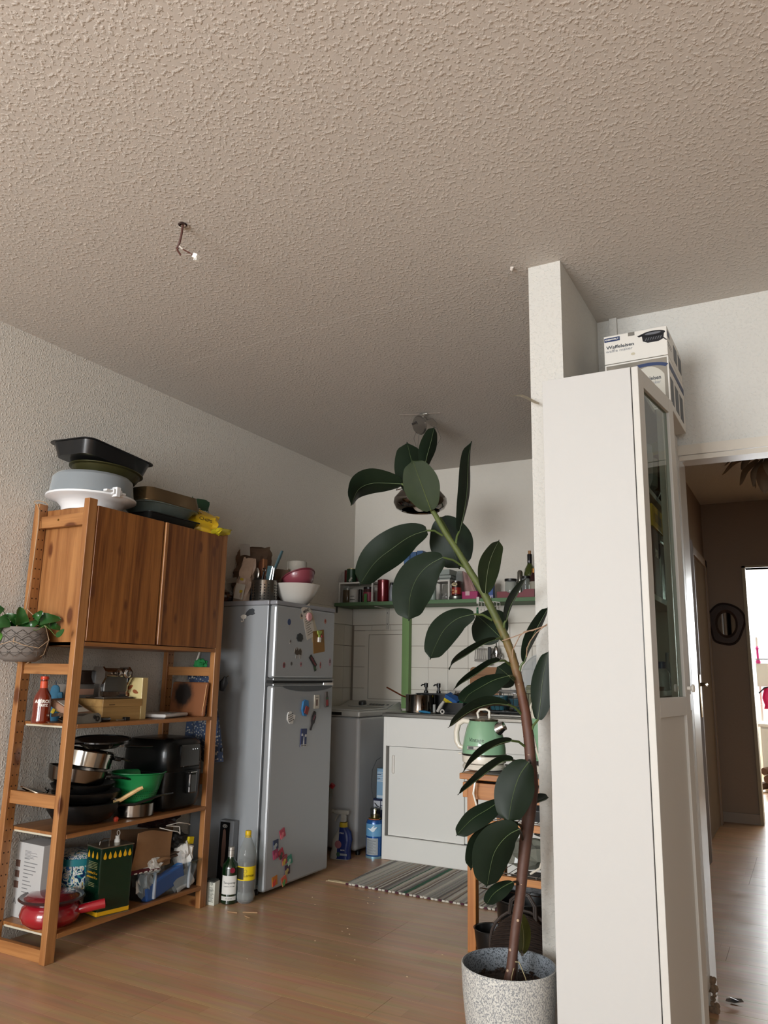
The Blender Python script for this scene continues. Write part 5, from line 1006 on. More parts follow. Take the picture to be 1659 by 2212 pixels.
t = thing('dish_brush', 'white dish brush head with a round end lying in front of the black caddy', 'brush', (-2.005,4.462,.8562), R(0)); part(t,'head',M().tube([(-.02,.02,.012),(.0,.02,.045),(.022,.02,.075)],[.014,.017,.011],10,flat=.7),pm('b8b4ac',.5)); part(t,'ring',M().tube([(.022+.011*math.cos(k*PI/8),-.005,.014+.011*math.sin(k*PI/8)) for k in range(16)],.004,8,closed=True),pm('b8b4ac',.5)); part(t,'bristle_block',M().box(-.045,-.030,0,.02,.0,.055,r=.004),pm('8b8c88',.5))
t = thing('peeler', 'blue handled peeler lying before the saucepan on the worktop', 'peeler', (-2.085,4.425,.8562), R(-15)); part(t,'handle',M().tube([(-.05,0,.012),(0,0,.010),(.045,0,.007)],[.005,.008,.005],8),pm('2f6f94',.4)); part(t,'blade',M().tube([(.045,.0,.007),(.075,.01,.006)],.003,6),STEEL)
t = thing('green_sponge', 'dark green scrubber in the sink caddy', 'sponge', (-1.905,4.60,.9120)); part(t,'scrubber',crumple(M(),(0,0,.022),.024,4,1.1,.9,.8),pm('0c4a28',.9,bump=.6))
t = thing('kitchen_tap', 'chrome kitchen tap with a black lever behind the sponge', 'tap', (-1.99,4.90,.8562)); part(t,'body',M().lathe([(0,0),(.022,0),(.020,.02),(.018,.11),(0,.112)],seg=20),CHROME); part(t,'spout',M().tube([(0,0,.10),(-.02,-.05,.118),(-.045,-.11,.122),(-.045,-.118,.105)],.010,10),CHROME); part(t,'lever',M().tube([(0,0,.112),(.03,-.02,.118),(.075,-.03,.105)],[.010,.008,.006],8),BLACK)
t = thing('bamboo_board', 'bamboo chopping board with a rounded top leaning against the kitchen tiles', 'cutting board', (-1.905,4.955,.8562), (R(-4),0,0)); BMB = woodm('bamboo','8a5a2a','704a22','X',knots=False,coat=0); part(t,'board',M().prism([(x,y+.145) for x,y in rrect(.21,.29,.025)],.016,Tm((0,.016,0),FY)),BMB); part(t,'groove',M().box(-.09,.09,-.0008,.0,.235,.238),pm('4e2f18',.8))
t = thing('dark_knife_rest', 'wooden handled spatula leaning in the sink behind the kettle', 'utensil', (-1.84,4.80,.8562)); part(t,'handle',M().tube([(.0,0,.012),(-.07,0,.085)],.010,8),pm('6b4024',.6)); part(t,'blade',M().tube([(.0,.0,.02),(.02,0,.022),(.03,.01,.04)],[.018,.022,.02],8,flat=.4),pm('2b1e18',.4)); 
t = thing('dish_rack', 'steel wire dish rack on the worktop behind the plant', 'dish rack', (-1.58,4.72,.8685)); m = M()
for z in (.045,.12): m.tube([(-.19,-.12,z),(.19,-.12,z),(.19,.12,z),(-.19,.12,z)],.0026,6,closed=True)
for k in range(13): x = -.18+.03*k; m.tube([(x,-.12,.12),(x,-.12,.045),(x,-.11,.010),(x,.11,.010),(x,.12,.045),(x,.12,.12)],.0016,5)
part(t,'wires',m,CHROME); part(t,'drip_tray',tray(M(),.40,.27,.012,.004,.002,.02,.004),pm('2b2c2c',.5))
t = thing('plate', 'white plate with a thin blue rim lying on the dish rack', 'plate', (-1.62,4.65,.9905)); part(t,'plate',M().lathe([(0,0),(.05,0),(.055,.003),(.078,.012),(.080,.014),(.055,.007),(0,.005)],seg=36),pm('b5b1a8',.2,coat=.5)); part(t,'rim_line',M().lathe([(.079,.0135),(.0808,.0142),(.0795,.0152)],seg=36),pm('3a4a5e',.3))
t = thing('teal_dish', 'teal plastic dish in the dish rack', 'dish', (-1.715,4.74,.8835), 0); part(t,'dish',tray(M(),.13,.17,.085,.006,.003,.03,.02),pm('2c5560',.4)); 
t = thing('teal_bowl', 'dark teal bowl with a black edge in the middle of the dish rack', 'bowl', (-1.575,4.74,.8835), 0); part(t,'bowl',tray(M(),.12,.16,.07,.006,.003,.03,.02),pm('33505a',.4)); part(t,'insert',M().box(-.05,.05,-.06,.06,.01,.05),pm('0e0e10',.5))
t = thing('plastic_dome', 'large translucent plastic dome standing upright in the dish rack', 'lid', (-1.505,4.83,.905), (R(78),0,R(-10))); part(t,'dome',M().lathe([(.135,0),(.13,.02),(.11,.045),(.06,.060),(0,.064)],(0,.16,0),40,sy=1.25),glassm('d8dcde',.15,.35)); part(t,'rim',M().lathe([(.134,-.003),(.141,0),(.134,.004)],(0,.16,0),40,sy=1.25),glassm('e8ecee',.15,.5))
t = thing('olive_box', 'olive green plastic box at the right of the dish rack', 'box', (-1.46,4.66,.8835), 0); part(t,'box',M().box(-.045,.05,-.05,.05,0,.155,r=.008),pm('6b6c50',.5)); part(t,'rim',M().box(-.048,.053,-.053,.053,.130,.142,r=.003),pm('5c5e48',.5))
t = thing('sink_bowl', 'pale oval washing-up bowl resting in the sink', 'bowl', (-1.47,4.66,.8562), 0); part(t,'bowl',tray(M(),.36,.28,.010,.004,.002,.05,.003),pm('9a958d',.4))

# ================================================================== green wall shelf and what stands on it
t = thing('wall_shelf', 'green painted wooden shelf running along the kitchen back wall', 'shelf', (-1.88,4.885,1.555)); O = (-1.88,4.885,1.555); GS = pm('4b6846',.6,var=.25,scale=5,bump=.2)
part(t,'board',M(O).box(-2.962,-.795,4.752,5.018,1.555,1.580,r=.002),GS)
for x in (-2.66,-1.26): part(t,'bracket',M(O).box(x-.012,x+.012,5.001,5.006,1.405,1.553).box(x-.010,x+.010,4.82,5.001,1.549,1.5545),pm('b5b2aa',.4)); 
part(t,'screw',M(O).ball((-2.66,4.999,1.52),.004,8).ball((-2.66,4.999,1.44),.004,8),pm('5c5a56',.4))
part(t,'end_bracket',M(O).box(-2.955,-2.945,4.765,4.775,1.51,1.5548),pm('3b3c3a',.5))
ZS = 1.5805
def jar(name, label, x, y, r, h, body, cap=None, lab=None, cat='jar', neck=None, caph=.014, sq=1, extra=None, group=None):
    t = thing(name, label, cat, (x,y,ZS if not isinstance(y,tuple) else 0), 0, group)
    if neck: pr = [(0,0),(r*.94,0),(r,r*.1),(r,h*neck[1]),(r*.85,h*(neck[1]+.08)),(neck[0],h*(neck[1]+.25)),(neck[0],h)]
    else: pr = [(0,0),(r*.95,0),(r,.004),(r,h-.006),(r*.92,h),(r*.9,h)]
    part(t,'body',M().lathe(pr,seg=24),body)
    rr = (neck[0] if neck else r*.93)+.0015
    if cap: part(t,'lid',M().lathe([(rr,h-.004),(rr,h+caph-.002),(rr*.94,h+caph),(0,h+caph)],seg=24),pm(cap,.35) if isinstance(cap,str) else cap)
    else: part(t,'top',M().lathe([(r*.9,h-.001),(r*.88,h-.003),(0,h-.003)],seg=24),STEEL)
    if lab: part(t,'label',M().lathe([(r+.0008,h*lab[1]),(r+.0008,h*lab[2])],seg=24),pm(lab[0],.5))
    return t
# white little racks
def rack(label, x0, x1, y0, y1, h):
    t = thing('spice_rack', label, 'rack', ((x0+x1)/2,(y0+y1)/2,ZS)); w = (x1-x0)/2; d = (y1-y0)/2; WR = pm('b4b1aa',.4)
    part(t,'top_board',M().box(-w,w,-d,d,h-.012,h,r=.001),WR)
    for x in (-w,w-.012): part(t,'side_frame',M().box(x,x+.012,-d,-d+.012,0,h-.0125).box(x,x+.012,d-.012,d,0,h-.0125).box(x,x+.012,-d+.0125,d-.0125,0,.012),WR)
    return t
rack('white shelf insert at the left end of the green shelf with cans on it', -2.958, -2.675, 4.80, 4.94, .150)
rack('white shelf insert in the middle of the green shelf with stacked leaflets on it', -2.215, -2.085, 4.80, 4.94, .138)
jar('herb_jar','clear jar of brown spice at the far left inside the white insert',-2.915,4.855,.034,.100,glassm('6a5a44',.1,.5),CLEAR)
part(bpy.data.objects['herb_jar'],'contents',M().lathe([(0,.003),(.030,.003),(.030,.075),(0,.076)],seg=16),pm('4a3a24',.9,var=.3,scale=200))
t = jar('tea_tin','white printed can with black line drawing inside the left insert',-2.878+.03,4.83,.034,.098,pm('a5a29c',.5)); t.location.x = -2.845
part(t,'drawing',M().lathe([(.0345,.02),(.0345,.026)],seg=8,ang=(R(-120),R(-50))).lathe([(.0345,.045),(.0345,.049)],seg=8,ang=(R(-110),R(-60))),pm('2a2a2a',.6))
jar('dark_spice_jar','slim dark spice jar between the white can and the red-labelled jar',-2.797,4.84,.014,.085,pm('1a1613',.4),'141210')
jar('jam_jar','jar with a black lid and a pink-red label in the left insert',-2.735,4.85,.040,.100,pm('3a1016',.2,coat=.5),'141110',('7c2236',.12,.75))
t = thing('green_clip', 'small green clip-on card standing before the red-labelled jar', 'clip', (-2.728,4.79,ZS)); part(t,'card',M().box(-.012,.012,-.002,.002,0,.062,r=.001),pm('3f6f38',.5))
t = thing('tomato_can', 'narrow red can at the left on top of the left white insert', 'can', (-2.925,4.87,ZS+.1505)); part(t,'can',M().lathe([(0,0),(.026,0),(.026,.095),(0,.095)],seg=22),pm('4f1512',.4,.2)); part(t,'rim',M().lathe([(.0265,.093),(.027,.096),(.024,.097)],seg=22),STEEL)
t = thing('peas_can', 'dark green can with a picture label on top of the left white insert', 'can', (-2.878,4.845,ZS+.1505)); part(t,'can',M().lathe([(0,0),(.037,0),(.037,.098),(0,.098)],seg=26),pm('16301c',.35,.2)); part(t,'rim',M().lathe([(.0375,.096),(.038,.099),(.035,.100)],seg=26),pm('9a8a5c',.3,.8)); part(t,'label_stripe',M().box(-.01,.004,-.0382,-.0376,.005,.04,Tm(rot=(0,R(40),0))),pm('a8a59c',.5))
jar_t = thing('pepper_can', 'dark maroon can partly behind the big leaf on the left insert', 'can', (-2.815,4.86,ZS+.1505)); part(jar_t,'can',M().lathe([(0,0),(.030,0),(.030,.09),(.02,.105),(.008,.112),(0,.113)],seg=22),pm('2c1416',.4)); part(jar_t,'label',M().box(-.008,.010,-.0312,-.0302,.06,.08),pm('a09c94',.5))
t = thing('red_tea_tin', 'tall red tin right of the left white insert', 'tin', (-2.622,4.86,ZS)); part(t,'tin',M().lathe([(0,0),(.042,0),(.043,.003),(.043,.160),(.036,.165),(0,.165)],seg=32),pm('5c0f16',.25,.4,coat=.4)); 
t = thing('white_post_stand', 'small white stand foot beside the red tin', 'stand', (-2.690+.035,4.80,ZS)); part(t,'foot',M().box(-.03,-.005,-.012,.012,0,.006,r=.001),pm('a8a49c',.5))
jar('grey_bottle','slim grey bottle with a black cap right of the red tin',-2.550,4.85,.019,.125,pm('6c7076',.35),'1d1d1f',None,'bottle',(.010,.68))
t = thing('red_toy_tin', 'dark red rounded tin with a looped top right of the slim grey bottle', 'tin', (-2.505,4.86,ZS)); part(t,'tin',M().lathe([(0,0),(.026,0),(.026,.07),(.02,.085),(0,.09)],seg=20),pm('4c1416',.4)); part(t,'loop',M().tube([(-.012+.010*math.cos(k*PI/6),-.015,.10+.012*math.sin(k*PI/6)) for k in range(12)],.003,6,closed=True).tube([(.012+.010*math.cos(k*PI/6),-.015,.10+.012*math.sin(k*PI/6)) for k in range(12)],.003,6,closed=True),pm('5c1c1c',.4)); part(t,'white_label',M().box(-.004,.018,-.0268,-.0262,.01,.045),pm('a8a49c',.5))
for i, x in enumerate((-2.405,-2.355,-2.305)):
    t = thing('blue_binder', ['leftmost of the three blue upright folders on the green shelf','middle one of the three blue upright folders','right one of the three blue upright folders, half behind the leaf'][i], 'folder', (x,4.89,ZS), 0, 'blue folders on the green shelf'); part(t,'spine',M().box(-.023,.023,-.10,.10,0,.335+.005*i,r=.002),pm('2d4c72',.45)); part(t,'label_frame',M().box(-.017,.017,-.1008,-.1002,.26,.29).box(-.017,.017,-.1008,-.1002,.21,.25).box(-.017,.017,-.1008,-.1002,.12,.20),pm('3c5c80',.45))
jar('orange_jar','orange glass jar by the middle white insert',-2.240,4.84,.022,.062,pm('8a3412',.2,coat=.5),'3a1a10')
t = thing('grey_thermos', 'pale green-grey round-shouldered bottle in front of the middle insert', 'bottle', (-2.195,4.775,ZS)); part(t,'body',M().lathe([(0,0),(.019,0),(.021,.004),(.021,.055),(.018,.085),(.010,.105),(.009,.108)],seg=24),pm('76827a',.4)); part(t,'cap',M().lathe([(.0095,.106),(.0095,.122),(.003,.132),(0,.133)],seg=16),pm('2a2c2a',.3))
t = thing('clear_pouch', 'clear pouch with dark spices inside the middle insert', 'bag', (-2.135,4.86,ZS)); part(t,'film',bag(M(),.055,.035,.11,33,.004,.4),glassm('b8b6ae',.1,.2)); part(t,'spices',M().ball((0,0,.02),.02,10,sy=.6),pm('3a2a1c',.9,bump=1,scale=120,var=.4))
t = thing('leaflet_stack', 'stack of grey-green leaflets lying on the middle white insert', 'papers', (-2.130,4.865,ZS+.1385)); part(t,'sheets',M().box(-.045,.045,-.06,.06,0,.008).box(-.044,.046,-.058,.06,.012,.030,Tm(rot=(0,0,R(3)))).box(-.046,.044,-.06,.058,.034,.070,Tm(rot=(0,0,R(-2)))),pm('7d8580',.6)); part(t,'dark_spine',M().box(-.044,-.034,-.064,-.061,.0,.075),pm('3a2a2a',.6))
t = thing('steel_stand', 'low round steel tin carrying the red food can', 'tin', (-2.048,4.83,ZS)); part(t,'tin',M().lathe([(0,0),(.050,0),(.052,.003),(.052,.022),(.040,.030),(0,.031)],seg=32),pm('6d7068',.3,.8))
t = thing('food_can', 'red and black food can with an oval cream label on the low steel tin', 'can', (-2.048,4.83,ZS+.0312)); part(t,'can',M().lathe([(0,0),(.033,0),(.033,.094),(0,.094)],seg=28),pm('24120e',.35,.2)); part(t,'red_band',M().lathe([(.0334,.006),(.0334,.052)],seg=28),pm('7a1c16',.4)); part(t,'pattern',M().lathe([(.0337,.012),(.0337,.020)],seg=6,ang=(R(-120),R(-95))).lathe([(.0337,.016),(.0337,.034)],seg=6,ang=(R(-88),R(-60))).lathe([(.0337,.028),(.0337,.04)],seg=6,ang=(R(-125),R(-100))),pm('b08a5a',.5)); part(t,'rim',M().lathe([(.0335,.092),(.034,.095),(.031,.096)],seg=28),STEEL); part(t,'oval_label',M().lathe([(0,.0345),(.020,.0345),(.020,.0335)],(0,0,0),20,Tm((0,0,.072),(R(90),0,0),(1,1,1)),sy=.6),pm('b3a27c',.5)); text(t,'lettering','OMS',.013,pm('1c1410',.5),(0,-.0352,.073),FY,bold=.0004)
t = thing('glass_tumbler', 'upturned clear glass behind the red food can', 'glass', (-2.055,4.905,ZS+.0)); part(t,'glass',M().lathe([(.030,0),(.030,.11),(.026,.18),(.016,.205),(0,.208)],seg=24),glassm('c9cdca',.04,.2))
t = thing('pink_cloth', 'pale pink patterned cloth draped behind the food can', 'cloth', (-1.99,4.90,ZS)); part(t,'cloth',M().grid(lambda u,v: (-.05+.10*u*(1-.35*v)+.03*(1-v)*u, .014*math.sin(9*u+2*v), .205*v*(1-.25*u*u)),14,10,.004),pm('9c7d78',.9,var=.3,scale=30))
t = thing('magenta_box', 'low bright magenta box on the green shelf behind the stem', 'box', (-1.935,4.82,ZS)); part(t,'box',M().box(-.055,.055,-.035,.035,0,.052,r=.003),pm('8e1450',.4)); part(t,'cutout',M().box(-.03,.0,-.036,-.0352,.025,.052),pm('b89a9c',.5))
t = thing('blue_pack', 'tall blue printed pack right of the pale leaf', 'box', (-1.822,4.85,ZS)); part(t,'pack',M().box(-.033,.033,-.02,.02,0,.130,r=.003),pm('1b3f7c',.4)); part(t,'green_blob',M().ball((.0-.02,-.021,.055),.016,10,sy=.1),pm('6b8a4a',.5)); part(t,'lilac_base',M().box(-.034,.034,-.0208,-.0202,.0,.028),pm('7a7a9a',.5))
t = thing('red_box_tray', 'low dark red tray box holding jars at the right end of the green shelf', 'tray', (-1.585,4.86,ZS)); RB = pm('661420',.45); part(t,'front',M().prism([(-.165,0),(.085,0),(.085,.055),(.02,.055),(.0,.035),(-.09,.035),(-.10,.045),(-.165,.045)],.004,Tm((0,-.058,0),FY)),RB); part(t,'base',M().box(-.165,.085,-.0575,.06,0,.004),RB); part(t,'side',M().box(.081,.085,-.0575,.06,.0045,.055).box(-.165,-.161,-.0575,.06,.0045,.045),RB)
ZT = ZS+.0045
def onT(name,label,cat,x,y): return thing(name,label,cat,(x,y,ZT))
t = onT('sugar_jar','clear jar with a black screw lid and white sugar in the red tray','jar',-1.675,4.855); part(t,'glass',M().lathe([(0,0),(.036,0),(.038,.004),(.038,.105),(.034,.112)],seg=28),glassm('c8ccc8',.04,.22)); part(t,'lid',M().lathe([(.0355,.110),(.040,.112),(.040,.126),(0,.128)],seg=28),pm('121212',.4)); part(t,'sugar',M().lathe([(0,.004),(.034,.004),(.034,.03),(.01,.045),(0,.046)],seg=20),pm('b5b3ae',.9))
t = onT('steel_shaker','slim steel shaker with a rounded top behind the black-lidded jar','shaker',-1.618,4.875); part(t,'body',M().lathe([(0,0),(.024,0),(.024,.105),(.018,.112),(.018,.170),(.012,.182),(0,.186)],seg=22),pm('8a8880',.2,.9))
t = onT('small_clear_jar','smaller clear jar with a dark lid at the right of the shaker','jar',-1.567,4.84); part(t,'glass',M().lathe([(0,0),(.026,0),(.027,.004),(.027,.125)],seg=24),glassm('b8bcb8',.04,.22)); part(t,'lid',M().lathe([(.028,.122),(.028,.138),(0,.139)],seg=24),pm('141413',.4)); 
t = onT('wine_bottle','olive green wine bottle with black foil and a cork on the green shelf','bottle',-1.557,4.895); WG = pm('44501c',.06,trans=.4,coat=1); part(t,'bottle',M().lathe([(0,0),(.037,0),(.038,.005),(.038,.16),(.034,.19),(.020,.215),(.0145,.23),(.0145,.285)],seg=30),WG); part(t,'foil',M().lathe([(.0155,.215),(.0158,.285),(.0145,.290),(0,.290)],seg=24),pm('0e0e10',.3)); part(t,'cork',M().lathe([(.0095,.290),(.0105,.312),(0,.312)],seg=16),pm('96714e',.8)); part(t,'foil_mark',M().ball((0,-.0155,.24),.005,8,sy=.2,sz=1.6),pm('8a8a8a',.4))
t = onT('liqueur_bottle','dark brown bottle with a gold cap and cream label beside the wine bottle','bottle',-1.515,4.84); part(t,'bottle',M().lathe([(0,0),(.026,0),(.027,.004),(.027,.13),(.014,.155),(.012,.165)],seg=24),pm('2e1010',.1,coat=.8)); part(t,'cap',M().lathe([(.0135,.158),(.0135,.185),(0,.187)],seg=18),pm('8a6334',.3,.7)); part(t,'label',M().lathe([(.0275,.04),(.0275,.10)],seg=24),pm('8f8a7c',.6))
# over-shelf hooks with hanging tools
def hooks(label, x):
    t = thing('hook_rail', label, 'hook rail', (x,4.75,1.58)); WR = pm('bdbab2',.4)
    part(t,'clip',M().box(-.009,.009,-.006,-.001,-.034,.010,r=.001).box(-.009,.009,-.0045,.03,.0006,.004),WR)
    m = M()
    for k in range(4): xx = -.004+.022*k; m.tube([(-.003+.018*k,-.004,-.020-.003*k),(xx+.008,-.008,-.026-.002*k),(xx+.009,-.010,-.070),(xx+.009,-.016,-.080),(xx+.009,-.024,-.074)],.0018,6)
    m.tube([(-.004,-.004,-.018),(.068,-.004,-.030)],.0022,6); part(t,'hooks',m,WR); return t
hooks('white over-shelf hook rail, the left one of the pair', -1.862); hooks('white over-shelf hook rail, the right one of the pair', -1.780)
t = thing('green_tool', 'green handled kitchen tool hanging on the left hook rail', 'utensil', (-1.861,4.735,1.43)); part(t,'handle',M().tube([(0,0,.09),(0,0,.05),(0,0,.0)],[.008,.011,.008],10,flat=.7),pm('14603a',.35))
t = thing('yellow_colander', 'yellow-orange strainer hanging from the hook rails behind the dark leaf', 'strainer', (-1.785,4.80,1.41)); part(t,'bowl',M().lathe([(0,0),(.03,.006),(.048,.025),(.052,.045)],(0,0,0),26,Tm((0,0,.04),(R(90),0,0))),pm('a8861c',.4)); part(t,'hook_ring',M().tube([(.0+.008*math.cos(k*PI/6),0,.098+.008*math.sin(k*PI/6)) for k in range(12)],.002,6,closed=True),STEEL)
t = thing('steel_ladle_hung', 'steel hook-ended tool hanging at the right of the strainer', 'utensil', (-1.735,4.735,1.41)); part(t,'handle',M().tube([(0,0,.10),(.005,0,.05),(.01,0,.0)],[.004,.006,.005],8),CHROME)
t = thing('slotted_turner', 'steel slotted turner hanging against the tiles behind the leaves', 'utensil', (-1.930,4.955,1.185)); TU = pm('6c6862',.3,.8)
part(t,'rim',M().prism([(-.042,.0),(-.036,-.004),(.036,-.004),(.042,.0),(.036,.012),(-.038,.012)],.002,Tm(rot=FY)).prism([(-.030,.085),(.030,.085),(.034,.075),(-.034,.075)],.002,Tm(rot=FY)),TU)
for k in range(6): x = -.036+.0144*k; part(t,'tine',M().prism([(x*1.05-.0028,.010),(x*1.05+.0028,.010),(x*.85+.0028,.078),(x*.85-.0028,.078)],.002,Tm(rot=FY)),TU)
part(t,'handle',M().tube([(0,.0,.085),(-.012,-.01,.11),(-.030,-.012,.135),(-.035,-.01,.17),(-.03,-.0,.28)],.005,8),CHROME); part(t,'hang_loop',M().tube([(-.03+.008*math.cos(k*PI/6),0,.287+.008*math.sin(k*PI/6)) for k in range(12)],.002,6,closed=True),CHROME)
t = thing('can_opener', 'chrome crank can opener with toothed wheels hanging on the tiles behind the stem', 'can opener', (-1.830,4.955,1.185)); part(t,'body',M().ball((.015,-.008,.055),.022,14,sx=.9,sy=.5,sz=2.0),CHROME)
m = M()
for k in range(12): a = 2*PI*k/12; m.tube([(.015+.030*math.cos(a),-.004,.030+.028*math.sin(a)),(.015+.041*math.cos(a+.1),-.004,.030+.038*math.sin(a+.1))],[.006,.003],6)
m.tube([(.015+.030*math.cos(k*PI/8),-.004,.03+.028*math.sin(k*PI/8)) for k in range(16)],.006,6,closed=True); part(t,'toothed_wheel',m,STEEL); part(t,'black_grip',M().box(-.045,-.022,-.008,.010,-.03,.09,r=.005),BLACK); part(t,'stem',M().tube([(.015,0,.09),(.015,0,.18),(.015,.0,.36)],.004,6),CHROME); part(t,'pivot',M().ball((.018,-.020,.05),.004,8,sy=.5),BLACK)
t = thing('pink_utensil', 'bright pink tool hanging from the right end of the green shelf', 'utensil', (-1.472,4.745,1.455)); part(t,'handle',M().tube([(0,0,.105),(0,0,.05),(.002,0,.015),(.0,0,.0)],[.003,.004,.008,.009],8),pm('96144c',.4))
# ================================================================== lamp over the kitchen
t = thing('pendant_lamp', 'chrome pendant lamp hanging from a bare ceiling hook behind the plant top', 'ceiling lamp', (-1.848,3.842,ZC)); SHC = pm('8a8580',.1,1)
part(t,'shade',M().lathe([(.02,.030),(.06,.020),(.115,-.010),(.148,-.050),(.150,-.075),(.135,-.105),(.11,-.118),(.105,-.112),(.125,-.100),(.140,-.072),(.135,-.05)],(0,0,-.45),44),SHC); part(t,'bulb',M().ball((0,0,-.53),.045,16),pm('b8b2a8',.3)); part(t,'shade_cap',M().lathe([(.022,.02),(.022,.045),(0,.047)],(0,0,-.45),20),SHC)
part(t,'wire_bracket',M().tube([(-.07,0,-.425),(-.155,.0,-.435),(-.13,0,-.405),(-.07,0,-.40)],.003,6),CHROME)
part(t,'canopy_disc',M().lathe([(0,.0),(.052,0),(.056,.006),(.050,.014),(0,.018)],(0,0,0),36,Matrix.Translation((.0,-.01,-.070)) @ Vector((0,0,1)).rotation_difference(Vector((-.35,-.85,-.35))).to_matrix().to_4x4()),pm('8d8984',.15,.9)); part(t,'canopy_strap',M().box(-.025,-.015,-.002,.002,-.03,.03,Tm((-.005,-.028,-.072),(R(-20),R(60),0))),pm('2a2624',.4))
part(t,'ceiling_hook',M().tube([(.01,0,-.001),(.012,0,-.012),(.035,0,-.03),(.038,0,-.045)],.0035,6).box(-.006,.04,-.008,.008,-.006,-.001,r=.001),STEEL); part(t,'cable',M().tube([(.02,0,-.01),(.0,0,-.03),(-.01,.0,-.10),(-.02,.0,-.20),(-.005,.0,-.30),(.0,.0,-.40)],.0022,6),CHROME)
part(t,'loose_wire',M().tube([(.04,0,-.04),(.075,0,-.04),(.10,0,-.07),(.09,0,-.11),(.05,0,-.13)],.0014,5),pm('6b6762',.3,.6)); part(t,'loose_wire',M().tube([(.055,0,-.07),(.10,0,-.10),(.125,0,-.16),(.10,0,-.20),(.06,0,-.185),(.05,0,-.15)],.0014,5),pm('6b6762',.3,.6)); part(t,'loose_wire',M().tube([(-.03,0,-.10),(-.045,0,-.14),(-.03,0,-.19)],.0014,5),pm('6b6762',.3,.6))
struct('trim_7', M().tube([(-1.97,3.80,2.5545),(-1.90,3.83,2.5545),(-1.82,3.845,2.5545),(-1.74,3.87,2.5545)],.0025,5), pm('8b8178',.9), label='scratch in the ceiling plaster at the lamp hook')
# ceiling cable outlet in the living room
t = thing('ceiling_cable', 'bare brown cable with white connector hanging from a hole in the ceiling', 'cable', (-1.734,1.747,ZC)); BR = pm('4a2a22',.5); GW = pm('b5aea4',.5)
part(t,'hole_edge',M().lathe([(.004,.0),(.013,.0),(.016,-.003),(.012,-.006),(.006,-.002)],seg=14),pm('2a1a14',.9)); part(t,'plaster_rim',crumple(M(),(-.004,.012,-.002),.014,5,1.3,.9,.25),pm('b8aea2',.9))
part(t,'cable',M().tube([(0,0,0),(-.001,0,-.03),(-.004,0,-.048),(-.008,0,-.066),(-.014,0,-.076)],.0038,7),BR); part(t,'knot',M().tube([(-.014+.006*math.cos(k*PI/5),.0,-.082+.004*math.sin(k*PI/5)) for k in range(10)],.0028,6,closed=True),BR)
part(t,'wire',M().tube([(-.016,0,-.086),(-.014,0,-.094),(.0,0,-.112),(.004,0,-.116)],.0032,6),BR); part(t,'wire',M().tube([(-.008,0,-.080),(.006,0,-.092),(.010,0,-.096)],.0030,6),GW,label='grey-white wire sleeve')
part(t,'wire',M().tube([(.004,0,-.116),(.030,0,-.121),(.055,.0,-.124)],.0022,6),pm('8d837a',.5)); part(t,'wire',M().tube([(.010,0,-.096),(.035,0,-.113),(.056,.0,-.127),(.062,0,-.130)],.0024,6),BR); part(t,'wire',M().tube([(.025,.003,-.105),(.045,.003,-.123),(.058,.0,-.128)],.0018,5),BR)
part(t,'connector',M().box(-.008,.012,-.008,.008,-.012,.004,Tm((.070,0,-.132),(0,R(30),0)),r=.0015).box(-.004,.000,-.006,.006,-.020,-.011,Tm((.070,0,-.132))).box(.004,.008,-.006,.006,-.022,-.012,Tm((.070,0,-.132))),PAPERW)

TRUNK = [(-0.822,2.310,0.234,0.0157), (-0.814,2.314,0.274,0.0145), (-0.809,2.321,0.327,0.0139), (-0.803,2.327,0.387,0.0140), (-0.793,2.334,0.448,0.0147), (-0.785,2.344,0.535,0.0162), (-0.778,2.352,0.611,0.0184), (-0.768,2.360,0.688,0.0192), (-0.759,2.368,0.766,0.0187), (-0.765,2.376,0.845,0.0168), (-0.772,2.383,0.911,0.0163), (-0.783,2.390,0.979,0.0157), (-0.796,2.395,1.035,0.0144), (-0.812,2.401,1.098,0.0138), (-0.830,2.407,1.155,0.0133), (-0.854,2.412,1.214,0.0134), (-0.887,2.418,1.277,0.0128), (-0.929,2.425,1.356,0.0123), (-0.980,2.431,1.430,0.0117), (-1.027,2.437,1.503,0.0103), (-1.078,2.443,1.575,0.0097), (-1.119,2.448,1.642,0.0090), (-1.138,2.450,1.667,0.0074)]
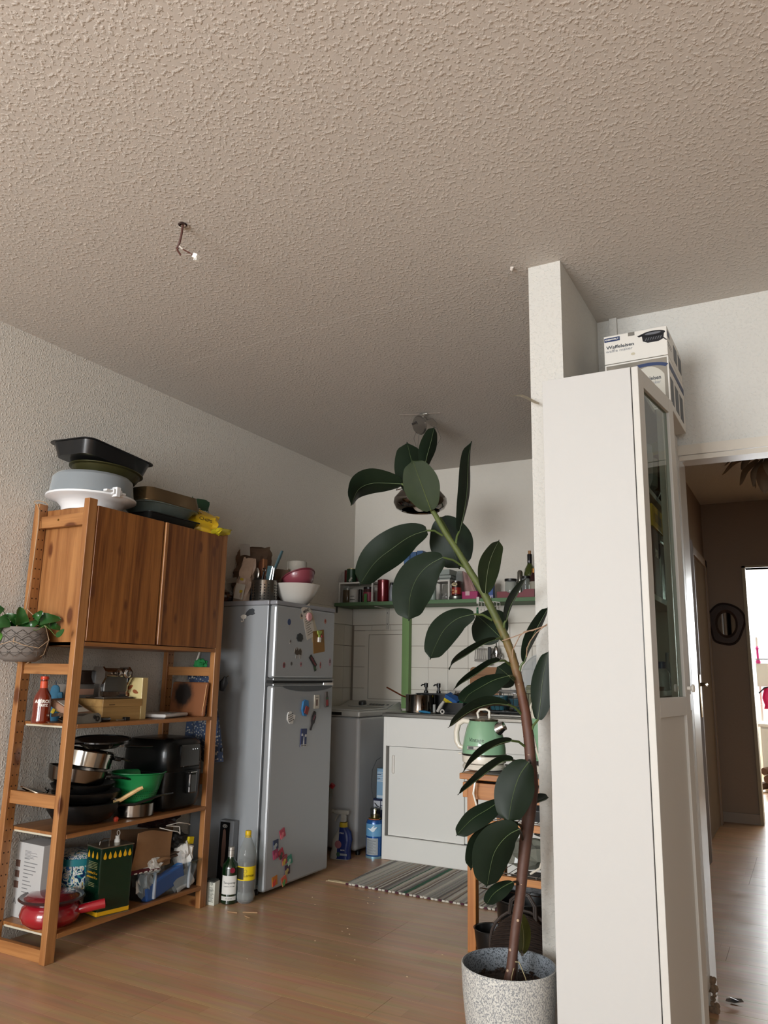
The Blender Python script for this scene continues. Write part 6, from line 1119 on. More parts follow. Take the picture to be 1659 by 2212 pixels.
LEAVES = [
  ('u', (-1.138,2.450,1.664), [(-1.127,2.430,1.655),(-1.139,2.416,1.699),(-1.160,2.403,1.765),(-1.182,2.390,1.834)], 0.0615, (0.918,0.217,0.332)),
  ('d', (-1.138,2.450,1.667), [(-1.185,2.490,1.701),(-1.216,2.503,1.785),(-1.247,2.517,1.863),(-1.276,2.530,1.951)], 0.0681, (0.712,0.686,0.149)),
  ('d', (-1.138,2.450,1.667), [(-1.187,2.500,1.834),(-1.178,2.500,1.877),(-1.163,2.500,1.928),(-1.149,2.500,1.984)], 0.0401, (0.328,0.941,-0.084)),
  ('d', (-1.142,2.450,1.667), [(-1.244,2.430,1.763),(-1.293,2.405,1.765),(-1.346,2.380,1.763),(-1.383,2.355,1.737),(-1.395,2.330,1.675)], 0.0592, (0.228,-0.813,0.535)),
  ('d', (-1.088,2.442,1.564), [(-1.129,2.402,1.578),(-1.177,2.372,1.557),(-1.226,2.342,1.516),(-1.284,2.312,1.461),(-1.325,2.282,1.381)], 0.0615, (-0.379,-0.574,0.726)),
  ('d', (-1.037,2.438,1.518), [(-1.116,2.488,1.639),(-1.098,2.505,1.587),(-1.080,2.522,1.521),(-1.064,2.538,1.458)], 0.0750, (-0.909,-0.252,-0.331)),
  ('d', (-1.038,2.439,1.523), [(-1.032,2.459,1.578),(-1.016,2.459,1.642),(-1.004,2.459,1.720),(-1.000,2.459,1.812),(-0.995,2.459,1.862),(-0.984,2.459,1.898)], 0.0537, (-0.027,1.000,0.004)),
  ('d', (-1.003,2.433,1.447), [(-1.055,2.373,1.476),(-1.100,2.353,1.448),(-1.133,2.333,1.403),(-1.147,2.313,1.340),(-1.141,2.293,1.260)], 0.0673, (-0.856,-0.271,0.441)),
  ('u', (-0.922,2.425,1.353), [(-0.914,2.395,1.354),(-0.906,2.388,1.408),(-0.889,2.381,1.467),(-0.857,2.375,1.524)], 0.0462, (0.426,0.904,-0.037)),
  ('d', (-0.899,2.417,1.267), [(-0.946,2.377,1.284),(-0.991,2.352,1.270),(-1.026,2.327,1.236),(-1.045,2.302,1.188),(-1.056,2.277,1.136)], 0.0462, (-0.739,-0.159,0.655)),
  ('d', (-0.859,2.413,1.218), [(-0.890,2.473,1.213),(-0.927,2.486,1.244),(-0.960,2.499,1.270),(-0.993,2.513,1.293)], 0.0662, (0.655,0.268,0.706)),
  ('d', (-0.859,2.414,1.233), [(-0.847,2.404,1.265),(-0.832,2.397,1.306),(-0.804,2.391,1.350),(-0.772,2.384,1.396)], 0.0355, (0.058,0.991,0.118)),
  ('d', (-0.855,2.411,1.195), [(-0.868,2.361,1.203),(-0.895,2.333,1.189),(-0.940,2.306,1.156),(-0.977,2.278,1.128),(-0.979,2.251,1.105)], 0.0331, (0.468,-0.802,0.370)),
  ('d', (-0.832,2.404,1.122), [(-0.850,2.344,1.136),(-0.872,2.319,1.124),(-0.905,2.294,1.097),(-0.941,2.269,1.070),(-0.961,2.244,1.047)], 0.0335, (0.436,-0.817,0.377)),
  ('d', (-0.813,2.398,1.065), [(-0.834,2.448,1.070),(-0.853,2.458,1.084),(-0.877,2.468,1.102),(-0.906,2.478,1.119)], 0.0455, (0.619,0.262,0.740)),
  ('d', (-0.815,2.399,1.076), [(-0.818,2.339,1.089),(-0.854,2.309,1.076),(-0.892,2.279,1.051),(-0.915,2.249,1.030),(-0.919,2.219,1.006)], 0.0418, (-0.805,0.346,0.482)),
  ('d', (-0.791,2.389,0.971), [(-0.816,2.319,1.006),(-0.851,2.292,1.008),(-0.889,2.264,0.997),(-0.928,2.237,0.972),(-0.965,2.209,0.935)], 0.0386, (0.367,-0.801,0.472)),
  ('d', (-0.806,2.401,1.097), [(-0.789,2.401,1.134),(-0.781,2.415,1.177),(-0.759,2.428,1.233),(-0.719,2.441,1.307)], 0.0333, (0.153,0.947,-0.281)),
  ('d', (-0.769,2.383,0.911), [(-0.744,2.393,0.961),(-0.737,2.400,1.015),(-0.730,2.406,1.085),(-0.711,2.413,1.170)], 0.0365, (0.988,-0.007,-0.154)),
  ('d', (-0.777,2.380,0.876), [(-0.803,2.310,0.901),(-0.831,2.282,0.893),(-0.869,2.255,0.868),(-0.898,2.227,0.840),(-0.915,2.200,0.812)], 0.0362, (0.412,-0.789,0.456)),
  ('d', (-0.771,2.373,0.815), [(-0.799,2.303,0.846),(-0.819,2.276,0.844),(-0.852,2.248,0.818),(-0.889,2.221,0.785),(-0.927,2.193,0.750)], 0.0376, (0.363,-0.816,0.450)),
  ('d', (-0.764,2.375,0.831), [(-0.742,2.285,0.845),(-0.765,2.268,0.807),(-0.781,2.252,0.749),(-0.789,2.235,0.682)], 0.0537, (-0.905,-0.254,0.340)),
  ('d', (-0.765,2.364,0.729), [(-0.842,2.334,0.726),(-0.872,2.298,0.702),(-0.909,2.261,0.675),(-0.945,2.224,0.631)], 0.0354, (-0.806,0.336,0.488)),
  ('d', (-0.772,2.362,0.707), [(-0.785,2.402,0.704),(-0.765,2.422,0.715),(-0.732,2.442,0.730)], 0.0373, (-0.343,0.791,-0.508)),
  ('d', (-0.784,2.352,0.612), [(-0.763,2.252,0.665),(-0.794,2.235,0.646),(-0.828,2.219,0.597),(-0.843,2.202,0.511)], 0.0588, (-0.570,-0.647,0.506)),
  ('d', (-0.784,2.355,0.635), [(-0.784,2.315,0.666),(-0.840,2.308,0.647),(-0.899,2.301,0.603),(-0.928,2.295,0.527)], 0.0435, (-0.253,-0.886,0.388)),
  ('d', (-0.791,2.339,0.491), [(-0.800,2.299,0.510),(-0.821,2.272,0.499),(-0.842,2.246,0.481),(-0.850,2.219,0.460)], 0.0245, (-0.861,0.283,0.423)),
  ('y', (-0.782,2.319,0.317), [(-0.800,2.369,0.303),(-0.798,2.379,0.332),(-0.804,2.389,0.371),(-0.820,2.399,0.407)], 0.0235, (0.815,0.580,-0.015)),
]
TWINE = [[(-0.852,2.379,1.199),(-0.813,2.379,1.211),(-0.760,2.379,1.230),(-0.737,2.379,1.236),(-0.708,2.379,1.244)], [(-0.819,2.379,1.147),(-0.818,2.379,1.169),(-0.795,2.379,1.212),(-0.778,2.379,1.228),(-0.752,2.379,1.230),(-0.705,2.379,1.247)], [(-0.773,2.379,1.148),(-0.771,2.379,1.176),(-0.761,2.379,1.197),(-0.741,2.379,1.222),(-0.705,2.379,1.250)]]

# ================================================================== pine side table behind the plant
TBW = woodm('table_pine', 'b07539', '8a5426', 'X', knots=True, scale=1.2); TBZ = woodm('table_pine_leg', 'b87c3f', '925928', 'Z', knots=False, scale=1.1)
O = (-1.07,3.37,0)
t = thing('side_table', 'orange-brown pine kitchen table with a drawer behind the potted plant', 'table', O)
for x, y in ((-1.303,3.185),(-.850,3.185),(-1.303,3.535),(-.850,3.535)): part(t,'leg',M(O).box(x,x+.036,y,y+.036,0,.662,r=.002),TBZ)
part(t,'tabletop',M(O).box(-1.330,-.800,3.165,3.595,.664,.688,r=.003),TBW); part(t,'dark_mat',M(O).box(-1.27,-.81,3.19,3.57,.6885,.692),pm('2b2a2a',.5,var=.2,scale=60))
part(t,'apron',M(O).box(-1.267,-.850,3.190,3.205,.585,.650,r=.001),TBW); part(t,'side_apron',M(O).box(-1.325,-1.304,3.19,3.56,.590,.650,r=.002),TBW); part(t,'apron',M(O).box(-1.267,-.850,3.550,3.565,.585,.650,r=.001),TBW)
part(t,'drawer_knob',M(O).ball((-1.165,3.186,.622),.011,12,sy=.7),pm('3a2012',.4)); part(t,'screw_cap',M(O).ball((-1.290,3.184,.640),.005,8,sy=.4).ball((-1.3265,3.20,.635),.005,8,sx=.4).ball((-1.3265,3.20,.60),.005,8,sx=.4),PAPERW)
for z in (.478,.274): part(t,'shelf_rail',M(O).box(-1.267,-.850,3.192,3.212,z,z+.028,r=.001),TBW); part(t,'shelf_rail',M(O).box(-1.267,-.850,3.545,3.560,z,z+.028,r=.001),TBW); part(t,'side_rail',M(O).box(-1.290,-1.275,3.221,3.535,z,z+.028,r=.001),TBW)
m = M(O)
for z in (.508,.304,.235):
    for k in range(11): x = -1.262+.04*k; m.tube([(x,3.215,z),(x,3.545,z)],.0014,5)
    m.tube([(-1.265,3.23,z),(-.855,3.23,z)],.002,5); m.tube([(-1.265,3.52,z),(-.855,3.52,z)],.002,5)
part(t,'wire_shelf',m,CHROME)
# kettle
MINT = pm('7da384',.25,coat=.6); CRM = pm('cfc9bb',.3,coat=.3)
t = thing('electric_kettle', 'mint green retro kettle with cream handle and chrome spout on the pine table', 'kettle', (-1.278,3.320,.6925), R(0))
part(t,'base',M().lathe([(0,0),(.085,0),(.092,.004),(.094,.014),(.088,.022),(.086,.024),(0,.024)],seg=40),CRM)
part(t,'body_base',M().lathe([(.086,.026),(.094,.030),(.096,.050),(.094,.060)],seg=40),CRM); part(t,'trim_ring',M().lathe([(.0945,.058),(.097,.060),(.097,.065),(.0945,.067)],seg=40),pm('55534c',.2,.9))
part(t,'body',M().lathe([(.0945,.066),(.094,.09),(.087,.13),(.076,.170),(.067,.196),(.062,.203)],seg=44),MINT); part(t,'lid_ring',M().lathe([(.062,.202),(.065,.204),(.063,.210),(.05,.214),(0,.216)],seg=40),pm('6d6658',.15,.9))
part(t,'lid_loop',M().tube([(-.024,0,.212),(-.030,0,.235),(-.018,0,.250),(.010,0,.252),(.026,0,.244),(.026,0,.212)],.0055,10),CRM); part(t,'handle',M().tube([(-.058,0,.195),(-.095,0,.200),(-.120,0,.185),(-.130,0,.15),(-.128,0,.11),(-.115,0,.088),(-.088,0,.082)],[.010,.012,.0125,.0125,.0125,.011,.010],12),CRM)
part(t,'spout',M().lathe([(.030,0),(.026,.020),(.019,.040),(.020,.046),(.0,.030)],(0,0,0),20,Tm((.058,-.012,.165),(R(0),R(62),0))),CHROME); part(t,'switch_lever',M().box(-.120,-.092,-.006,.006,.056,.062,r=.002),CRM)
ctext(t,'Vintage',.024,pm('39463b',.5),.0885,.125,-92,taper=.16); part(t,'badge',M().box(-.040,.020,-.0985,-.094,.086,.102,r=.002),pm('8a8a86',.3,.8)); part(t,'badge_plate',M().box(-.034,-.010,-.0992,-.0986,.089,.099),pm('2e322f',.4))
part(t,'power_cord',M().tube([(.03,-.085,.006),(.045,-.11,-.002+.004),(.04,-.150,.003),(.025,-.1625,-.02),(.015,-.165,-.08),(.05,-.166,-.19),(.085,-.160,-.26),(.12,-.15,-.30)],.0045,8),CRM)
# second mint appliance
t = thing('mint_blender', 'mint green and cream stand blender half hidden behind the plant stem', 'blender', (-.990,3.360,.6925)); part(t,'base_ring',M().lathe([(0,0),(.080,0),(.084,.006),(.084,.030),(.078,.034)],seg=36),CRM); part(t,'dark_band',M().lathe([(.0785,.033),(.082,.036),(.082,.048),(.078,.052)],seg=36),pm('3c3c3a',.3,.5))
part(t,'body',M().lathe([(.078,.050),(.088,.10),(.100,.17),(.106,.225)],seg=40),MINT); part(t,'cream_collar',M().lathe([(.1065,.225),(.108,.262),(.102,.266)],seg=40),CRM); part(t,'grey_window',M().box(.035,.047,-.104,-.075,.06,.262,r=.003),pm('5a6a60',.2)); part(t,'jug',M().lathe([(.075,.264),(.085,.30),(.08,.34),(.05,.355),(0,.357)],seg=32),glassm('8d8e72',.1,.35)); part(t,'lever',M().ball((-.100,-.03,.175),.007,8),MINT)
solo('power_cable', M().tube([(-.93,3.25,.99),(-.955,3.22,1.03),(-.99,3.18,1.03),(-1.01,3.15,.97),(-1.005,3.14,.88),(-.985,3.14,.80),(-.965,3.15,.72),(-.96,3.155,.60),(-.965,3.15,.46),(-.97,3.145,.40),(-.985,3.15,.36),(-1.03,3.17,.33)],.0045,8), CRM, 'cream power cord looping up beside the plant stem and down in front of the table', 'cable')
t = thing('mains_plug', 'white mains plug with a dark socket face lying behind the kettle lid', 'plug', (-1.375,3.78,.873), R(20))
part(t,'body',M().lathe([(0,0),(.020,0),(.022,.006),(.020,.030),(.008,.042),(0,.043)],(0,0,0),16,Tm((0,-.01,.022),(R(60),0,R(20)))),PAPERW); part(t,'pins',M().tube([(-.008,-.03,.035),(-.014,-.048,.045)],.0024,6).tube([(.008,-.03,.035),(.004,-.05,.045)],.0024,6).box(-.006,.006,-.036,-.034,.024,.032),pm('1c1c1c',.4))
t.location = (-1.150,3.470,.6925)
part(t,'strap',M().tube([(.0,.0,.01),(.02,.02,.012),(.06,.03,.006)],.004,6),PAPERW)
t.location = (-1.335,4.47,.8685+.0)
t = thing('black_cable_coil', 'black cable loop hanging over the right of the table edge', 'cable', (-.885,3.150,.60)); part(t,'cord',M().tube([(.03,.01,.09),(-.0,-.0,.08),(-.02,-.0,.05),(-.015,-.0,.01),(.0,.0,-.01),(.02,.0,.0),(.03,.0,.02)],.005,8),BLACK)
t = thing('dark_tray', 'flat dark griddle tray between tabletop and drawer rail', 'tray', (-1.05,3.36,.6506)); part(t,'tray',tray(M(),.40,.29,.011,.004,.002,.02,.004),pm('0f0f10',.4))
t = thing('grey_baking_tray', 'dark grey oven tray on the upper shelf of the pine table', 'tray', (-1.06,3.38,.5105)); part(t,'tray',tray(M(),.40,.28,.045,.006,.002,.02,.01),pm('2d2e2e',.5))
t = thing('green_vegetable_bag', 'clear bag of bright green leaves on the lower table shelf', 'bag', (-.915,3.31,.3065)); part(t,'greens',crumple(M(),(0,0,.065),.055,5,.9,.8,1.1),pm('5f9a34',.6,var=.3,scale=40)); part(t,'film',crumple(M(),(-.01,0,.068),.068,6,1.1,.85,1.0),glassm('c9d4c8',.08,.12))
t = thing('clear_produce_bag', 'large crinkled clear plastic bag on the lower table shelf', 'bag', (-1.09,3.35,.3065)); part(t,'film',crumple(M(),(0,0,.06),.085,8,1.2,.9,.72),glassm('9a9c90',.12,.4)); part(t,'contents',crumple(M(),(0,0,.05),.06,9,1.2,.9,.7),pm('6a6a58',.8,var=.4,scale=30))
t = thing('dark_green_bottles', 'dark green tray with foil at the back of the lower shelf', 'tray', (-.95,3.49,.3065)); part(t,'tray',M().box(-.09,.09,-.04,.045,0,.10,r=.006),pm('14281e',.3)); part(t,'foil',crumple(M(),(-.11,-.02,.12),.03,10,1.4,.7,.5),pm('a8a8a4',.25,.9))
t = thing('speckled_tray', 'dark speckled tray on the lowest wire shelf under the table', 'tray', (-1.02,3.38,.2385)); part(t,'tray',M().box(-.17,.17,-.13,.13,0,.022,r=.004),pm('3a3c3e',.5,bump=.5,scale=120,var=.5,vscale=90))
# black pots and basket on the floor under the table
PB = pm('0f0f0f',.35,coat=.2)
t = thing('big_black_pot', 'large black metal planter standing under the pine table', 'planter', (-1.105,3.33,0)); part(t,'body',M().lathe([(0,0),(.095,0),(.105,.02),(.122,.190),(.130,.196),(.128,.200),(.118,.198),(.100,.03),(0,.012)],seg=44),PB); part(t,'rivet',M().ball((-.02,.118,.15),.005,8),CHROME)
t = thing('small_black_pot', 'smaller black bowl on the floor left of the big black planter', 'bowl', (-1.195,3.175,0)); part(t,'body',M().lathe([(0,0),(.045,0),(.062,.04),(.070,.105),(.074,.108),(.066,.106),(.055,.03),(0,.01)],seg=36),PB)
t = thing('white_ribbed_cup', 'white ribbed cup squeezed between the black pots', 'cup', (-1.150,3.150,0)); part(t,'cup',M().lathe([(0,0),(.030,0),(.034,.012),(.031,.022),(.037,.036),(.033,.048),(.040,.062),(.036,.074),(.042,.086),(.040,.092),(.0,.09)],seg=30),pm('a39f96',.5))
# wicker basket leaning
WK = pm('2a211c',.5,var=.3,scale=60); O = (-1.035,3.07,0)
t = thing('wicker_basket', 'dark brown wicker basket with a loop handle standing on edge behind the plant pot', 'basket', O, (R(-8),0,R(8)))
m = M(); n = 26
for k in range(n):
    v = (k+.5)/n; z = .012+.20*v; hw = .118*math.sqrt(max(0,1-((v-.42)/.62)**2))
    P = [(hw*(i/9*2-1), -.030-.030*math.cos(PI*.5*(i/9*2-1))+.0035*(1 if (i+k)%2 else -1), z-.02*(abs(i/9*2-1))**2) for i in range(10)]
    m.tube(P,.0042,5,flat=.8)
part(t,'weave',m,WK); part(t,'backing',M().grid(lambda u,v: (.114*(2*u-1)*math.sqrt(max(0,1-((v-.42)/.62)**2)),-.026-.028*math.cos(PI*.5*(2*u-1)),.012+.198*v-.018*abs(2*u-1)**2),10,8,.003),pm('17110e',.8))
part(t,'rim',M().tube([(.122*math.cos(a)*1.0,-.018,.098+.118*math.sin(a)) for a in [R(-50+280*k/20) for k in range(21)]],.006,8),WK); part(t,'handle',M().tube([(-.045,-.03,.20),(-.04,-.02,.245),(-.01,-.01,.272),(.02,-.01,.268),(.045,-.02,.235),(.05,-.03,.19)],.006,8).tube([(-.048,-.034,.20),(-.045,-.024,.248),(-.01,-.014,.279),(.024,-.014,.272),(.052,-.024,.235),(.056,-.034,.185)],.005,8),WK)
t = thing('black_stand', 'thin black folding legs standing behind the black planter', 'stand', (-1.02,3.50,0)); part(t,'leg',M().tube([(-.16,0,0),(-.16,.0,.22)],.005,6),BLACK); part(t,'leg',M().tube([(-.15,0,.12),(-.04,.02,.23)],.005,6),BLACK); part(t,'leg',M().tube([(-.02,0,.12),(.10,.0,.225)],.005,6),BLACK)
# ================================================================== rag rug
RUG, rt_, rb = newmat('rag_rug'); N = rt_.nodes.new; L = rt_.links.new
tc = N('ShaderNodeTexCoord'); sx = N('ShaderNodeSeparateXYZ'); L(tc.outputs['Object'], sx.inputs[0])
nz = N('ShaderNodeTexNoise'); nz.inputs['Scale'].default_value = 9; nz.inputs['Detail'].default_value = 3; L(tc.outputs['Object'], nz.inputs[0])
ma = N('ShaderNodeMath'); ma.operation = 'MULTIPLY_ADD'; ma.inputs[1].default_value = .012; L(nz.outputs['Fac'], ma.inputs[0]); L(sx.outputs['X'], ma.inputs[2])
cm = N('ShaderNodeCombineXYZ'); L(ma.outputs[0], cm.inputs[0]); sy = N('ShaderNodeMath'); sy.operation = 'MULTIPLY'; sy.inputs[1].default_value = .012; L(sx.outputs['Y'], sy.inputs[0]); L(sy.outputs[0], cm.inputs[1])
v = N('ShaderNodeTexVoronoi'); v.voronoi_dimensions = '1D'; v.inputs['Scale'].default_value = 95; L(ma.outputs[0], v.inputs['W'])
sc_ = N('ShaderNodeSeparateColor'); L(v.outputs['Color'], sc_.inputs[0]); cr = N('ShaderNodeValToRGB'); cr.color_ramp.interpolation = 'CONSTANT'; e = cr.color_ramp.elements
e[0].position = 0; e[0].color = lin('9c9a93'); e[1].position = .16; e[1].color = lin('b5b1a7')
for p_, c_ in ((.32,'6c6865'),(.44,'bdbaae'),(.58,'726660'),(.68,'8b8a84'),(.80,'2a5a42'),(.86,'9e9282'),(.93,'4a3434')): x = e.new(p_); x.color = lin(c_)
L(sc_.outputs[0], cr.inputs[0]); n3 = N('ShaderNodeTexNoise'); n3.inputs['Scale'].default_value = 160; L(tc.outputs['Object'], n3.inputs[0]); mx = N('ShaderNodeMix'); mx.data_type = 'RGBA'; mx.blend_type = 'OVERLAY'; mx.inputs[0].default_value = .3; L(cr.outputs[0], mx.inputs[6]); L(n3.outputs['Color'], mx.inputs[7])
L(mx.outputs[2], rb.inputs['Base Color']); rb.inputs['Roughness'].default_value = .95; bp = N('ShaderNodeBump'); bp.inputs['Strength'].default_value = .8; bp.inputs['Distance'].default_value = .004; L(n3.outputs['Fac'], bp.inputs['Height']); L(bp.outputs[0], rb.inputs['Normal'])
t = thing('rag_rug', 'woven rag rug striped in grey, white and green lying before the sink unit', 'rug', (-1.56,4.09,0))
part(t,'rug',M().grid(lambda u,v: (-.70+.02*(1-v)*0-.0+1.40*u+.035*(1-2*v)*(1 if False else .6), -.295+.59*v-.02*math.sin(2.5*u)*(1-v), .007+.0035*math.sin(24*u)*(1-v)**3+.006*math.exp(-((u-.22)/.03)**2)*(1-v)**2),60,14,.0065),RUG)
m = M(); m2 = M()
for k in range(70): x = -.70+1.40*(k+.5)/70+.02; y = -.297-.02*math.sin(2.5*(k+.5)/70); (m if k%3 else m2).box(x-.008,x+.008,y-.004,y+.002,.001,.010,r=.0015)
part(t,'stitched_edge',m,pm('b5b0a4',.9)); part(t,'stitched_edge',m2,pm('4a2430',.9))
part(t,'fringe',M().tube([(-.66,-.285,.004),(-.70,-.29,.004),(-.75,-.292,.004),(-.79,-.290,.004)],.004,5).tube([(-.66,-.285,.006),(-.71,-.275,.004),(-.76,-.272,.004),(-.80,-.278,.003)],.003,5).tube([(-.78,-.292,.004),(-.80,-.300,.003)],.002,5),pm('a89878',.9))
# ================================================================== rubber plant
PX, PY, PZ = -.825, 2.325, .285
t = thing('rubber_plant', 'tall rubber plant leaning left in a speckled grey pot beside the white cabinet', 'potted plant', (PX,PY,0)); O = (PX,PY,0)
SPK, st, sb = newmat('speckled_pot'); N = st.nodes.new; L = st.links.new; tc = N('ShaderNodeTexCoord'); mp = N('ShaderNodeMapping'); mp.inputs['Scale'].default_value = (1.3,1.3,.75); L(tc.outputs['Object'], mp.inputs[0])
nz = N('ShaderNodeTexNoise'); nz.inputs['Scale'].default_value = 300; nz.inputs['Detail'].default_value = 2; L(mp.outputs[0], nz.inputs[0]); cr = N('ShaderNodeValToRGB'); e = cr.color_ramp.elements; e[0].position = .42; e[0].color = lin('74777a'); e[1].position = .56; e[1].color = lin('b9b8b1'); L(nz.outputs['Fac'], cr.inputs[0]); L(cr.outputs[0], sb.inputs['Base Color']); sb.inputs['Roughness'].default_value = .6
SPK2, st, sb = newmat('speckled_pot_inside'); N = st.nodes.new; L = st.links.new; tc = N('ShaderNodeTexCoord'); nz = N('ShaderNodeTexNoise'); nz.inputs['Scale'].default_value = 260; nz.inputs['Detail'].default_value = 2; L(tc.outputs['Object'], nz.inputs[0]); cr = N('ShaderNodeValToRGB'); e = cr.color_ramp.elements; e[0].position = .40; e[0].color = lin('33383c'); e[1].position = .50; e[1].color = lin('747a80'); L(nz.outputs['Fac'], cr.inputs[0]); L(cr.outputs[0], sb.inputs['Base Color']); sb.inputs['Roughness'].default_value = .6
PR = .1345
part(t,'pot',M().lathe([(0,0),(.085,0),(.098,.012),(.112,.07),(.124,.14),(.131,.21),(PR,.275),(PR,.284),(PR-.003,.286)],seg=64),SPK)
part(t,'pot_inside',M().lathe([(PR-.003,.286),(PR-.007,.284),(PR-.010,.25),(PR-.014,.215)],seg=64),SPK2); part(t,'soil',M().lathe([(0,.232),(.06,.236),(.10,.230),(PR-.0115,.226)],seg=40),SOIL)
random.seed(4); m = M()
for k in range(260):
    a = random.uniform(0,2*PI); r_ = .118*math.sqrt(random.random()); s_ = random.uniform(.002,.006); m.ball((r_*math.cos(a),r_*math.sin(a),.233+s_*.2),s_,5,sz=.8)
part(t,'soil_clods',m,pm('2a1c12',.95,var=.5,scale=300))['kind'] = 'stuff'
BARK, bt_, bb = newmat('stem'); N = bt_.nodes.new; L = bt_.links.new; g = N('ShaderNodeNewGeometry'); sx = N('ShaderNodeSeparateXYZ'); L(g.outputs['Position'], sx.inputs[0]); nz = N('ShaderNodeTexNoise'); nz.inputs['Scale'].default_value = 40; nz.inputs['Detail'].default_value = 4; L(g.outputs['Position'], nz.inputs[0])
ma = N('ShaderNodeMath'); ma.operation = 'MULTIPLY_ADD'; ma.inputs[1].default_value = .16; L(nz.outputs['Fac'], ma.inputs[0]); L(sx.outputs['Z'], ma.inputs[2]); mr = N('ShaderNodeMapRange'); mr.inputs[1].default_value = .9; mr.inputs[2].default_value = 1.6; L(ma.outputs[0], mr.inputs[0])
cr = N('ShaderNodeValToRGB'); e = cr.color_ramp.elements; e[0].position = 0; e[0].color = lin('4a2e22'); e[1].position = 1; e[1].color = lin('4a5426')
for p_, c_ in ((.30,'54301f'),(.42,'6a5030'),(.53,'66552c'),(.62,'454d24')): x = e.new(p_); x.color = lin(c_)
L(mr.outputs[0], cr.inputs[0]); L(cr.outputs[0], bb.inputs['Base Color']); bb.inputs['Roughness'].default_value = .6; bp = N('ShaderNodeBump'); bp.inputs['Strength'].default_value = .5; bp.inputs['Distance'].default_value = .003; L(nz.outputs['Fac'], bp.inputs['Height']); L(bp.outputs[0], bb.inputs['Normal'])
part(t,'trunk',M(O).tube([p[:3] for p in TRUNK],[p[3] for p in TRUNK],14),BARK)
m = M(O)
for i in range(2,len(TRUNK)-2):
    a = Vector(TRUNK[i][:3]); b = Vector(TRUNK[i+1][:3]); r_ = TRUNK[i][3]; d = (b-a).normalized()
    for q in (0,.5): c = a+(b-a)*q; m.tube([c-d*.0015,c+d*.0015],[r_*1.06,r_*1.06],12,cap=False)
part(t,'leaf_scar_rings',m,BARK)
m = M(O)
for i, (dx, k_) in ((2,(-.3,0)),(3,(.5,.3)),(1,(-.4,.0)),(12,(.1,.5)),(4,(.2,.6)),(9,(.0,.2))):
    a = Vector(TRUNK[i][:3]).lerp(Vector(TRUNK[i+1][:3]),k_); m.ball(a+Vector((dx*TRUNK[i][3],-TRUNK[i][3]*.85,0)),.0045,8,sy=.6)
part(t,'cut_scars',m,pm('a08870',.8))
def leafm(name, c1, vein, rough=.45, coat=0):
    m, t_, b = newmat(name); b.inputs['Base Color'].default_value = lin(c1); b.inputs['Roughness'].default_value = rough; b.inputs['Coat Weight'].default_value = coat; b.inputs['Coat Roughness'].default_value = .25; b.inputs['Specular IOR Level'].default_value = .16
    nz = t_.nodes.new('ShaderNodeTexNoise'); nz.inputs['Scale'].default_value = 18; tc = t_.nodes.new('ShaderNodeTexCoord'); t_.links.new(tc.outputs['Object'], nz.inputs[0]); mx = t_.nodes.new('ShaderNodeMix'); mx.data_type = 'RGBA'; c = lin(c1); mx.inputs[6].default_value = tuple(x*.75 for x in c[:3])+(1,); mx.inputs[7].default_value = tuple(x*1.25 for x in c[:3])+(1,)
    t_.links.new(nz.outputs['Fac'], mx.inputs[0]); t_.links.new(mx.outputs[2], b.inputs['Base Color']); bp = t_.nodes.new('ShaderNodeBump'); bp.inputs['Strength'].default_value = .12; bp.inputs['Distance'].default_value = .004; t_.links.new(nz.outputs['Fac'], bp.inputs['Height']); t_.links.new(bp.outputs[0], b.inputs['Normal'])
    return m, pm(vein,.5)
LM = {'d': leafm('rubber_leaf','141f14','4a5a38'), 'u': leafm('rubber_leaf_underside','232d18','505a30',.6,0), 'y': leafm('yellowing_leaf','3a3a14','55501c',.5,0)}
for i, (kind, at, pth, hw, side) in enumerate(LEAVES):
    lm, vm = LM[kind]; off = Vector(O); pth = [Vector(p)-off for p in pth]; at = Vector(at)-off; side = Vector(side); side.normalize()
    part(t,'petiole',M().tube([at, at.lerp(pth[0],.5)+Vector((0,-.004,.008)), pth[0]],[.0042,.0036,.0034],8),pm('46552a',.45) if i < 20 else pm('2c2418',.5))
    mm = M(); shp = lambda q: max(.025,(math.sin(PI*min(.985,(q*.93+.035)))**.68)*(1 if q < .88 else max(0,1-((q-.88)/.085)**1.3*.93))) 
    mm, P = leafmesh(mm, pth, hw*1.04, side, 14, .22 if kind != 'u' else -.12, .035, i*1.7, .0009, shp)
    lf_ = part(t,'leaf',mm,lm,'pale olive underside turned to the room' if kind == 'u' else ('yellowing leaf low behind the trunk' if kind == 'y' else None))
    nrm = (P(.55)-P(.45)).normalized().cross(side).normalized()
    ribs = M()
    for s_ in (1,-1): ribs.tube([P(k/14)+nrm*(.0012*s_ - (.0004 if s_ < 0 else 0)) for k in range(14)],[.0019*(1-k/18) for k in range(14)],5,flat=.6)
    link('midrib', ribs.mesh('midrib'), vm, lf_)
t = thing('plant_tie', 'pale strings tying the rubber plant stem to the wall corner', 'string', (PX,PY,0)); m = M(O)
for q in TWINE: m.tube(q,.0017,5)
part(t,'string',m,pm('8f7560',.9))
t = thing('pot_string', 'thin pale string and small stick standing in the plant pot soil', 'string', (-.80,2.32,.236)); part(t,'string',M().tube([(.0,-.01,.062),(.012,-.012,.064),(.035,-.03,.035),(.055,-.055,.006)],.0014,5).tube([(-.002,-.0,.06),(-.004,-.03,.03),(.0,-.055,.002)],.0013,5),pm('8f8464',.9)); part(t,'stick',M().tube([(-.0,.0,-.01),(.002,0,.065)],.003,6),pm('2a2018',.8))

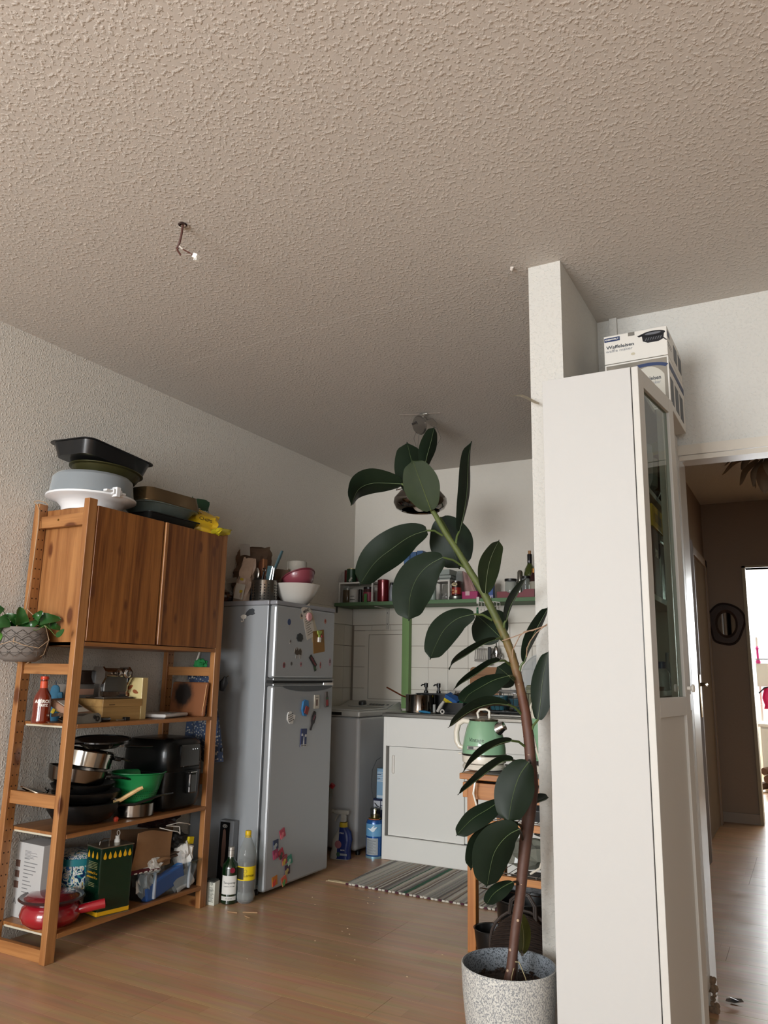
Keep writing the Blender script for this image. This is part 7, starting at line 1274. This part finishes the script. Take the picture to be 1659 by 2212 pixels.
# ================================================================== white cabinets against the partition
CW = pm('aeadaa',.6); DW = pm('b5b3ad',.5)
def cabinet(label, y0, y1):
    O = (-.54,(y0+y1)/2,0); t = thing('glass_door_cabinet', label, 'cabinet', O)
    part(t,'side_panel',M(O).box(-.671,-.401,y0,y0+.018,.0,2.003,r=.001),CW); part(t,'side_panel',M(O).box(-.671,-.401,y1-.018,y1,.0,2.003,r=.001),CW)
    part(t,'back_panel',M(O).box(-.6715,-.665,y0+.0182,y1-.0182,.02,1.98),CW); part(t,'top_board',M(O).box(-.664,-.401,y0+.0182,y1-.0182,1.985,2.0025),CW); part(t,'plinth',M(O).box(-.664,-.420,y0+.0182,y1-.0182,.0,.075),CW)
    for z in (.076,.40,.72,1.035,1.335,1.683): part(t,'shelf_board',M(O).box(-.664,-.412,y0+.0182,y1-.0182,z,z+.018,r=.001),CW)
    w = .374     # doors in local coordinates: hinge at y = 0, outward = x
    for hy, sg, op in ((y0+.003,1,7.0),(y1-.003,-1,.4)):
        m = M()
        def bx_(m, x0, x1, a, b, z0, z1, r=.0015): a, b = sorted((a*sg, b*sg)); return m.box(x0,x1,a,b,z0,z1,r=r)
        for a, b, z0, z1 in ((0,.052,0,1.925),(w-.052,w,0,1.925),(.0521,w-.0521,1.873,1.925),(.0521,w-.0521,0,.055),(.0521,w-.0521,.905,.960)): bx_(m,0,.020,a,b,z0,z1)
        bx_(m,.004,.012,.0521,w-.0521,.0551,.9049,r=0)
        d = part(t,'door',m,DW,loc=(-.399-O[0], hy-O[1], .078),rot=(0,0,R(-op*sg)))
        link('glass_pane', bx_(M(),.007,.011,.0521,w-.0521,.9601,1.8729,0).mesh('glass_pane'), glassm('dfe6e0',.02,.0,1.35), d)
        link('knob', M().lathe([(0,.0),(.006,0),(.006,.010),(.012,.014),(.012,.020),(0,.022)],(0,0,0),16,Tm((.020,(w-.026)*sg,.985),(0,R(90),0))).mesh('knob'), PAPERW, d)
    return t
cabinet('tall white cabinet with two glass-topped doors beside the plant, the near door ajar', 2.272, 3.076)
def inc(name,label,cat,x,y,z,rz=0): return thing(name,label,cat,(x,y,z),rz)
ZA, ZB_, ZC_ = 1.7015, 1.3535, 1.0535
t = inc('plastic_jug','translucent pale jug on the top shelf inside the white cabinet','jug',-.475,2.50,ZA); part(t,'jug',M().lathe([(0,0),(.045,0),(.055,.12),(.062,.20),(.058,.20)],seg=28),pm('b8b3aa',.4,sss=.2)); part(t,'rim',M().lathe([(.062,.198),(.066,.202),(.061,.206)],seg=28),PAPERW)
t = inc('clear_bowl_stack','clear plastic bowls leaning on the top shelf inside the white cabinet','bowl',-.475,2.67,ZA); part(t,'bowls',M().lathe([(0,0),(.04,.0),(.060,.05),(.066,.14)],(0,0,0),28).lathe([(0,.012),(.04,.012),(.058,.06),(.064,.165)],(0,0,0),28),glassm('c5ccd0',.08,.25))
t = inc('yellow_folder','yellow-green folder upright on the top shelf inside the white cabinet','folder',-.445,2.93,ZA,R(-30)); part(t,'cover',M().box(-.08,.03,-.006,.006,0,.25,r=.001),pm('a3a42c',.5)); part(t,'dark_edge',M().box(-.08,.032,-.010,-.0065,0,.20,r=.001),pm('26261c',.5))
t = inc('black_dish','dark rounded dish before the yellow-green folder in the white cabinet','dish',-.465,2.80,ZA); part(t,'dish',M().lathe([(0,0),(.04,.0),(.055,.03),(.053,.03)],seg=24),pm('26282a',.3)); part(t,'clear_insert',M().lathe([(.02,.031),(.045,.05),(.05,.15),(.046,.15)],seg=24),glassm('a8aca8',.1,.3))
t = inc('yellow_box','bright yellow box lying on a darker one on the second glazed shelf','box',-.49,2.70,ZB_); part(t,'box',M().box(-.07,.080,-.10,.12,.225,.300,r=.002),pm('c49c14',.5)); part(t,'lower_box',M().box(-.07,.075,-.10,.02,.0,.2245,r=.002),pm('5a3020',.6)); part(t,'print',M().box(.0802,.0807,-.06,.07,.245,.275),pm('8a6a10',.5))
text(t,'lettering','X0',.04,PAPERW,(.0756,-.035,.14),FX)
t = inc('blue_print_box','dark blue box with a barcode panel inside the white cabinet','box',-.46,2.85,ZB_); part(t,'box',M().box(-.06,.045,-.10,.12,0,.19,r=.003),pm('101c30',.3)); part(t,'barcode_panel',M().box(.0455,.046,-.02,.07,.05,.15),pm('8a8f94',.5)); m = M(); [m.box(.0462,.0466,-.015,.065,.06+.009*k,.064+.009*k) for k in range(9)]; part(t,'barcode',m,pm('20242a',.5)); part(t,'film',M().box(-.062,.048,-.10,.12,.192,.225,r=.008),glassm('9a9c98',.1,.25))
t = inc('paper_wedge','white paper wedge between brown box and dark blue box in the white cabinet','paper',-.43,2.735,ZB_); part(t,'sheet',M().box(-.08,.015,-.004,.004,0,.19,Tm(rot=(R(-8),0,0)),r=.001),PAPERW)
t = inc('pink_ring_tape','dark pink looped tape on the third glazed shelf of the white cabinet','tape',-.43,2.60,ZC_); part(t,'loop',M().tube([(0,-.03,.02),(0,-.03,.085),(.0,-.01,.115),(0,.03,.118),(0,.055,.09),(0,.045,.05),(0,.02,.0)],.005,8),pm('8a3a40',.5)); part(t,'base',M().box(-.02,.02,-.03,.05,0,.012),pm('5a4640',.6))
t = inc('white_pill_bottle','small white bottle with a blue cap in the white cabinet','bottle',-.43,2.74,ZC_); part(t,'bottle',M().lathe([(0,0),(.024,0),(.025,.003),(.025,.055),(.014,.07)],seg=20),pm('a9aba9',.4)); part(t,'cap',M().lathe([(.014,.07),(.014,.092),(0,.093)],seg=16),pm('1c4a72',.4))
t = inc('spray_vial','slim clear and blue vial beside the small white bottle in the white cabinet','bottle',-.43,2.87,ZC_); part(t,'bottle',M().lathe([(0,0),(.014,0),(.014,.08),(.006,.095),(.006,.125),(0,.126)],seg=16),pm('6d7f8e',.3)); part(t,'label',M().lathe([(.0143,.01),(.0143,.04)],seg=16),pm('16305c',.5))
t = inc('white_tube','flat white tube standing at the left of the lowest glazed shelf','tube',-.43,2.52,ZC_); part(t,'tube',M().box(-.015,.015,-.008,.008,0,.075,r=.004),PAPERW)
# waffle maker cartons on top
def waffle(name, label, loc, rz, variant):
    t = thing(name, label, 'box', loc, rz, 'waffle maker cartons on the white cabinet'); WC = pm('c3c0b9',.5,coat=.2)
    return t, WC
t, WC = waffle('waffle_carton','upper white waffle maker carton with the blue logo, just under the ceiling',(-.452,2.88,2.1985),(0,0,R(-1)),0); t.scale = (1.04,1,.865)
part(t,'carton',M().box(-.105,.105,-.18,.14,0,.125,r=.002),WC)
part(t,'blue_logo',M().box(-.103,-.050,-.1812,-.1802,.098,.116,r=.0005),pm('14284f',.4)); text(t,'lettering','IDEENWELT',.0085,PAPERW,(-.077,-.1815,.107),FY,bold=.0002); text(t,'lettering','Waffeleisen',.020,pm('30343a',.5),(-.050,-.1806,.072),FY,bold=.0004); text(t,'lettering','waffle maker',.0175,pm('7a7c80',.5),(-.054,-.1806,.055),FY)
part(t,'handle_flap',M().box(-.028,.010,-.150,-.120,.1252,.132,r=.001),pm('2e2d2c',.6)); part(t,'tape_mark',M().box(-.022,.0,-.1806,-.1801,.108,.124),glassm('b0aca4',.3,.3))
WI = pm('15161a',.3); part(t,'waffle_picture',M().prism([(math.cos(k*PI/12)*.040,.008+math.sin(k*PI/12)*.013) for k in range(24)],.0006,Tm((.060,-.1802,.092),FY)).prism([(-.036,.0),(.036,.0),(.033,-.022),(.018,-.030),(-.018,-.030),(-.034,-.020)],.0006,Tm((.060,-.1802,.094),FY)).prism([(-.052,.006),(-.036,.012),(-.030,.004),(-.046,.0)],.0006,Tm((.060,-.1802,.094),FY)),WI)
part(t,'picture_shine',M().prism([(math.cos(k*PI/8)*.026,math.sin(k*PI/8)*.005) for k in range(16)],.0004,Tm((.060,-.1809,.102),FY)),pm('5a5c62',.4)); m = M(); [m.prism([(-.024+k*.008,-.006),(-.021+k*.008,-.006),(-.026+k*.008,-.018),(-.029+k*.008,-.018)],.0004,Tm((.062,-.1809,.092),FY)) for k in range(7)]; part(t,'waffle_grid',m,pm('4a4c50',.5)); part(t,'cord_picture',M().tube([(.092,-.1808,.078),(.100,-.1808,.066),(.1045,-.1808,.064)],.0018,5),WI); part(t,'beige_dot',M().prism([(math.cos(k*PI/8)*.007,math.sin(k*PI/8)*.006) for k in range(16)],.0004,Tm((-.008,-.1803,.028),FY)),pm('aaa38e',.6))
part(t,'side_blue_band',M().box(.1052,.1057,-.172,-.130,.085,.110),pm('14284f',.5)); part(t,'side_text',M().box(.1052,.1057,-.172,-.09,.058,.062).box(.1052,.1057,-.172,-.10,.045,.048),pm('8a8c90',.5)); part(t,'side_photo',M().box(.1052,.1057,-.05,.02,.03,.10).box(.1052,.1057,.05,.12,.03,.10),pm('3a3e42',.5))
t, WC = waffle('waffle_carton','white waffle maker carton standing on the white cabinet below the other one',(-.452,2.86,2.0035),(0,0,R(-1)),1); t.scale = (1.04,1,1.18)
part(t,'carton',M().box(-.105,.105,-.16,.17,0,.1635,r=.002),WC); part(t,'food_photo',M().box(-.100,.100,-.1607,-.1601,.005,.158),pm('6d675c',.5,var=.3,scale=25)); part(t,'label_disc',M().prism([(max(-.052,min(.052,math.cos(k*PI/16)*.062)),math.sin(k*PI/16)*.066) for k in range(32)],.0006,Tm((.038,-.1608,.070),FY)),pm('aba79c',.5)); part(t,'blue_arc',M().prism([(math.cos(R(20+k*14))*.070,.066+math.sin(R(20+k*14))*.018-.014) for k in range(11)]+[(math.cos(R(160-k*14))*.060,.060+math.sin(R(160-k*14))*.014-.014) for k in range(11)],.0005,Tm((.038,-.1615,.078),FY)),pm('14284f',.5))
text(t,'lettering','Waffeleisen',.0165,pm('2c3036',.5),(.040,-.1618,.098),FY,bold=.0003); text(t,'lettering','waffle maker',.0145,pm('7a7c80',.5),(.040,-.1618,.084),FY); m = M(); [m.box(.0,.045-.006*(k%3),-.1619,-.1615,.040+k*.008,.043+k*.008) for k in range(4)]; part(t,'small_print',m,pm('7a766e',.5)); part(t,'seal',M().prism([(math.cos(k*PI/12)*.018,math.sin(k*PI/12)*.012) for k in range(24)],.0005,Tm((.060,-.1620,.022),FY)),pm('8f8a86',.4)); text(t,'lettering','BEST',.009,pm('7a3438',.5),(.060,-.1627,.023),FY,bold=.0003)
part(t,'side_photo',M().box(.1052,.1057,-.145,-.085,.02,.10).box(.1052,.1057,-.05,.02,.02,.10).box(.1052,.1057,.05,.12,.02,.10),pm('34383c',.5)); part(t,'side_stripe',M().box(.1052,.1057,-.15,.16,.125,.145),pm('14284f',.5))
t = thing('tape_strip', 'loose transparent tape strip sticking out left of the white cabinet top', 'tape', (-.775,2.515,2.015)); part(t,'strip',M().grid(lambda u,v: (-.075+.10*u,-.015+.0*v,.042-.040*u+.012*v*math.sin(2.5*u)+.006*math.sin(5*u)),12,3,.0006),glassm('d8d4cc',.15,.45))
# ================================================================== hall
BRN = pm('7a6048',.5); DKB = pm('3c2213',.5)
# door leaf standing ajar along the hall's left wall
t = struct('door_1', M().box(-.709,-.690,4.55,4.62,0,2.06).box(-.709,-.690,5.42,5.49,0,2.06).box(-.709,-.690,4.55,5.49,1.99,2.06), BRN)
struct('door_leaf', M().box(0,.040,0,.80,0.005,1.985,r=.002), pm('6a5645',.95,spec=.1), t).location = (-.688,4.62,0); dl = bpy.data.objects['door_leaf']; dl.rotation_euler = (0,0,R(-2.5)); 
link('door_edge', M().box(.0,.040,-.003,-.0005,.005,1.985).mesh('door_edge'), DKB, dl)
link('door_handle', M().lathe([(0,0),(.011,0),(.011,.045),(0,.045)],(0,0,0),12,Tm((.0405,.73,1.06),(0,R(90),0))).tube([(.082,.73,1.06),(.086,.70,1.06),(.086,.62,1.058)],.009,10).box(.0402,.047,.705,.755,.86,1.12,r=.002).mesh('door_handle'), pm('8f7a5c',.25,.9), dl)
t = struct('door_2', M().box(-.709,-.680,5.95,6.03,0,2.05).box(-.709,-.680,6.80,6.88,0,2.05).box(-.709,-.680,5.95,6.88,1.99,2.05), pm('8a7460',.5)); struct('door_leaf', M().box(-.709,-.690,6.0305,6.7995,.005,1.985,r=.002), pm('6e5c4b',.95,spec=.1), t)
# slice-of-wood mirror
t = thing('wall_mirror', 'dark wavy wooden slice mirror on the end wall of the hall', 'mirror', (-.572,6.999,1.540)); WSL = pm('3c2a1f',.6,bump=.4,scale=30,var=.3)
out = [(math.cos(a)*(.132+.010*math.sin(3*a+.8)+.006*math.sin(5*a)), math.sin(a)*(.178+.014*math.sin(2*a+1)+.008*math.sin(4*a))) for a in [2*PI*k/40 for k in range(40)]]; inn = [(math.cos(a)*.068+.004, math.sin(a)*.092) for a in [2*PI*k/40 for k in range(40)]]
m = M(); vs = [(x,0,z) for x,z in out]+[(x*.94,-.030,z*.94) for x,z in out]+[(x*1.25,-.034,z*1.25) for x,z in inn]+[(x,-.012,z) for x,z in inn]; fs = []
for k in range(3):
    for i in range(40): j = (i+1)%40; fs.append((k*40+i,k*40+j,(k+1)*40+j,(k+1)*40+i))
m._add(vs, fs, True); part(t,'wooden_frame',m,WSL); part(t,'bark_edge',M().tube([(x,-.012,z) for x,z in out],.009,6,closed=True),pm('2c1c14',.8)); part(t,'mirror_glass',M().prism(inn,.002,Tm((0,-.010,0),FY)),pm('9a9a98',.03,1))
# leaf lamp in the hall
t = thing('feather_lamp', 'round pendant lamp of layered pale leaf-shaped petals hanging in the hall', 'ceiling lamp', (-.090,4.0,2.180)); PT = pm('6b5a47',.8); random.seed(77)
part(t,'core',M().ball((0,0,0),.06,14),pm('6a5a48',.7)); part(t,'cord',M().tube([(0,0,.05),(0,0,.339)],.004,6),PAPERW)
for k in range(64):
    a = random.uniform(0,2*PI); el = math.asin(random.uniform(-.95,.6)); d = Vector((math.cos(a)*math.cos(el),math.sin(a)*math.cos(el),math.sin(el))); s_ = d.cross(Vector((0,0,1))).normalized(); up = s_.cross(d)
    r0 = .07; r1 = random.uniform(.185,.235); mm = M(); leafmesh(mm,[d*r0, d*(r0+r1)*.52+up*.012, d*r1-up*.030],.036,s_,4,.35,0,0,.0006,lambda q: max(.03,math.sin(PI*min(.98,.12+.86*q))**.8)); part(t,'petal',mm,PT)
# far room things
t = thing('white_cupboard', 'white kitchen cupboard in the bright far room', 'cupboard', (-.15,9.3,0)); FW = pm('d0cdc4',.5); part(t,'body',M().box(-.35,.9,-.02,.5,.0,.62),FW); part(t,'top',M().box(-.37,.92,-.04,.52,.62,.65,r=.003),FW)
for k in range(5): part(t,'front_board',M().box(-.34+.245*k,-.115+.245*k,-.036,-.0205,.04,.60,r=.004),FW)
part(t,'handle',M().box(-.28,-.2,-.05,-.037,.50,.51).box(-.04,.04,-.05,-.037,.50,.51),pm('6a6a68',.4))
t = thing('wall_cabinet', 'white hanging shelf above the cupboard in the far room', 'shelf', (-.15,9.35,1.05)); part(t,'board',M().box(-.35,.9,0,.3,-.02,.22),FW); part(t,'rail',M().box(-.35,.9,-.01,0,.26,.27),pm('8a8a88',.4)); [part(t,'post',M().box(*q),FW) for q in ((-.34,-.32,.1,.12,-.38,-.0205),(.86,.88,.1,.12,-.38,-.0205),(-.34,-.32,.1,.12,.2205,.5))]
t = thing('pink_bottle', 'bright pink slim brush standing on the white shelf in the far room', 'brush', (-.475,9.36,1.2705)); part(t,'body',M().lathe([(0,0),(.022,.0),(.026,.02),(.012,.05),(.012,.14),(.018,.16),(0,.19)],seg=14),pm('c02878',.5))
t = thing('pink_cloth', 'bright pink cloth hanging under the shelf in the far room', 'cloth', (-.40,9.32,.80)); part(t,'cloth',M().grid(lambda u,v: (-.05+.13*u+.01*math.sin(9*v),.012*math.sin(12*u),.22*v),8,6,.004),pm('b81450',.7)); part(t,'hook',M().tube([(-.09,0,.16),(-.03,0,.22),(.02,0,.225)],.008,6),BLACK)
t = thing('log_basket', 'heap of brown split logs on the floor of the far room', 'logs', (-.40,9.05,.0)); random.seed(6)
for k in range(9): x = random.uniform(-.1,.2); z = .05+.075*(k//3); part(t,'log',M().tube([(x-.04,-.06,z),(x+.05,.10,z+.01)],random.uniform(.03,.042),7),pm('5a3c28',.8,var=.3,scale=20))
# foil scrap
t = thing('foil_scrap', 'small folded scrap of silver foil on the hall floor at the doorway', 'foil', (-.318,3.185,.0)); part(t,'foil',M().prism([(-.028,-.008),(.0,-.016),(.030,-.004),(.022,.012),(-.008,.014),(-.026,.006)],.0015,Tm((0,0,.012),(R(12),R(-6),0))).prism([(-.02,-.004),(.012,-.010),(.018,.006),(-.01,.010)],.001,Tm((0.0,-.002,.017),(R(-14),R(12),0))),pm('a8a8a8',.25,.8)); part(t,'brown_flap',M().prism([(-.024,-.018),(.018,-.022),(.026,-.008),(-.010,-.002)],.0012,Tm((0,0,.002),(R(22),0,0))),pm('6a4a30',.6))
